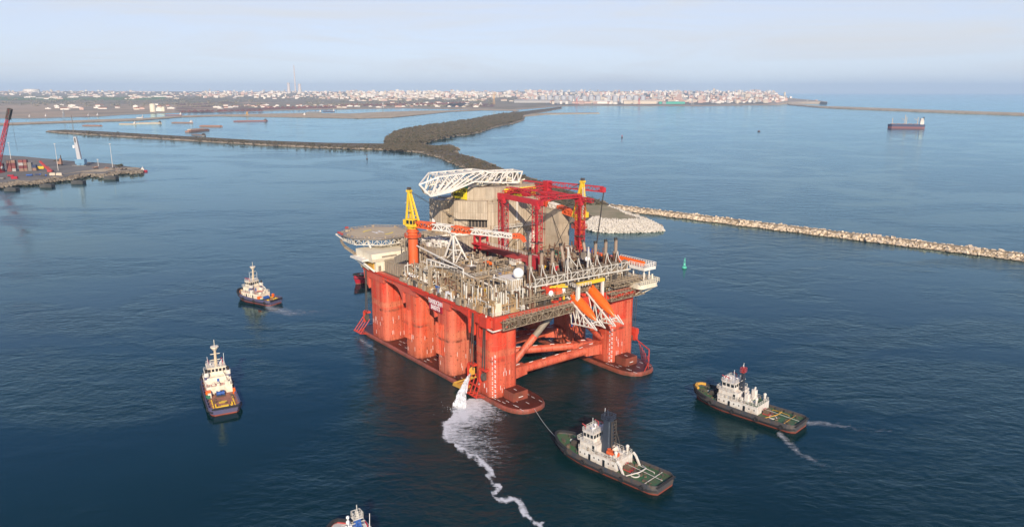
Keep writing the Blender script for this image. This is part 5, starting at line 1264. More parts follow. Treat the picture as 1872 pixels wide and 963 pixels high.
for x, y, h_, c_, l_ in ((903, 193, 21, 'ochre', 'tall ochre port crane at the root of the long island'), (1020, 193, 13, 'wallC', 'grey port crane before the grain silos'), (1054, 193.4, 15, 'girder_red', 'dark red port crane at the end of the silo row'), (1168, 193.6, 14, 'girder_red', 'dark red port crane near the green shed'), (1265, 194, 13, 'wallC', 'grey port crane right of the green shed'), (700, 199, 12, 'wallC', 'grey port crane behind the inner basin'), (117, 217, 15, 'wallC', 'blue grey port crane on the far left shore'), (452, 213, 7, 'ochre', 'small ochre crane on the sandbar')):
    port_crane(x, y, h_, c_, l_)
for k, (x0, x1, y, dz) in enumerate(((330, 480, 206, 4), (480, 620, 199.5, 4.5), (620, 745, 195.5, 5), (760, 850, 194, 5), (820, 850, 196, 7))):
    A_, B_ = place(x0, y), place(x1, y - 1.4); b = MB(); n = 14; r_ = 16
    for i in range(n):
        c0 = A_.lerp(B_, (i + .5) / n); s = scl(c0); b.lathe((c0.x, c0.y + rc.uniform(-10, 10), c0.z - 1), [(rc.uniform(6, 9) * s, 0), (rc.uniform(2, 4) * s, dz * s * rc.uniform(.35, .7)), (.6 * s, dz * s * rc.uniform(.7, 1))], 9)
    M['ore'] = M.get('ore') or ground_mat('ore_heap', (0.20, 0.085, 0.07), (0.12, 0.06, 0.055), .01); M['coal'] = M.get('coal') or ground_mat('coal_heap', (0.05, 0.05, 0.06), (0.03, 0.03, 0.035), .01)
    tag(b.build('ore_heap', M['coal'] if k == 4 else M['ore']), ('reddish ore heap nearest the yellow silos', 'reddish ore heap behind the sandbar crane', 'reddish ore heap beyond the inner basin', 'reddish ore heap near the grey silos', 'black coal heap among the ore')[k], 'ore heap')
# ------------------------------------------------------------------ tugs
M['hull_dark'] = paint('hull_slate', (0.045, 0.055, 0.07), (0.14, 0.09, 0.055), .7, .55, scale=.7); M['hull_blue'] = paint('hull_blue', (0.075, 0.075, 0.15), (0.13, 0.10, 0.11), .4, .45, scale=.5)
M['boot'] = paint('boot_top_red', (0.30, 0.06, 0.035), (0.12, 0.05, 0.03), .6, .5); M['deck_green'] = paint('deck_green', (0.035, 0.12, 0.05), (0.11, 0.085, 0.05), .8, .7, streak=False, scale=.5)
M['deck_brown'] = paint('deck_brown', (0.36, 0.15, 0.095), (0.19, 0.085, 0.055), .7, .7, streak=False, scale=.5); M['deck_grey'] = paint('deck_grey', (0.42, 0.41, 0.42), (0.3, 0.28, 0.26), .4, .7, streak=False, scale=.5)
M['house_white'] = paint('house_white', (0.70, 0.68, 0.63), (0.42, 0.28, 0.18), .55, .5, scale=.9, fine=(.4, .25, .16)); M['house_warm'] = paint('house_warm_white', (0.76, 0.70, 0.57), (0.52, 0.34, 0.2), .45, .45, scale=.7)
M['funnel_dark'] = flat('funnel_dark', (0.035, 0.045, 0.065), .45); M['mast_tan'] = paint('mast_tan', (0.62, 0.50, 0.34), (0.4, 0.3, 0.2), .4, .5)
def tug(label, bow, stern, B, c, L=None):
    bow, stern = Vector((bow[0], bow[1], 0)), Vector((stern[0], stern[1], 0)); d = bow - stern; Lx = L or d.length; a = math.atan2(d.y, d.x); mid = stern + d.normalized() * Lx / 2
    t = thing('tugboat', label, 'tugboat', mid, a, 'tugboats round the rig'); rg = random.Random(c['seed']); hl = Lx / 2; hb0 = B / 2
    def hb(s):
        if s > c['ent']: return hb0 * max(.02, 1 - ((s - c['ent']) / (1 - c['ent'])) ** 2.3) ** .62
        if s < -.86: return hb0 * (.97 - 1.1 * ((-.86 - s) / .14) ** 2.2 * .22)
        return hb0 * (1 - .03 * max(0, -s))
    def sheer(s): return c['fb'] + c['sheer'] * max(0, s + .25) ** 2 * .64 + .25 * max(0, -s - .4)
    NS = 34; S = [-1 + 2 * k / NS for k in range(NS + 1)]; S = [max(-1, min(1, s)) for s in S]; S[-2] = .985; S[-3] = .93
    bul = c['bul']
    v = []; f = []; mi = []
    for s in S:
        w, z = hb(s), sheer(s); wl = w * (.93 if s < .3 else .93 - .35 * (s - .3) / .7); wx = s * hl * (1 if s < .8 else 1 - .05 * (s - .8) / .2)
        row = [(wx, -wl * .9, -.9), (wx, -wl, .45), (s * hl, -w, z * .72), (s * hl, -w, z + bul), (s * hl, -w * .955 if w > .3 else 0, z + bul), (s * hl, -w * .945 if w > .3 else 0, z)]
        v += row + [(p[0], -p[1], p[2]) for p in reversed(row)]
    K = 12
    for i in range(NS):
        for j in range(K - 1):
            if j == 5: continue
            f.append((i * K + j, (i + 1) * K + j, (i + 1) * K + j + 1, i * K + j + 1)); mi.append(1 if j in (0, 10) else (2 if j in (4, 6) else 0))
    for r0 in (0, NS):
        f.append((r0 * K, r0 * K + 1, r0 * K + 10, r0 * K + 11)); mi.append(1)
        f.append((r0 * K + 1, r0 * K + 2, r0 * K + 9, r0 * K + 10)); mi.append(0); f.append((r0 * K + 2, r0 * K + 3, r0 * K + 8, r0 * K + 9)); mi.append(0)
        f.append((r0 * K + 3, r0 * K + 4, r0 * K + 7, r0 * K + 8)); mi.append(0); f.append((r0 * K + 4, r0 * K + 5, r0 * K + 6, r0 * K + 7)); mi.append(2)
    b = MB(); b.v = v; b.f = f; b.m = mi; hull = b.build('hull', [M[c['hull']], M['boot'], M[c['inner']]], t)
    b = MB(); vs = []
    for s in S: w = hb(s) * .948; vs += [(s * hl, -w, sheer(s) + .01), (s * hl, w, sheer(s) + .01)]
    b.add(vs, [(2 * i, 2 * i + 2, 2 * i + 3, 2 * i + 1) for i in range(NS)]); b.build('deck', M[c['deck']], t)
    b = MB()                                                                  # rubbing strake and bow fender
    for e in (-1, 1):
        pts = [(s * hl * 1.0, e * (hb(s) + .1), sheer(s) * .74) for s in S]; b.path(pts, .24, 5)
    b.path([(s * hl * 1.006, e * (hb(s) + .15), sheer(s) + bul - .25) for e, SS in ((-1, [s for s in S if s > .55]), (1, [s for s in reversed(S) if s > .55])) for s in SS], c['bowf'], 6)
    b.bar((-hl - .15, -hb0 * .8, sheer(-1) + bul - .4), (-hl - .15, hb0 * .8, sheer(-1) + bul - .4), .3, 6)
    b.build('rubber_fender', M['rubber'], hull)
    for k in range(c['tyres']):
        for e in (-1, 1):
            s = -.8 + 1.75 * k / c['tyres']; b = MB(); b.ring((s * hl, e * (hb(s) + .22), sheer(s) * .8), .62, .24, 'y', 10, 5); b.build('tyre', M['rubber'], hull)
    b = MB()
    for k in range(9):
        s = -.75 + k * .16
        for e in (-1, 1): b.cbox((s * hl, e * hb(s) * .90, sheer(s)), .18, .5, bul * .8)
    b.build('bulwark_stay', M[c['inner']], hull)
    # houses
    z0 = c['fb'] + .06; hx0, hx1, hw = c['house']
    z1 = z0 + 2.7; zd = max(0, sheer(hx1 / hl) - c['fb'])
    b = MB(); ch = .8; poly = [(hx0, -hw), (hx1 - ch, -hw), (hx1, -hw + ch * 1.4), (hx1, hw - ch * 1.4), (hx1 - ch, hw), (hx0, hw)]; b.prism(poly, z0, z1); b.prism([(p[0] * 1.0, p[1] * 1.05) for p in poly], z1, z1 + .14); dh_ = b.build('deckhouse', M[c['white']], t)
    b = MB()
    for k in range(8):
        x = hx0 + 1 + (hx1 - hx0 - 2.4) * k / 7
        for e in (-1, 1):
            if k in (2, 5): b.box(x - .42, x + .42, min(e * hw, e * (hw + .03)), max(e * hw, e * (hw + .03)), z0 + .1, z0 + 2.1)
            else: b.box(x - .2, x + .2, min(e * hw, e * (hw + .03)), max(e * hw, e * (hw + .03)), z0 + 1.35, z0 + 1.8)
    b.build('porthole', M['glass'], dh_)
    b = MB(); b.rail([(hx0 + .2, -hw, z1 + .14), (hx1 - ch, -hw, z1 + .14)], 1.1, .05, 1.4); b.rail([(hx0 + .2, hw, z1 + .14), (hx1 - ch, hw, z1 + .14)], 1.1, .05, 1.4); b.rail([(hx0 + .2, -hw, z1 + .14), (hx0 + .2, hw, z1 + .14)], 1.1, .05, 1.4); b.build('railing', M['rail'], dh_)
    ux0, ux1, uw, uh = c['upper']; b = MB(); poly = [(ux0, -uw), (ux1 - .5, -uw), (ux1, -uw + .9), (ux1, uw - .9), (ux1 - .5, uw), (ux0, uw)]; b.prism(poly, z1 + .15, z1 + uh); up_ = b.build('upper_deckhouse', M[c['white']], t)
    b = MB(); b.box(ux0 + 1.0, ux0 + 1.8, -uw - .03, -uw, z1 + .3, z1 + 2.1); b.box(ux0 + 1.0, ux0 + 1.8, uw, uw + .03, z1 + .3, z1 + 2.1); b.box(ux0 + 3, ux0 + 3.4, -uw - .03, -uw, z1 + 1.3, z1 + 1.7); b.box(ux0 - .03, ux0, -.4, .4, z1 + .3, z1 + 2.1); b.build('door', M['glass'] if not c.get('door') else M[c['door']], up_)
    wx0, wx1, ww = c['wheel']; zw = z1 + uh; b = MB(); poly = [(wx0, -ww), (wx1 - .8, -ww), (wx1, -ww + 1.0), (wx1, ww - 1.0), (wx1 - .8, ww), (wx0, ww)]; ctr = Vector(((wx0 + wx1) / 2, 0)); top = [(ctr.x + (p[0] - ctr.x) * 1.05, p[1] * 1.05) for p in poly]
    b.box(wx0 - .9, wx1 + .7, -ww - 1.0, ww + 1.0, zw, zw + .12); b.prism(poly, zw + .12, zw + 2.75, top); b.prism([(ctr.x + (p[0] - ctr.x) * 1.14, p[1] * 1.12) for p in poly], zw + 2.75, zw + 2.95); wh = b.build('wheelhouse', M[c['white']], t)
    b = MB(); n = len(poly)
    for i in range(n):
        p, q = Vector((*poly[i], 0)), Vector((*poly[(i + 1) % n], 0)); p2, q2 = Vector((*top[i], 0)), Vector((*top[(i + 1) % n], 0)); Ls = (q - p).length; k = max(1, int(Ls / 1.15)); nn = Vector(((q - p).y, -(q - p).x, 0)).normalized() * .04
        for j in range(k):
            def P_(f_, h_): return p.lerp(q, f_).lerp(p2.lerp(q2, f_), h_) + nn + Vector((0, 0, zw + .12 + 2.63 * h_))
            e0, e1 = (j + .14) / k, (j + .86) / k; b.add([P_(e0, .46), P_(e1, .46), P_(e1, .86), P_(e0, .86)], [(0, 1, 2, 3)])
    b.build('window', M['glass'], wh)
    b = MB(); b.rail([(wx0 - .9, -ww - 1, zw + .12), (wx1 + .7, -ww - 1, zw + .12), (wx1 + .7, ww + 1, zw + .12), (wx0 - .9, ww + 1, zw + .12)], 1.0, .05, 1.2); zr = zw + 2.95; b.rail([(wx0, -ww, zr), (wx1 - .4, -ww, zr), (wx1 - .4, ww, zr), (wx0, ww, zr), (wx0, -ww, zr)], .9, .05, 1.3); b.build('railing', M[c.get('rail', 'rail')], wh)
    b = MB()
    for k in range(5): x, y = rg.uniform(wx0 + .4, wx1 - .8), rg.uniform(-ww + .3, ww - .3); b.bar((x, y, zr), (x, y, zr + rg.uniform(.5, 1.2)), .12, 6); b.ball((x, y, zr + 1.1), rg.uniform(.22, .42), 8, 6) if k < 2 else b.cbox((x, y, zr + .5), .7, .25, .3)
    b.build('radar_gear', M['cleanwhite'], wh)
    b = MB()
    for k in range(3): x, y = rg.uniform(wx0 + .4, wx1 - .8), rg.choice((-1, 1)) * ww * .8; b.bar((x, y, zr), (x, y, zr + 1.3), .14, 6); b.bar((x, y, zr + 1.2), (x + 1.2, y, zr + 1.5), .16, 6)
    b.build('fire_monitor', M['signred'] if c.get('redmon') else M['girder_red'], wh)
    for e in (-1, 1): b = MB(); b.bar((wx0 + .6, e * ww * .9, zr), (wx0 + .5, e * ww * .95, zr + rg.uniform(4, 6)), .05); b.build('whip_aerial', M['cleanwhite'], wh)
    b = MB()
    for k in range(26):
        fwd = rg.random() < .4; x = rg.uniform(hx1 + .6, hl * .8) if fwd else rg.uniform(-hl * .92, hx0 - .6); y = rg.uniform(-.7, .7) * hb(x / hl); z = sheer(x / hl) + .012; q = rg.random()
        if q < .45: b.cbox((x, y, z), rg.uniform(.3, 1.0), rg.uniform(.3, .9), rg.uniform(.2, .8), rg.uniform(0, 1))
        elif q < .7: b.ring((x, y, z + .1), rg.uniform(.4, .8), .13, 'z', 10, 4)
        else: b.bar((x, y, z + .06), (x + rg.uniform(-2.5, 2.5), y + rg.uniform(-1, 1), z + .08), .06)
    b.build('deck_gear', M['grating'], t)
    b = MB()
    for k in range(16): x = rg.uniform(hx0 + .4, hx1 - 2.2); y = rg.choice((-1, 1)) * rg.uniform(.72, .95) * hw; b.cbox((x, y, z1 + .15), rg.uniform(.25, .8), rg.uniform(.25, .6), rg.uniform(.3, 1.1))
    b.build('vent_fitting', M['greysteel'], dh_)
    c['extra'](t, dict(hl=hl, hb=hb, sheer=sheer, z0=z0, z1=z1, zw=zw, zr=zr, c=c, rg=rg, hx0=hx0, hx1=hx1, hw=hw, wx0=wx0, wx1=wx1, ww=ww))
    return t
def lattice_mast(t, x, z, h, w, col, topcol, thick):
    b = MB(); b.truss((x, 0, z), (x, 0, z + h), w, w, 5, thick, thick * .7, (1, 0, 0), w * .6, w * .6); m_ = b.build('mast', M[col], t)
    b = MB(); b.cbox((x, 0, z + h), w * 1.3, w * 1.8, .18); b.rail([(x - w * .7, -w * .8, z + h + .2), (x + w * .7, -w * .8, z + h + .2), (x + w * .7, w * .8, z + h + .2), (x - w * .7, w * .8, z + h + .2), (x - w * .7, -w * .8, z + h + .2)], 1.3, .06, .9); b.cbox((x, 0, z + h + .2), .5, .5, 1.5); b.build('mast_platform', M[topcol], m_)
    b = MB(); b.bar((x, 0, z + h), (x, 0, z + h + 3.2), .07); b.bar((x - .2, -1.6, z + h * .7), (x - .2, 1.6, z + h * .7), .08); b.bar((x - .2, -1.3, z + h * .45), (x - .2, 1.3, z + h * .45), .07); b.build('yard', M['rail'], m_)
def winch(t, x, z, s, mat, drum):
    b = MB(); b.bar((x, -s * .9, z + s * .55), (x, s * .9, z + s * .55), s * .5, 12)
    for e in (-1, 0, 1): b.bar((x, e * s * .9 - .1, z + s * .55), (x, e * s * .9 + .1, z + s * .55), s * .78, 14)
    o = b.build('winch', M[drum], t, smooth=True); b = MB(); b.cbox((x - s * .2, 0, z), s * 2, s * 2.2, s * .22); b.cbox((x + s * .9, -s * .6, z), s * .5, s * .8, s); b.build('winch_bed', M[mat], o)
def bitts(t, pts, mat):
    b = MB()
    for x, y, z in pts:
        for q in (-.5, .5): b.bar((x + q, y, z), (x + q, y, z + .8), .2, 8)
        b.bar((x - .9, y, z + .5), (x + .9, y, z + .5), .12, 6)
    b.build('bollard', M[mat], t)
def extra_green(t, k):
    hl, sh, z1, zr, c, rg = k['hl'], k['sheer'], k['z1'], k['zr'], k['c'], k['rg']
    winch(t, hl * .62, sh(.62) + .05, 1.3, 'darksteel', 'darksteel'); winch(t, k['hx0'] - 1.6, k['z0'], 1.25, 'girder_red', 'grating')
    bitts(t, [(hl * .8, 1.6, sh(.8)), (hl * .8, -1.6, sh(.8)), (hl * .45, 3.2, sh(.45)), (-hl * .82, 3.2, sh(-.8)), (-hl * .82, -3.2, sh(-.8)), (-hl * .45, 0, sh(-.4))], 'darksteel')
    b = MB(); b.rail([(-hl * .42, -k['hw'] * .8, k['z0']), (-hl * .72, -k['hw'] * .7, k['z0'])], .5, .06, 9, False); b.path([(-hl * .45, -4.4, k['z0'] + .1), (-hl * .62, -1.5, k['z0'] + 1.5), (-hl * .62, 1.5, k['z0'] + 1.5), (-hl * .45, 4.4, k['z0'] + .1)], .11); b.path([(-hl * .8, -4.3, k['z0'] + .5), (-hl * .80, 4.3, k['z0'] + .5)], .06); b.build('towing_arch', M['ochre' if c.get('arch') else 'white'], t)
    b = MB(); b.bar((-hl * .3, 0, k['z0'] + 1.4), (-hl * .97, .6, k['z0'] + 1.2), .05); b.ring((-hl * .55, 1.8, k['z0'] + .2), 1.2, .2, 'z', 14, 5); b.ring((hl * .72, -1.0, sh(.72) + .15), .9, .18, 'z', 12, 5); b.build('hawser', M['rope'], t)
    b = MB()
    for q in range(8): b.cbox((rg.uniform(k['hx0'] + .5, k['hx0'] + 7), rg.uniform(-k['hw'] + .5, k['hw'] - .5), z1 + .15), rg.uniform(.5, 1.3), rg.uniform(.5, 1.2), rg.uniform(.5, 1.5))
    for q in (-1, 1): b.bar((k['hx0'] + 1.0, q * k['hw'] * .7, z1 + .1), (k['hx0'] + 1.0, q * k['hw'] * .7, z1 + 2.2), .35, 8); b.ball((k['hx0'] + 1.0, q * k['hw'] * .7, z1 + 2.4), .55, 10, 6)
    b.build('vent_cowl', M['house_white'], t)
    if c.get('bigfunnel'):
        x = c['bigfunnel']; b = MB(); b.prism(rrect(x - 1.5, x + 1.5, -1.5, 1.5, .6, 3), z1 + .1, zr + 4.6, rrect(x - 1.3, x + 1.0, -1.2, 1.2, .5, 3)); f_ = b.build('funnel', M['funnel_dark'], t)
        b = MB(); b.box(x - .9, x + .9, -1.52, -1.3, zr - .2, zr + 1.6); b.build('funnel_panel', M['house_white'], f_)
        b = MB(); b.cbox((x - .1, 0, zr + 4.6), 3.0, 3.4, .2); b.rail([(x - 1.5, -1.6, zr + 4.8), (x + 1.3, -1.6, zr + 4.8), (x + 1.3, 1.6, zr + 4.8), (x - 1.5, 1.6, zr + 4.8), (x - 1.5, -1.6, zr + 4.8)], 1.1, .08, 1); b.bar((x, 0, zr + 4.8), (x, 0, zr + 6.6), .12); b.bar((x - .5, 1, zr + 6), (x + 1.5, -1.6, zr + 6.2), .12); b.build('mast_platform', M['funnel_dark'], f_)
        b = MB(); b.path([(x - 2.3, -1.0, z1), (x - 2.0, -1, zr + 4.5)], .12); b.path([(x - 2.3, 1.0, z1), (x - 2.0, 1, zr + 4.5)], .12)
        for q in range(10): b.bar((x - 2.2, -1, z1 + 1 + q), (x - 2.2, 1, z1 + 1 + q), .09)
        b.bar((x - 2, 0, zr + 4), (k['hx0'] + .6, 0, z1 + 1), .06); b.build('ladder', M['darksteel'], f_)
        b = MB(); b.bar((k['hx0'] + 5, -1, z1 + 1.1), (k['hx0'] + 5, 1.4, z1 + 1.1), .9, 10); b.cbox((k['hx0'] + 2.6, k['hw'] * .5, z1 + .9), 3.6, 1.4, .9); b.build('workboat', M['orange'], t)
        b = MB(); b.ball((k['hx0'] + 4.2, -1.2, z1 + 1.0), 1.25, 12, 8); b.build('air_duct', M['house_white'], t)
        b = MB(); b.path([(k['hx0'] - .2, -k['hw'], z1 + .6), (k['hx0'] - 1.2, -k['hw'], z1 - .2), (k['hx0'] - 2.6, -k['hw'], k['z0'])], .24); b.path([(k['hx0'] - .2, k['hw'], z1 + .6), (k['hx0'] - 1.2, k['hw'], z1 - .2), (k['hx0'] - 2.6, k['hw'], k['z0'])], .24); b.build('side_screen', M['house_white'], t)
    else:
        x = k['wx0'] - 1.2; lattice_mast(t, x, z1, zr - z1 + 3.6, 1.1, 'funnel_dark', 'girder_red', .14); b = MB()
        for e in (-1, 1): b.prism(rrect(x - 4.2, x - 2.4, e * 2.4 - .7, e * 2.4 + .7, .4, 3), z1 + .1, z1 + 3.2); b.bar((x - 3.2, e * 2.4, z1 + 3.1), (x - 3.6, e * 2.4, z1 + 4.2), .3, 8)
        b.build('funnel', M['house_white'], t); b = MB(); b.box(k['hx0'] + .3, k['hx0'] + 4.5, -k['hw'] + .3, k['hw'] - .3, z1 + .141, z1 + .18); b.build('boat_deck', M['deck_green'], t)
        b = MB(); b.box(k['hx0'] + 1.3, k['hx0'] + 2.2, -k['hw'] - .05, -k['hw'], k['z0'] + 1.2, k['z0'] + 1.9); b.box(k['hx0'] + 2.6, k['hx0'] + 3.8, -k['hw'] - .9, -k['hw'] - .1, k['z0'], k['z0'] + .9); b.build('fire_locker', M['signred'], t)
        b = MB(); b.path([(s_ * hl, e * (k['hb'](s_)) * .78, sh(s_) + 1.25) for e, s_ in ((-1, .86), (-1, .93), (0, .965), (1, .93), (1, .86))], .38); b.build('bow_fender_cover', M['ochre'], t)
GREEN = dict(hull='hull_dark', inner='hull_dark', deck='deck_green', white='house_white', fb=1.7, sheer=1.7, bul=1.0, ent=.30, bowf=.42, tyres=5, extra=extra_green)
tug('dark hulled tug with green decks and a tall dark funnel, a line off its bow', at(1019, 812), at(1216, 896, 0), 10.8, dict(GREEN, seed=1, house=(-5.6, 8.6, 3.9), upper=(1.5, 8.2, 3.4, 2.6), wheel=(3.2, 7.6, 3.0), bigfunnel=.4))
tug('dark hulled tug with green decks, slim dark mast and orange topped masthead, at right', at(1270, 722), at(1464, 785, 0), 11.5, dict(GREEN, seed=2, house=(-6.2, 9.0, 4.1), upper=(1.0, 8.6, 3.8, 2.7), wheel=(2.8, 8.0, 3.1), arch=1, tyres=4))
def extra_svitzer(t, k):
    hl, sh, z1, zr, c, rg = k['hl'], k['sheer'], k['z1'], k['zr'], k['c'], k['rg']; x = k['wx0'] + .8
    b = MB(); b.bar((x, 0, zr), (x - .4, 0, zr + 6.5), .55, 8, .4); mm = b.build('mast', M['mast_tan'], t)
    b = MB(); b.lathe((x - .4, 0, zr + 6.3), [(.7, 0), (1.4, 1.0), (1.4, 1.3)], 10); b.bar((x - .3, -1.6, zr + 4.8), (x - .3, 1.6, zr + 4.8), .1); b.bar((x - .2, -1.6, zr + 2.6), (x - .2, 1.6, zr + 2.6), .1); b.bar((x - .4, 0, zr + 7.5), (x - .4, 0, zr + 10), .07); b.build('crosstree', M['house_warm'], mm)
    for e in (-1, 1):
        b = MB(); y = e * k['hw'] * .86; xx = k['wx0'] - 1.2; b.prism(rrect(xx - .8, xx + .8, y - .75, y + .75, .3, 3), z1 + .1, z1 + 4.4); f_ = b.build('funnel', M['house_white'], t)
        b = MB(); b.prism(rrect(xx - .83, xx + .83, y - .78, y + .78, .3, 3), z1 + 2.0, z1 + 3.0); b.build('blue_band', M['hull_blue'], f_); b = MB(); b.bar((xx, y, z1 + 4.4), (xx - .3, y, z1 + 5.6), .42, 8); b.build('exhaust_pipe', M['soot'], f_)
    winch(t, k['hx0'] - 1.4, k['z0'], 1.3, 'darksteel', 'blue'); winch(t, hl * .66, sh(.66), 1.2, 'darksteel', 'girder_red')
    bitts(t, [(-hl * .8, 2.6, sh(-.8)), (-hl * .8, -2.6, sh(-.8)), (hl * .86, 0, sh(.86))], 'yellow')
    b = MB(); z = sh(-.6) + .03; b.box(-hl * .66, -hl * .55, -1.3, 1.3, z, z + .03); b.box(-hl * .86, -hl * .82, -2.6, -.3, z, z + .25); b.box(-hl * .86, -hl * .82, .3, 2.6, z, z + .25); b.box(-hl * .985, -hl * .93, -1.2, 1.2, z + .3, z + 1.25)
    for e in (-1, 1):
        for q in range(5): b.cbox((-hl * (.45 + q * .1), e * 3.4, z), .9, .35, .3)
    b.build('yellow_fitting', M['yellow'], t)
    b = MB()
    for q in range(6): b.cbox((rg.uniform(k['hx0'] - .4, k['hx0'] + 2), rg.uniform(-k['hw'], k['hw']), z1 + .15), 1, .8, 1)
    b.cbox((k['hx0'] - 2.2, 3.6, k['z0']), 1.1, 1.1, 1.6); b.cbox((k['hx0'] + 1, -k['hw'] * .6, z1 + .15), 1.6, 1.2, 1.3); b.build('vent_box', M['house_warm'], t)
    b = MB(); b.cbox((k['hx0'] - 1.0, 3.9, k['z0'] + .8), 1.6, 1.6, 1.3); b.cbox((k['hx0'] - 1.4, -4.5, k['z0']), 1, .8, 1.8); b.build('raft_case', M['lifeboat'], t)
    b = MB(); b.cbox((k['hx0'] - 2.4, 4.2, k['z0']), 1.5, 1.4, 1.1); b.build('green_locker', M['green'], t)
    b = MB(); b.box(k['hx0'] + 1, k['hx1'] - 1.5, -k['hw'] + .15, k['hw'] - .15, z1 + .142, z1 + .17); b.build('boat_deck', M['girder_red'], t)
    b = MB(); b.bar((k['hx0'] + 1.5, -k['hw'] * .6, z1 + .1), (k['hx0'] + 1.5, -k['hw'] * .6, z1 + 2.4), .2, 6); b.bar((k['hx0'] + 1.5, -k['hw'] * .6, z1 + 2.4), (k['hx0'] + 4.2, -k['hw'] * .4, z1 + 4.2), .18, 6); b.build('deck_davit', M['house_warm'], t)
BLUE = dict(hull='hull_blue', inner='hull_blue', deck='deck_brown', white='house_warm', fb=1.7, sheer=2.0, bul=1.0, ent=.28, bowf=.5, tyres=3, extra=extra_svitzer, rail='rail', redmon=1, door='blue')
tug('blue hulled tug seen from astern with a wide brown aft deck and yellow markings', at(386, 676), at(413, 757), 10.6, dict(BLUE, seed=3, house=(-2.5, 11.0, 4.2), upper=(0, 10.2, 3.5, 2.6), wheel=(2.4, 8.2, 2.9)), 35)
tug('small blue and white tug with a cream mast, steaming away left of the rig', at(427, 540), at(505, 556), 10.2, dict(BLUE, seed=4, house=(-5.0, 8.6, 3.7), upper=(1, 7.5, 3.0, 2.8), wheel=(1.6, 6.4, 2.5), deck='deck_brown'), 27)
def extra_front(t, k):
    hl, sh, z1, zr = k['hl'], k['sheer'], k['z1'], k['zr']; winch(t, hl * .52, sh(.52), 1.6, 'signred', 'signred'); bitts(t, [(hl * .8, 1.4, sh(.8)), (hl * .8, -1.4, sh(.8))], 'darksteel')
    b = MB(); b.ring((hl * .7, 1.2, sh(.7) + .3), .9, .25, 'z', 12, 5); b.ring((hl * .72, -.9, sh(.72) + .3), .7, .25, 'z', 12, 5); b.build('hawser', M['grating'], t)
    lattice_mast(t, k['wx0'] + 1.5, zr, 3.6, 1.3, 'blue', 'rail', .16); b = MB(); b.bar((k['wx0'] + 2.5, 1.8, zr), (k['wx0'] + 2.5, 1.8, zr + 4), .08); b.ball((k['wx0'] + 2.5, 1.8, zr + 2.6), .5, 10, 6); b.ball((k['wx0'] + 2.5, 1.8, zr + 3.8), .42, 10, 6); b.build('satellite_dome', M['cleanwhite'], t)
tug('grey decked tug with a blue mast, cut off by the lower edge of the picture', at(640, 996, 2.5), at(726, 1116, 0), 11, dict(BLUE, seed=5, deck='deck_grey', hull='hull_dark', inner='girder_red', white='house_white', house=(-6, 7.0, 3.6), upper=(-1, 6.5, 3.2, 1.2), wheel=(1, 6, 2.7), extra=extra_front, door=None), 32)
tug('red hulled workboat half hidden behind the left side of the rig', at(664, 516), at(735, 500), 9.0, dict(BLUE, seed=6, hull='signred', inner='signred', deck='deck_brown', white='cleanwhite', house=(-6, 9, 3.2), upper=(1, 8, 2.7, 2.4), wheel=(3, 7.4, 2.3), fb=2.6, sheer=2.2, extra=lambda t, k: winch(t, k['hl'] * .7, k['sheer'](.7), 1.0, 'darksteel', 'rail')), 34)
a_, c_ = at(1019, 801, 3.4), RT @ Vector((57.5, -27.5, 1.2)); b = MB(); pts = []
for i in range(15):
    s = i / 14; p = a_.lerp(c_, s); p.z -= 4.0 * s * (1 - s) * .8; pts.append(p)
tag(MB().path([p - a_ for p in pts], .045).build('tow_line', M['rope'], None, a_), 'pale towing line from the near green tug up to the rig', 'rope')

# ------------------------------------------------------------------ white water
def foam_mat(name, lo, col=(0.70, 0.72, 0.76), scale=0.35, stretch=(1, 1, 1), bump=0):
    m, nt, b, out = new_mat(name); a = nt.nodes.new('ShaderNodeAttribute'); a.attribute_name = 'col'
    n1 = noise(nt, coords(nt, tuple(scale * s for s in stretch)), 1.0, 7, 0.68, 1.4)
    ad = math_(nt, 'ADD', math_(nt, 'SUBTRACT', n1, 0.5), a.outputs['Fac']); al = ramp(nt, ad, [(0.36, 0.0), (0.70, 1.0)])
    tr = nt.nodes.new('ShaderNodeBsdfTransparent'); mx = nt.nodes.new('ShaderNodeMixShader')
    nt.links.new(math_(nt, 'MULTIPLY', al, lo), mx.inputs[0]); nt.links.new(tr.outputs[0], mx.inputs[1]); nt.links.new(b.outputs[0], mx.inputs[2]); nt.links.new(mx.outputs[0], out.inputs[0])
    b.inputs['Base Color'].default_value = rgba(col); b.inputs['Roughness'].default_value = .9; return m
M['foam'] = foam_mat('churned_foam', .85, scale=.75, stretch=(.45, 1.15, 1)); M['wake'] = foam_mat('wake_foam', .46, scale=.5, stretch=(.5, 1.1, 1))
def foam(name, label, pixbox, dens, mat, step=(3, 3), zz=.04):
    x0, x1, y0, y1 = pixbox; nx, ny = int((x1 - x0) / step[0]), int((y1 - y0) / step[1]); vs = []; fs = []; cols = []
    for i in range(nx + 1):
        for j in range(ny + 1):
            x, y = x0 + (x1 - x0) * i / nx, y0 + (y1 - y0) * j / ny; p = at(x, y, zz); vs.append(tuple(p)); d = dens(x, y); cols.append((d, d, d))
    for i in range(nx):
        for j in range(ny):
            q = (i * (ny + 1) + j, (i + 1) * (ny + 1) + j, (i + 1) * (ny + 1) + j + 1, i * (ny + 1) + j + 1)
            if max(cols[k][0] for k in q) > .03: fs.append(q)
    b = MB(); b.v = vs; b.f = fs; b.m = [0] * len(fs); o = tag(b.build(name, mat), label, None, None, 'stuff'); set_cols(o, cols); return o
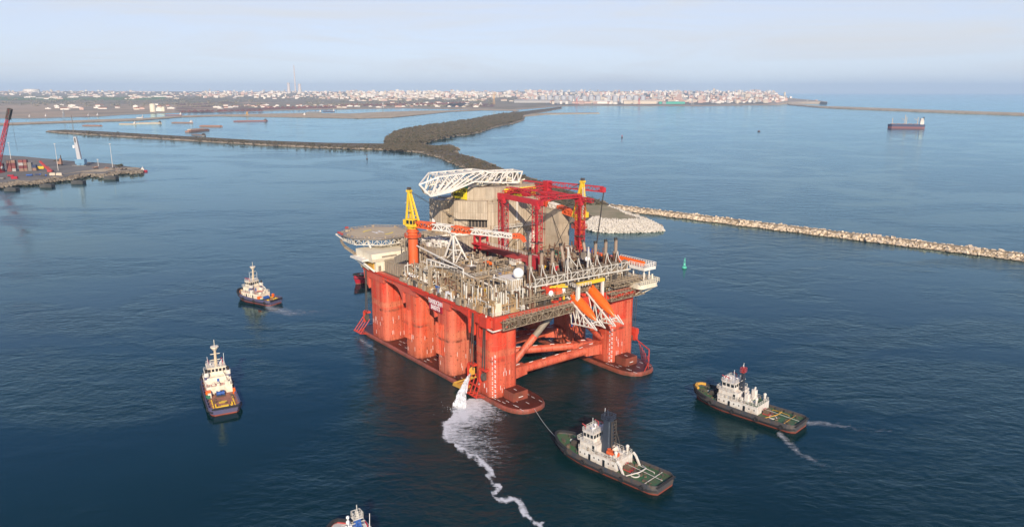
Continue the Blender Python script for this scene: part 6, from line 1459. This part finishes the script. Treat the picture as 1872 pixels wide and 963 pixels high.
def dpath(x, y, pts):
    best = (1e9, 0, 0)
    for i in range(len(pts) - 1):
        (ax, ay), (bx, by) = pts[i][:2], pts[i + 1][:2]; dx, dy = bx - ax, by - ay; t = max(0, min(1, ((x - ax) * dx + (y - ay) * dy) / (dx * dx + dy * dy))); d = math.hypot(x - ax - dx * t, y - ay - dy * t)
        if d < best[0]: best = (d, (i + t) / (len(pts) - 1), dx * (y - ay) - dy * (x - ax))
    return best
EDGE = [(845, 738), (822, 760), (811, 785), (822, 808), (848, 824), (872, 838), (892, 852), (902, 866), (893, 872), (905, 884), (917, 892), (900, 902), (914, 914), (940, 914), (956, 926), (962, 944), (980, 956), (996, 966)]
def dens_main(x, y):
    gx = mn.fractal(Vector((x / 16, y / 16, 1.7)), 1, 2, 4) * 6.0; gy = mn.fractal(Vector((x / 16, y / 16, 9.1)), 1, 2, 4) * 6.0; x += gx; y += gy
    d, t, side = dpath(x, y, EDGE); w = (9 - 3.2 * t) * (.75 + .9 * mn.noise(Vector((x / 22, y / 22, 4)))); e = max(0, 1 - d / max(2, w * 1.5)) ** .7 * .60 * (.55 + .75 * max(0, min(1, .5 + mn.noise(Vector((x / 14, y / 14, 2))) + .35)))
    e2 = 0
    if side < 0: e2 = .56 * max(0, 1 - d / (125 - 80 * t)) ** .9 * max(0, 1 - max(0, y - 745) / 150) ** .8 + .30 * max(0, 1 - d / 130) * max(0, 1 - max(0, y - 760) / 190)
    core = .95 * max(0, 1 - math.hypot((x - 846) / 30, (y - 756) / 28)) ** .7
    return max(e, min(.72, e2), core) * (1 if y < 960 else .9)
foam('discharge_foam', 'white foam spreading from the discharge and trailing down the dark water', (795, 1010, 728, 975), dens_main, M['foam'], (2, 2))
def trail(pts, w0, w1, amp):
    def f(x, y):
        d, t, s = dpath(x, y, pts); w = w0 + (w1 - w0) * t; return amp * max(0, 1 - d / w) ** .7 * (1 - .6 * t)
    return f
foam('stern_wake', 'thin wake curling off the stern of the right hand green tug', (1415, 1640, 765, 875), trail([(1425, 793), (1440, 808), (1460, 826), (1500, 848), (1560, 868)], 9, 18, .68), M['wake'])
foam('propeller_wash', 'churned streak of wash behind the right hand green tug', (1455, 1720, 760, 815), trail([(1464, 771), (1500, 774), (1560, 781), (1700, 800)], 6, 16, .68), M['wake'])
foam('propeller_wash', 'broken pale wash trailing from the small tug toward the rig', (470, 680, 535, 605), trail([(490, 562), (530, 572), (580, 570), (660, 580)], 14, 20, .62), M['wake'], (2, 2))
foam('hull_wash', 'ripples of white water along the far left pontoon edge', (648, 790, 605, 720), trail([(660, 622), (690, 640), (715, 655), (770, 705)], 9, 7, .50), M['wake'], (2, 2))
foam('hull_wash', 'flecks of foam left of the near green tug', (940, 1110, 800, 930), trail([(960, 815), (1000, 850), (1060, 900), (1100, 920)], 40, 40, .36), M['wake'])
# the jet of water itself
m, nt, b_, out = new_mat('falling_water'); n1 = noise(nt, coords(nt, (.8, .8, .6)), 1.0, 6, .65, .6); tr = nt.nodes.new('ShaderNodeBsdfTransparent'); mx = nt.nodes.new('ShaderNodeMixShader')
nt.links.new(ramp(nt, n1, [(.38, .0), (.66, .8)]), mx.inputs[0]); nt.links.new(tr.outputs[0], mx.inputs[1]); nt.links.new(b_.outputs[0], mx.inputs[2]); nt.links.new(mx.outputs[0], out.inputs[0]); b_.inputs['Base Color'].default_value = (.82, .84, .87, 1); b_.inputs['Roughness'].default_value = .7; M['jet'] = m
J0, J1 = RT @ Vector((33.4, -36.2, 8.2)), at(838, 746, 0); vs = []; fs = []; n = 14; NJ = 40; rg = random.Random(4)
ax = (J1 - J0).normalized(); sd = Vector((-ax.y, ax.x, 0)).normalized(); up = sd.cross(ax)
for lay in range(9):                                                          # a core and ragged strands about it
    ox, oy, k0 = (0, 0, 1.0) if lay == 0 else (rg.uniform(-1, 1), rg.uniform(-1, 1), rg.uniform(.25, .5)); i0 = len(vs); s0 = 0 if lay < 3 else rg.uniform(.1, .4)
    for i in range(NJ + 1):
        s = s0 + (1 - s0) * i / NJ; p = J0.lerp(J1, s); p.z = J0.z * (1 - s ** 1.9); r_ = .3 + 1.7 * s ** 1.7; c = p + sd * (ox * r_) + up * (oy * r_ * .7)
        for k in range(n):
            a = 2 * math.pi * k / n; q = r_ * k0 * (.75 + .9 * mn.noise(Vector((math.cos(a) * 1.6 + lay * 7, math.sin(a) * 1.6, s * 11)))); w = c + sd * (q * math.cos(a)) + up * (q * .85 * math.sin(a)); w.z = max(w.z, .02); vs.append(w - J0)
    for i in range(NJ):
        for k in range(n): fs.append((i0 + i * n + k, i0 + i * n + (k + 1) % n, i0 + (i + 1) * n + (k + 1) % n, i0 + (i + 1) * n + k))
b = MB(); b.add(vs, fs); tag(b.build('water_jet', M['jet'], None, J0, True), 'white jet of water pouring from the side of the near column into the sea', 'water jet')
b = MB(); rg = random.Random(9)
for k in range(160):
    a = rg.uniform(0, 6.28); q = abs(rg.gauss(0, 3.2)); p = J1 + Vector((q * math.cos(a), q * math.sin(a), abs(rg.gauss(.3, .8)) * max(.1, 1 - q / 11))); s = rg.uniform(.03, .11); b.ball(p, s, 6, 4)
tag(b.build('splash', M['jet']), 'splash of droplets where the jet meets the sea', None, None, 'stuff')

# ------------------------------------------------------------------ buoys, ships and barges
p = at(1251, 490); t = thing('navigation_buoy', 'green navigation buoy floating right of the rig', 'buoy', p); M['buoy'] = flat('buoy_green', (0.10, 0.50, 0.36), .5)
s = scl(p); b = MB(); b.lathe((0, 0, -.4), [(2.2 * s, 0), (4.4 * s, .5), (4.4 * s, 3.6 * s), (2.4 * s, 4.6 * s)], 16); b.build('float', M['buoy'], t, smooth=True)
b = MB()
for a in range(4): x, y = math.cos(a * 1.571 + .6), math.sin(a * 1.571 + .6); b.bar((x * 2.2 * s, y * 2.2 * s, 4 * s), (x * .9 * s, y * .9 * s, 15 * s), .32 * s)
b.lathe((0, 0, 5 * s), [(2.0 * s, 0), (1.7 * s, 4 * s)], 10); b.cbox((0, 0, 15 * s), 2.8 * s, 2.8 * s, .5 * s); b.build('tower', M['buoy'], t)
b = MB(); b.bar((0, 0, 15 * s), (.4 * s, 0, 19 * s), .7 * s, 8); b.build('lantern', M['buoy'], t)
for x, y, h_, lab in ((671, 291, 9, 'dark beacon post standing in the inner water left of the island'), (1137, 252, 4, 'tiny red buoy out on the open sea'), (848, 249, 4, 'small dark post off the island shore')):
    p = at(x, y); s = scl(p); t = thing('beacon', lab, 'beacon', p); b = MB(); b.lathe((0, 0, -.3), [(1.6 * s, 0), (1.5 * s, 1.6 * s), (.7 * s, 2.2 * s)], 10); b.build('base', M['darksteel'], t); b = MB(); b.bar((0, 0, 1.5 * s), (0, 0, h_ * s), .45 * s, 8); b.cbox((0, 0, h_ * s * .75), 1.7 * s, 1.7 * s, 1.6 * s); b.build('post', M['darksteel' if x != 1137 else 'signred'], t)
M['shipblue'] = flat('ship_navy', (0.035, 0.05, 0.11)); M['shipred'] = flat('ship_red', (0.20, 0.075, 0.075)); M['shipdeck'] = flat('ship_deck', (0.26, 0.16, 0.12)); M['rust'] = flat('barge_rust', (0.30, 0.165, 0.115)); M['bargegrey'] = flat('barge_grey', (0.20, 0.19, 0.18))
def hull_mesh(L, B, z, bow=.2, low=None):
    pts = [(-L / 2, -B * .42), (-L * .42, -B / 2), (L * (.5 - bow), -B / 2), (L * .46, -B * .22), (L / 2, 0), (L * .46, B * .22), (L * (.5 - bow), B / 2), (-L * .42, B / 2), (-L / 2, B * .42)]
    b = MB(); zl = z * .45 if low else 0
    if low: b.mi = 1; b.prism([(p[0] * .985, p[1]) for p in pts], -.8, zl)
    b.mi = 0; b.prism([(p[0] * .985, p[1]) for p in pts] if low else pts, zl if low else -.8, z, pts); return b
A_, B_ = at(1622, 234.5), at(1690, 235.5); d = A_ - B_; L = d.length * 1.0; s = scl(B_); t = thing('cargo_ship', 'dark blue bulk carrier with red waterline anchored at right', 'ship', (A_ + B_) / 2, math.atan2(d.y, d.x))
hull_mesh(L, 12 * s, 7.6 * s, .1, True).build('hull', [M['shipblue'], M['shipred']], t)
b = MB()
for k in range(5): b.cbox((-L * .26 + k * L * .155, 0, 7.6 * s), L * .11, 9 * s, 1.0 * s)
b.build('hatch_cover', M['shipdeck'], t)
b = MB(); b.cbox((-L * .41, 0, 7.6 * s), 6 * s, 9 * s, 6.9 * s); b.cbox((-L * .405, 0, 14.5 * s), 5 * s, 10 * s, 2.4 * s); b.cbox((-L * .40, 0, 16.9 * s), 4 * s, 12 * s, 1.5 * s); sup = b.build('superstructure', M['house_white'], t)
b = MB(); b.cbox((-L * .45, 0, 14.5 * s), 2 * s, 3 * s, 6.2 * s); b.build('funnel', M['funnel_dark'], t)
b = MB()
for x, h_ in ((.38, 8), (.04, 14), (.0, 10), (-.30, 10)): b.bar((x * L, 0, 7.6 * s), (x * L, 0, (10.5 + h_) * s), .5 * s, 6)
for x in (.04, -.3): b.bar((x * L, 0, 14 * s), (x * L + 6 * s, 0, 18 * s), .3 * s, 5)
b.build('cargo_crane', M['mast_tan'], t)
b = MB(); b.cbox((-L * .385, 0, 11 * s), .5 * s, 4 * s, 1.8 * s); b.build('lifeboat', M['lifeboat'], sup)
def barge(lab, x0, y0, x1, y1, hpx, col, bits, nm='barge'):
    hpx *= .6
    A_, B_ = at(x0, y0), at(x1, y1); d = B_ - A_; L = d.length; s = scl(A_); t = thing(nm, lab, 'barge', (A_ + B_) / 2, math.atan2(d.y, d.x), 'moored barges and coasters in the basin'); W = max(11, L * .14)
    hull_mesh(L, W, hpx * s, .06).build('hull', M[col], t); b = MB(); b.box(-L * .4, L * .42, -W * .36, W * .36, hpx * s, hpx * s * 1.35); b.build('hold_cover', M['rust' if 'r' in bits else 'shipdeck'], t)
    if 'h' in bits: b = MB(); e = 1 if 'R' in bits else -1; b.cbox((e * L * .42, 0, hpx * s), L * .09, W * .7, 2.0 * s); b.cbox((e * L * .43, 0, (hpx + 2.0) * s), L * .05, W * .5, 1.2 * s); b.bar((e * L * .42, 0, hpx * s), (e * L * .42, 0, (hpx + 5) * s), .2 * s); b.build('deckhouse', M['house_white' if 'd' not in bits else 'darksteel'], t)
barge('long red barge lying by itself nearest the left edge of the basin', 152, 230.2, 187, 230.6, 2.2, 'rust', 'r'); barge('pale grey barge with a white house left of centre in the basin', 219, 227.4, 249, 227.6, 1.8, 'mast_tan', 'hR'); barge('long tan barge with a dark wheelhouse at its right end', 250, 226.2, 296, 226.0, 2.2, 'mast_tan', 'hRd')
barge('brown coaster with a small white house at its right end', 315, 225, 353, 225.4, 2.3, 'shipdeck', 'hR'); barge('bright red barge right of the brown coaster', 366, 231.4, 407, 231.8, 3.0, 'rust', 'r'); barge('long low dark red coaster at the right of the basin', 427, 222.6, 490, 222.0, 2.6, 'shipred', 'hRd')
barge('wide rusty pontoon barge nearest the thin island', 342, 242.0, 381, 238.5, 4.2, 'rust', 'r'); barge('smaller dark barge moored below the rusty pontoon', 353, 247.6, 374, 249.6, 3.2, 'bargegrey', 'hRd'); barge('tan pontoon lying against the rusty barge', 345, 238.5, 372, 236.8, 3.0, 'mast_tan', '')
for x0, x1, y, col, lab in ((302, 333, 211.2, 'shipred', 'dark red ship berthed by the yellow silos'), (250, 262, 216, 'house_white', 'small white vessel in the inner basin'), (38, 56, 215.6, 'bargegrey', 'dark barge at the far left shore'), (64, 86, 214.6, 'house_white', 'white vessel at the far left shore'), (150, 163, 213.4, 'shipblue', 'dark blue vessel at the far quay'), (163, 180, 212.6, 'bargegrey', 'grey vessel at the far quay'), (590, 612, 204.6, 'shipblue', 'blue vessel in the narrow basin'), (560, 588, 206.2, 'bargegrey', 'grey barge in the narrow basin'), (520, 560, 211.8, 'rust', 'rusty barge lying on the sandbar side')): barge(lab, x0, y, x1, y, 2.0, col, 'hR')
p = at(1387, 241); t = thing('work_boat', 'tiny dark boat alone on the open sea', 'boat', p, 2.4); s = scl(p); hull_mesh(5 * s, 2 * s, 1.3 * s).build('hull', M['darksteel'], t); b = MB(); b.cbox((-.6 * s, 0, 1.3 * s), 1.5 * s, 1.2 * s, 1.4 * s); b.build('cabin', M['shipred'], t)
# ------------------------------------------------------------------ the quay at left
quay, QP = ground_poly('quay', [(-60, 346), (0, 343), (30, 336), (55, 337), (78, 334), (100, 329), (112, 331.5), (133, 327), (152, 321.5), (175, 323.5), (197, 322.5), (214, 317), (240, 317.5), (258, 315.5), (266, 312), (240, 309), (205, 303), (170, 300.5), (130, 298), (95, 294.5), (50, 290), (0, 286.5), (-60, 284)], 3.6, [M['asphalt'], M['shore']], 4.0); tag(quay, kind='structure')
qb = MB(); rq = random.Random(41)
for k in range(900):
    x = rq.uniform(-10, 262); y = interp([(-10, 342.5), (30, 335.5), (78, 333), (100, 328.5), (133, 326), (152, 321), (197, 321), (214, 316), (262, 314)], x) + rq.uniform(-4, 2.5)
    if x > 150 and rq.random() < .55: y = rq.uniform(interp([(150, 314), (262, 310)], x), interp([(150, 321), (262, 314)], x))
    p = at(x, y, 2.4); rock(qb, p, rq.uniform(.9, 2.8), rq)
tag(qb.build('quay_rubble', M['shore']), 'tan rubble heaped along the quay edge', None, None, 'stuff')
tu, _ = ground_poly('gravel_strip', [(110, 325), (150, 318), (200, 312), (250, 311), (260, 312.5), (255, 313.5), (212, 315.5), (195, 319), (150, 319.8)], 3.9, [M['sandbar'], M['shore']], 1.5); tag(tu, kind='structure')
def qthing(nm, lab, cat, x, y, rz=0, grp=None):
    p = at(x, y, 3.64); return thing(nm, lab, cat, p, rz, grp), scl(p)
for k, (x, y, lab) in enumerate(((21, 349, 'dark concrete caisson at the left end of the quay wall'), (86, 342.5, 'dark concrete caisson left of the white blocks'), (143, 336, 'dark concrete caisson below the blue crane'), (203, 328, 'dark concrete caisson near the right end of the quay'))):
    p = at(x, y); s = scl(p); b = MB(); b.prism(rrect(-11 * s, 11 * s, -5 * s, 8 * s, 1.5 * s), -.6, 5.4 * s); b.cbox((0, 1 * s, 5.4 * s), 14 * s, 7 * s, .8 * s); M['caisson'] = M.get('caisson') or ground_mat('wet_concrete', (0.085, 0.085, 0.08), (0.05, 0.05, 0.05), .2)
    tag(b.build('caisson', M['caisson'], None, p), lab, 'caisson', 'caissons along the quay')
M['boxred'] = flat('container_dull_red', (0.22, 0.065, 0.06)); M['boxdark'] = flat('container_maroon', (0.15, 0.035, 0.04))
CC = {'red': M['boxred'], 'rust': M['shipdeck'], 'grey': M['bargegrey'], 'white': M['wallC'], 'blue': M['shipblue'], 'yellow': M['yellow'], 'dred': M['boxdark']}
for k, (x, cols_) in enumerate(((-2, ('dred', 'red', 'dred', 'white')), (4, ('dred', 'white', 'red')), (19, ('rust', 'dred', 'red', 'red')), (27, ('rust', 'dred', 'red', 'white')), (41, ('red', 'white', 'dred', 'rust')), (48, ('red', 'rust', 'dred', 'rust')), (56, ('grey', 'grey', 'grey')), (64, ('blue', 'rust')))):
    for j, cc in enumerate(reversed(cols_)):
        t, s = qthing('shipping_container', {'red': 'faded red', 'rust': 'rusty orange', 'grey': 'grey', 'white': 'white', 'blue': 'navy', 'dred': 'dark red'}[cc] + ' container ' + ('at the bottom', 'second from the bottom', 'third from the bottom', 'on top')[j] + ' of stack by the ' + ('left picture edge', 'red crane foot', 'quay road, left pile', 'quay road, second pile', 'quay road, third pile', 'quay road, fourth pile', 'grey pile', 'yellow box')[k], 'container', x, 314 - k * .3, .12, 'containers stacked on the quay')
        w, hgt = 7.6 * s, 5.0 * s; t.location.z += j * hgt * 1.02; b = MB(); b.box(-w / 2, w / 2, -3 * s, 3 * s, 0, hgt)
        b.build('shell', CC[cc], t); b = MB()
        for q in range(9): b.box(-w / 2 + w * (q + .3) / 9, -w / 2 + w * (q + .6) / 9, -3.12 * s, -3 * s, .4 * s, hgt - .4 * s)
        b.build('corrugation', CC[cc], t)
t, s = qthing('site_box', 'yellow box behind the small red crane', 'box', 76, 308.5, .1); b = MB(); b.cbox((0, 0, 0), 10 * s, 5 * s, 4.5 * s); b.cbox((-8 * s, 0, 0), 6 * s, 5 * s, 4 * s); b.build('shell', M['yellow'], t)
def boom_crane(lab, x, y, hpx, leanpx, wpx, col, base_col, dark_top, bw):
    t, s = qthing('harbour_crane', lab, 'crane', x, y, 0); H, Lx = hpx * s, leanpx * s
    b = MB(); b.truss((0, 0, 5 * s), (Lx, 0, H), wpx * s, wpx * s, 16, .42 * s, .26 * s, (0, 1, 0), wpx * .5 * s, wpx * .5 * s); bm_ = b.build('boom', M[col], t)
    b = MB(); b.truss((Lx * .86, 0, H * .86), (Lx * 1.02, 0, H * 1.02), wpx * .7 * s, wpx * .7 * s, 3, .8 * s, .6 * s, (0, 1, 0)); b.build('boom_head', M['darksteel' if dark_top else col], bm_)
    b = MB(); b.cbox((0, 0, 0), bw * 1.4 * s, bw * 1.2 * s, 1.6 * s); b.cbox((-bw * .1 * s, 0, 1.6 * s), bw * s, bw * .8 * s, 6 * s); b.cbox((bw * .3 * s, -bw * .4 * s, 5 * s), bw * .3 * s, bw * .3 * s, 4 * s); b.build('machinery_house', M[base_col], t)
    b = MB(); b.bar((Lx, 0, H), (Lx + 3 * s, 0, H * .35), .14 * s); b.bar((Lx, 0, H), (-bw * .5 * s, 0, 8 * s), .12 * s); b.build('rope', M['wire'], t)
    return t, s
boom_crane('tall red lattice boom crane at the left edge of the picture', -6, 316, 112, 41, 7, 'crane_red', 'crane_red', True, 14)
M['skyblue'] = flat('crane_sky_blue', (0.15, 0.29, 0.42), .5)
t, s = qthing('harbour_crane', 'grey tower harbour crane with a sky blue base', 'crane', 149, 303, 0)
b = MB(); b.add([(-5.5 * s, -2 * s, 12 * s), (1.5 * s, -2 * s, 12 * s), (1.5 * s, 3 * s, 12 * s), (-5.5 * s, 3 * s, 12 * s), (-7.5 * s, -1.5 * s, 52 * s), (-2.5 * s, -1.5 * s, 52 * s), (-2.5 * s, 2 * s, 52 * s), (-7.5 * s, 2 * s, 52 * s)], [(0, 3, 2, 1), (4, 5, 6, 7), (0, 1, 5, 4), (1, 2, 6, 5), (2, 3, 7, 6), (3, 0, 4, 7)]); tw = b.build('tower', M['silo'], t)
b = MB(); b.cbox((-8.6 * s, -1 * s, 32 * s), 3 * s, 3 * s, 5 * s); b.build('cab', M['cleanwhite'], tw); b = MB(); b.cbox((-4.8 * s, -2.1 * s, 42 * s), 2 * s, .3 * s, 8 * s); b.build('opening', M['darksteel'], tw)
b = MB(); b.cbox((0, 0, 3.5 * s), 17 * s, 9 * s, 8.5 * s); b.cbox((0, 0, .6 * s), 13 * s, 8 * s, 3 * s); b.build('machinery_house', M['skyblue'], t); b = MB(); b.cbox((-3 * s, 0, 0), 24 * s, 9 * s, 1.2 * s)
for q in (-1, 1): b.bar((q * 10 * s, -5 * s, .4 * s), (q * 10 * s, 5 * s, .4 * s), .9 * s, 6)
b.build('undercarriage', M['bargegrey'], t)
b = MB(); b.truss((-6.5 * s, 0, 40 * s), (-18 * s, 20 * s, 90 * s), 1.6 * s, 1.6 * s, 14, .12 * s, .07 * s); b.build('boom', M['bargegrey'], t); b = MB(); b.bar((-18 * s, 20 * s, 90 * s), (-17 * s, 20 * s, 44 * s), .09 * s); b.build('rope', M['wire'], t); b = MB(); b.ball((-17 * s, 20 * s, 42 * s), 1.6 * s, 8, 6); b.build('hook', M['ochre'], t)
t, s = qthing('crawler_crane', 'small red crawler crane leaning left on the quay road', 'crane', 92, 316, 0); b = MB(); b.cbox((0, 0, 1.6 * s), 8 * s, 5 * s, 3.5 * s); b.build('cab', M['girder_red'], t); b = MB(); b.truss((-1 * s, 0, 4 * s), (-16 * s, 0, 21 * s), 2.2 * s, 2.2 * s, 6, .5 * s, .4 * s, (0, 1, 0)); b.bar((3 * s, 0, 5 * s), (-3 * s, 0, 12 * s), .4 * s); b.build('boom', M['girder_red'], t)
b = MB()
for q in (-1, 1): b.cbox((1 * s, q * 3 * s, 0), 14 * s, 1.6 * s, 1.7 * s)
b.build('track', M['darksteel'], t)
t, s = qthing('unloading_machine', 'rust red unloading machine with dark frame beyond the lamp post', 'machine', 110, 303, 0); b = MB(); b.cbox((0, 0, 3 * s), 8 * s, 5 * s, 5 * s); b.cbox((2 * s, 0, 8 * s), 3 * s, 3 * s, 5 * s); b.build('body', M['rust'], t); b = MB(); b.truss((-10 * s, 0, 9 * s), (4 * s, 0, 11 * s), 2 * s, 2 * s, 4, .4 * s, .3 * s)
for q in (-3, 3): b.bar((q * s, -2 * s, 0), (q * s, 0, 4 * s), .5 * s); b.bar((q * s, 2 * s, 0), (q * s, 0, 4 * s), .5 * s)
b.bar((3 * s, 0, 11 * s), (3 * s, 0, 19 * s), .6 * s); b.build('frame', M['darksteel'], t)
for x, y, h_, lab in ((20, 291, 29, 'slim grey lamp mast at the back of the container stacks'), (106.5, 312, 48, 'tall pale lamp mast standing in the middle of the quay'), (206, 306, 42, 'thin bare mast near the right end of the quay'), (180, 304, 12, 'short post by the rubble')):
    t, s = qthing('lamp_mast', lab, 'lamp post', x, y, 0, 'masts on the quay'); b = MB(); b.bar((0, 0, 0), (0, 0, h_ * s), .5 * s, 8, .25 * s); b.build('mast', M['rail'], t); b = MB(); b.cbox((0, 0, h_ * s), 3.2 * s, 1.4 * s, .7 * s); b.build('lamp_head', M['rail'], t)
def truck(lab, x, y, col, rz, trailer):
    t, s = qthing('lorry', lab, 'lorry', x, y, rz, 'lorries on the quay'); b = MB(); b.cbox((4.2 * s, 0, .9 * s), 2.2 * s, 2.4 * s, 2.6 * s); b.build('cab', M[col], t); b = MB(); b.cbox((-1.2 * s, 0, .9 * s), 8 * s, 2.4 * s, (2.4 if trailer else .5) * s); b.build('trailer', M[trailer or 'bargegrey'], t); b = MB()
    for q in (-4, -2.6, 2, 4.2):
        for e in (-1, 1): b.bar((q * s, e * 1.1 * s, .55 * s), (q * s, e * 1.3 * s, .55 * s), .55 * s, 10)
    b.build('wheel', M['rubber'], t)
truck('blue lorry parked left of the crawler crane', 54, 322, 'blue', .1, 'blue'); truck('blue lorry with a long trailer beside the crawler crane', 70, 321, 'blue', .12, 'shipblue'); truck('dark lorry near the left edge of the quay', 4, 328, 'darksteel', .1, 'bargegrey'); truck('red lorry below the container stacks', 20, 323, 'signred', .08, 'signred'); truck('second blue lorry by the crawler crane tracks', 80, 322.5, 'blue', .1, 'darksteel')
t, s = qthing('site_box', 'red box on the near side of the quay road', 'box', 27, 327, .1); b = MB(); b.cbox((0, 0, 0), 11 * s, 4 * s, 4.2 * s); b.cbox((0, 0, 4.2 * s), 11.4 * s, 4.4 * s, .4 * s); b.build('shell', M['signred'], t)
for x, lab in ((97, 'left pale concrete block by the quay edge'), (109, 'right pale concrete block by the quay edge')):
    t, s = qthing('concrete_block', lab, 'block', x, 320.5, .08); b = MB(); b.cbox((0, 0, 0), 10 * s, 5 * s, 4 * s); b.cbox((0, 0, 4 * s), 8 * s, 4 * s, .5 * s); b.build('block', M['wallB'], t)
t, s = qthing('small_tree', 'single dark tree near the end of the quay', 'tree', 218, 307.5); b = MB()
for q in range(4): b.bar((0, 0, 0), (rq.uniform(-3, 3) * s, rq.uniform(-2, 2) * s, 4 * s), .3 * s, 5, .15 * s)
b.build('trunk', M['darksteel'], t); vs, fs, cols = [], [], []
for q in range(18): clump(vs, fs, cols, Vector((rq.uniform(-6, 6) * s, rq.uniform(-4, 4) * s, rq.uniform(2, 5) * s)), 2.2 * s, 3 * s, rq, (.04, .05, .03), 8)
b = MB(); b.v = vs; b.f = fs; b.m = [0] * len(fs); o = b.build('crown', M['scrub'], t); set_cols(o, cols)
for k in range(9):
    x = rq.uniform(168, 252); y = interp([(168, 306), (252, 311)], x) + rq.uniform(-1, 3); t, s = qthing('scrap_heap', ('rusty scrap heap', 'grey scrap heap', 'dark scrap heap')[k % 3] + ' on the rubble, ' + ('by the short post', 'left of the dark tree', 'behind the dark tree', 'in front of the tree', 'right of the tree', 'near the thin mast', 'toward the quay end', 'at the quay end', 'beside the red boat')[k], 'scrap heap', x, y, 0, 'scrap heaps on the quay'); b = MB()
    for q in range(9): rock(b, Vector((rq.uniform(-4, 4) * s, rq.uniform(-3, 3) * s, rq.uniform(0, 2) * s)), rq.uniform(1, 2.6) * s, rq)
    b.build('scrap', M[('rust', 'bargegrey', 'darksteel')[k % 3]], t)
p = at(263, 314); t = thing('moored_boat', 'small red and white boat moored at the tip of the quay', 'boat', p, .15); s = scl(p); hull_mesh(13 * s, 5 * s, 2.8 * s, .2).build('hull', M['signred'], t); b = MB(); b.cbox((-1.5 * s, 0, 2.8 * s), 5 * s, 3 * s, 2.8 * s); b.cbox((-1.5 * s, 0, 5.6 * s), 2.5 * s, 2.4 * s, 1.8 * s); b.bar((-1.5 * s, 0, 7 * s), (-1.5 * s, 0, 10 * s), .25 * s); b.build('cabin', M['house_white'], t)

# ------------------------------------------------------------------ air, light, camera
HAZE_D = 0.000046
m = bpy.data.materials.new('haze_air'); m.use_nodes = True; nt = m.node_tree; nt.nodes.clear(); out = nt.nodes.new('ShaderNodeOutputMaterial'); pv = nt.nodes.new('ShaderNodeVolumePrincipled')
pv.inputs['Color'].default_value = (0.60, 0.79, 1.0, 1); pv.inputs['Density'].default_value = HAZE_D; pv.inputs['Anisotropy'].default_value = 0.0; nt.links.new(pv.outputs[0], out.inputs['Volume'])
hz = MB().box(-34000, 34000, -2500, 45000, -8, 520).build('haze', m); tag(hz, kind='stuff')
hz['label'] = 'thin pale sea haze filling the air'
SUN_AZ, SUN_EL = 174.0, 27.0
sun = bpy.data.lights.new('sun', 'SUN'); sun.energy = 4.9; sun.angle = R(0.53); sun.color = (1.0, 0.85, 0.67); so = bpy.data.objects.new('sun', sun); COL.objects.link(so)
sd = Vector((math.sin(R(SUN_AZ)) * math.cos(R(SUN_EL)), math.cos(R(SUN_AZ)) * math.cos(R(SUN_EL)), math.sin(R(SUN_EL)))); so.rotation_euler = sd.to_track_quat('Z', 'Y').to_euler(); so.location = (0, 0, 400)
w = bpy.data.worlds.new('World'); scene.world = w; w.use_nodes = True; nt = w.node_tree; bg = nt.nodes['Background']; sky = nt.nodes.new('ShaderNodeTexSky'); sky.sky_type = 'NISHITA'; sky.sun_disc = False; sky.sun_elevation = R(SUN_EL); sky.sun_rotation = R(SUN_AZ); sky.altitude = 100; sky.air_density = 0.8; sky.dust_density = 0.0; sky.ozone_density = 4.5
skyc = mixc(nt, 1.0, sky.outputs[0], (0.90, 0.87, 1.0), 'MULTIPLY')
cl = noise(nt, coords(nt, (3.0, 3.0, 26.0), 'Generated', rot=(0, .03, .4)), 1.0, 5, .6, .8)
gz = nt.nodes.new('ShaderNodeSeparateXYZ'); nt.links.new(coords(nt, (1, 1, 1), 'Generated'), gz.inputs[0])
veil = ramp(nt, gz.outputs[2], [(0.15, 1.0), (0.36, 0.0)])                    # thin haze veil, thickest toward the horizon
skyc = mixc(nt, math_(nt, 'MULTIPLY', veil, ramp(nt, cl, [(.42, .70), (.70, .95)])), skyc, (4.95, 5.0, 5.12))
nt.links.new(skyc, bg.inputs[0]); bg.inputs[1].default_value = 0.125
cam = bpy.data.cameras.new('camera'); cam.sensor_width = 36; cam.lens = 36 * FP / 1872; cam.clip_end = 90000; cam.clip_start = 1.0; co = bpy.data.objects.new('camera', cam); COL.objects.link(co); co.location = (0, 0, CAMH); co.rotation_euler = (math.pi / 2 - PITCH, 0, 0); scene.camera = co
scene.view_settings.view_transform = 'Standard'; scene.view_settings.look = 'None'; scene.view_settings.exposure = 0.34; scene.view_settings.gamma = 1; scene.view_settings.use_curve_mapping = False
scene.render.engine = 'CYCLES'; scene.cycles.use_denoising = True; scene.cycles.max_bounces = 6; scene.cycles.volume_bounces = 1; scene.cycles.transparent_max_bounces = 12; scene.cycles.diffuse_bounces = 3; scene.cycles.glossy_bounces = 3
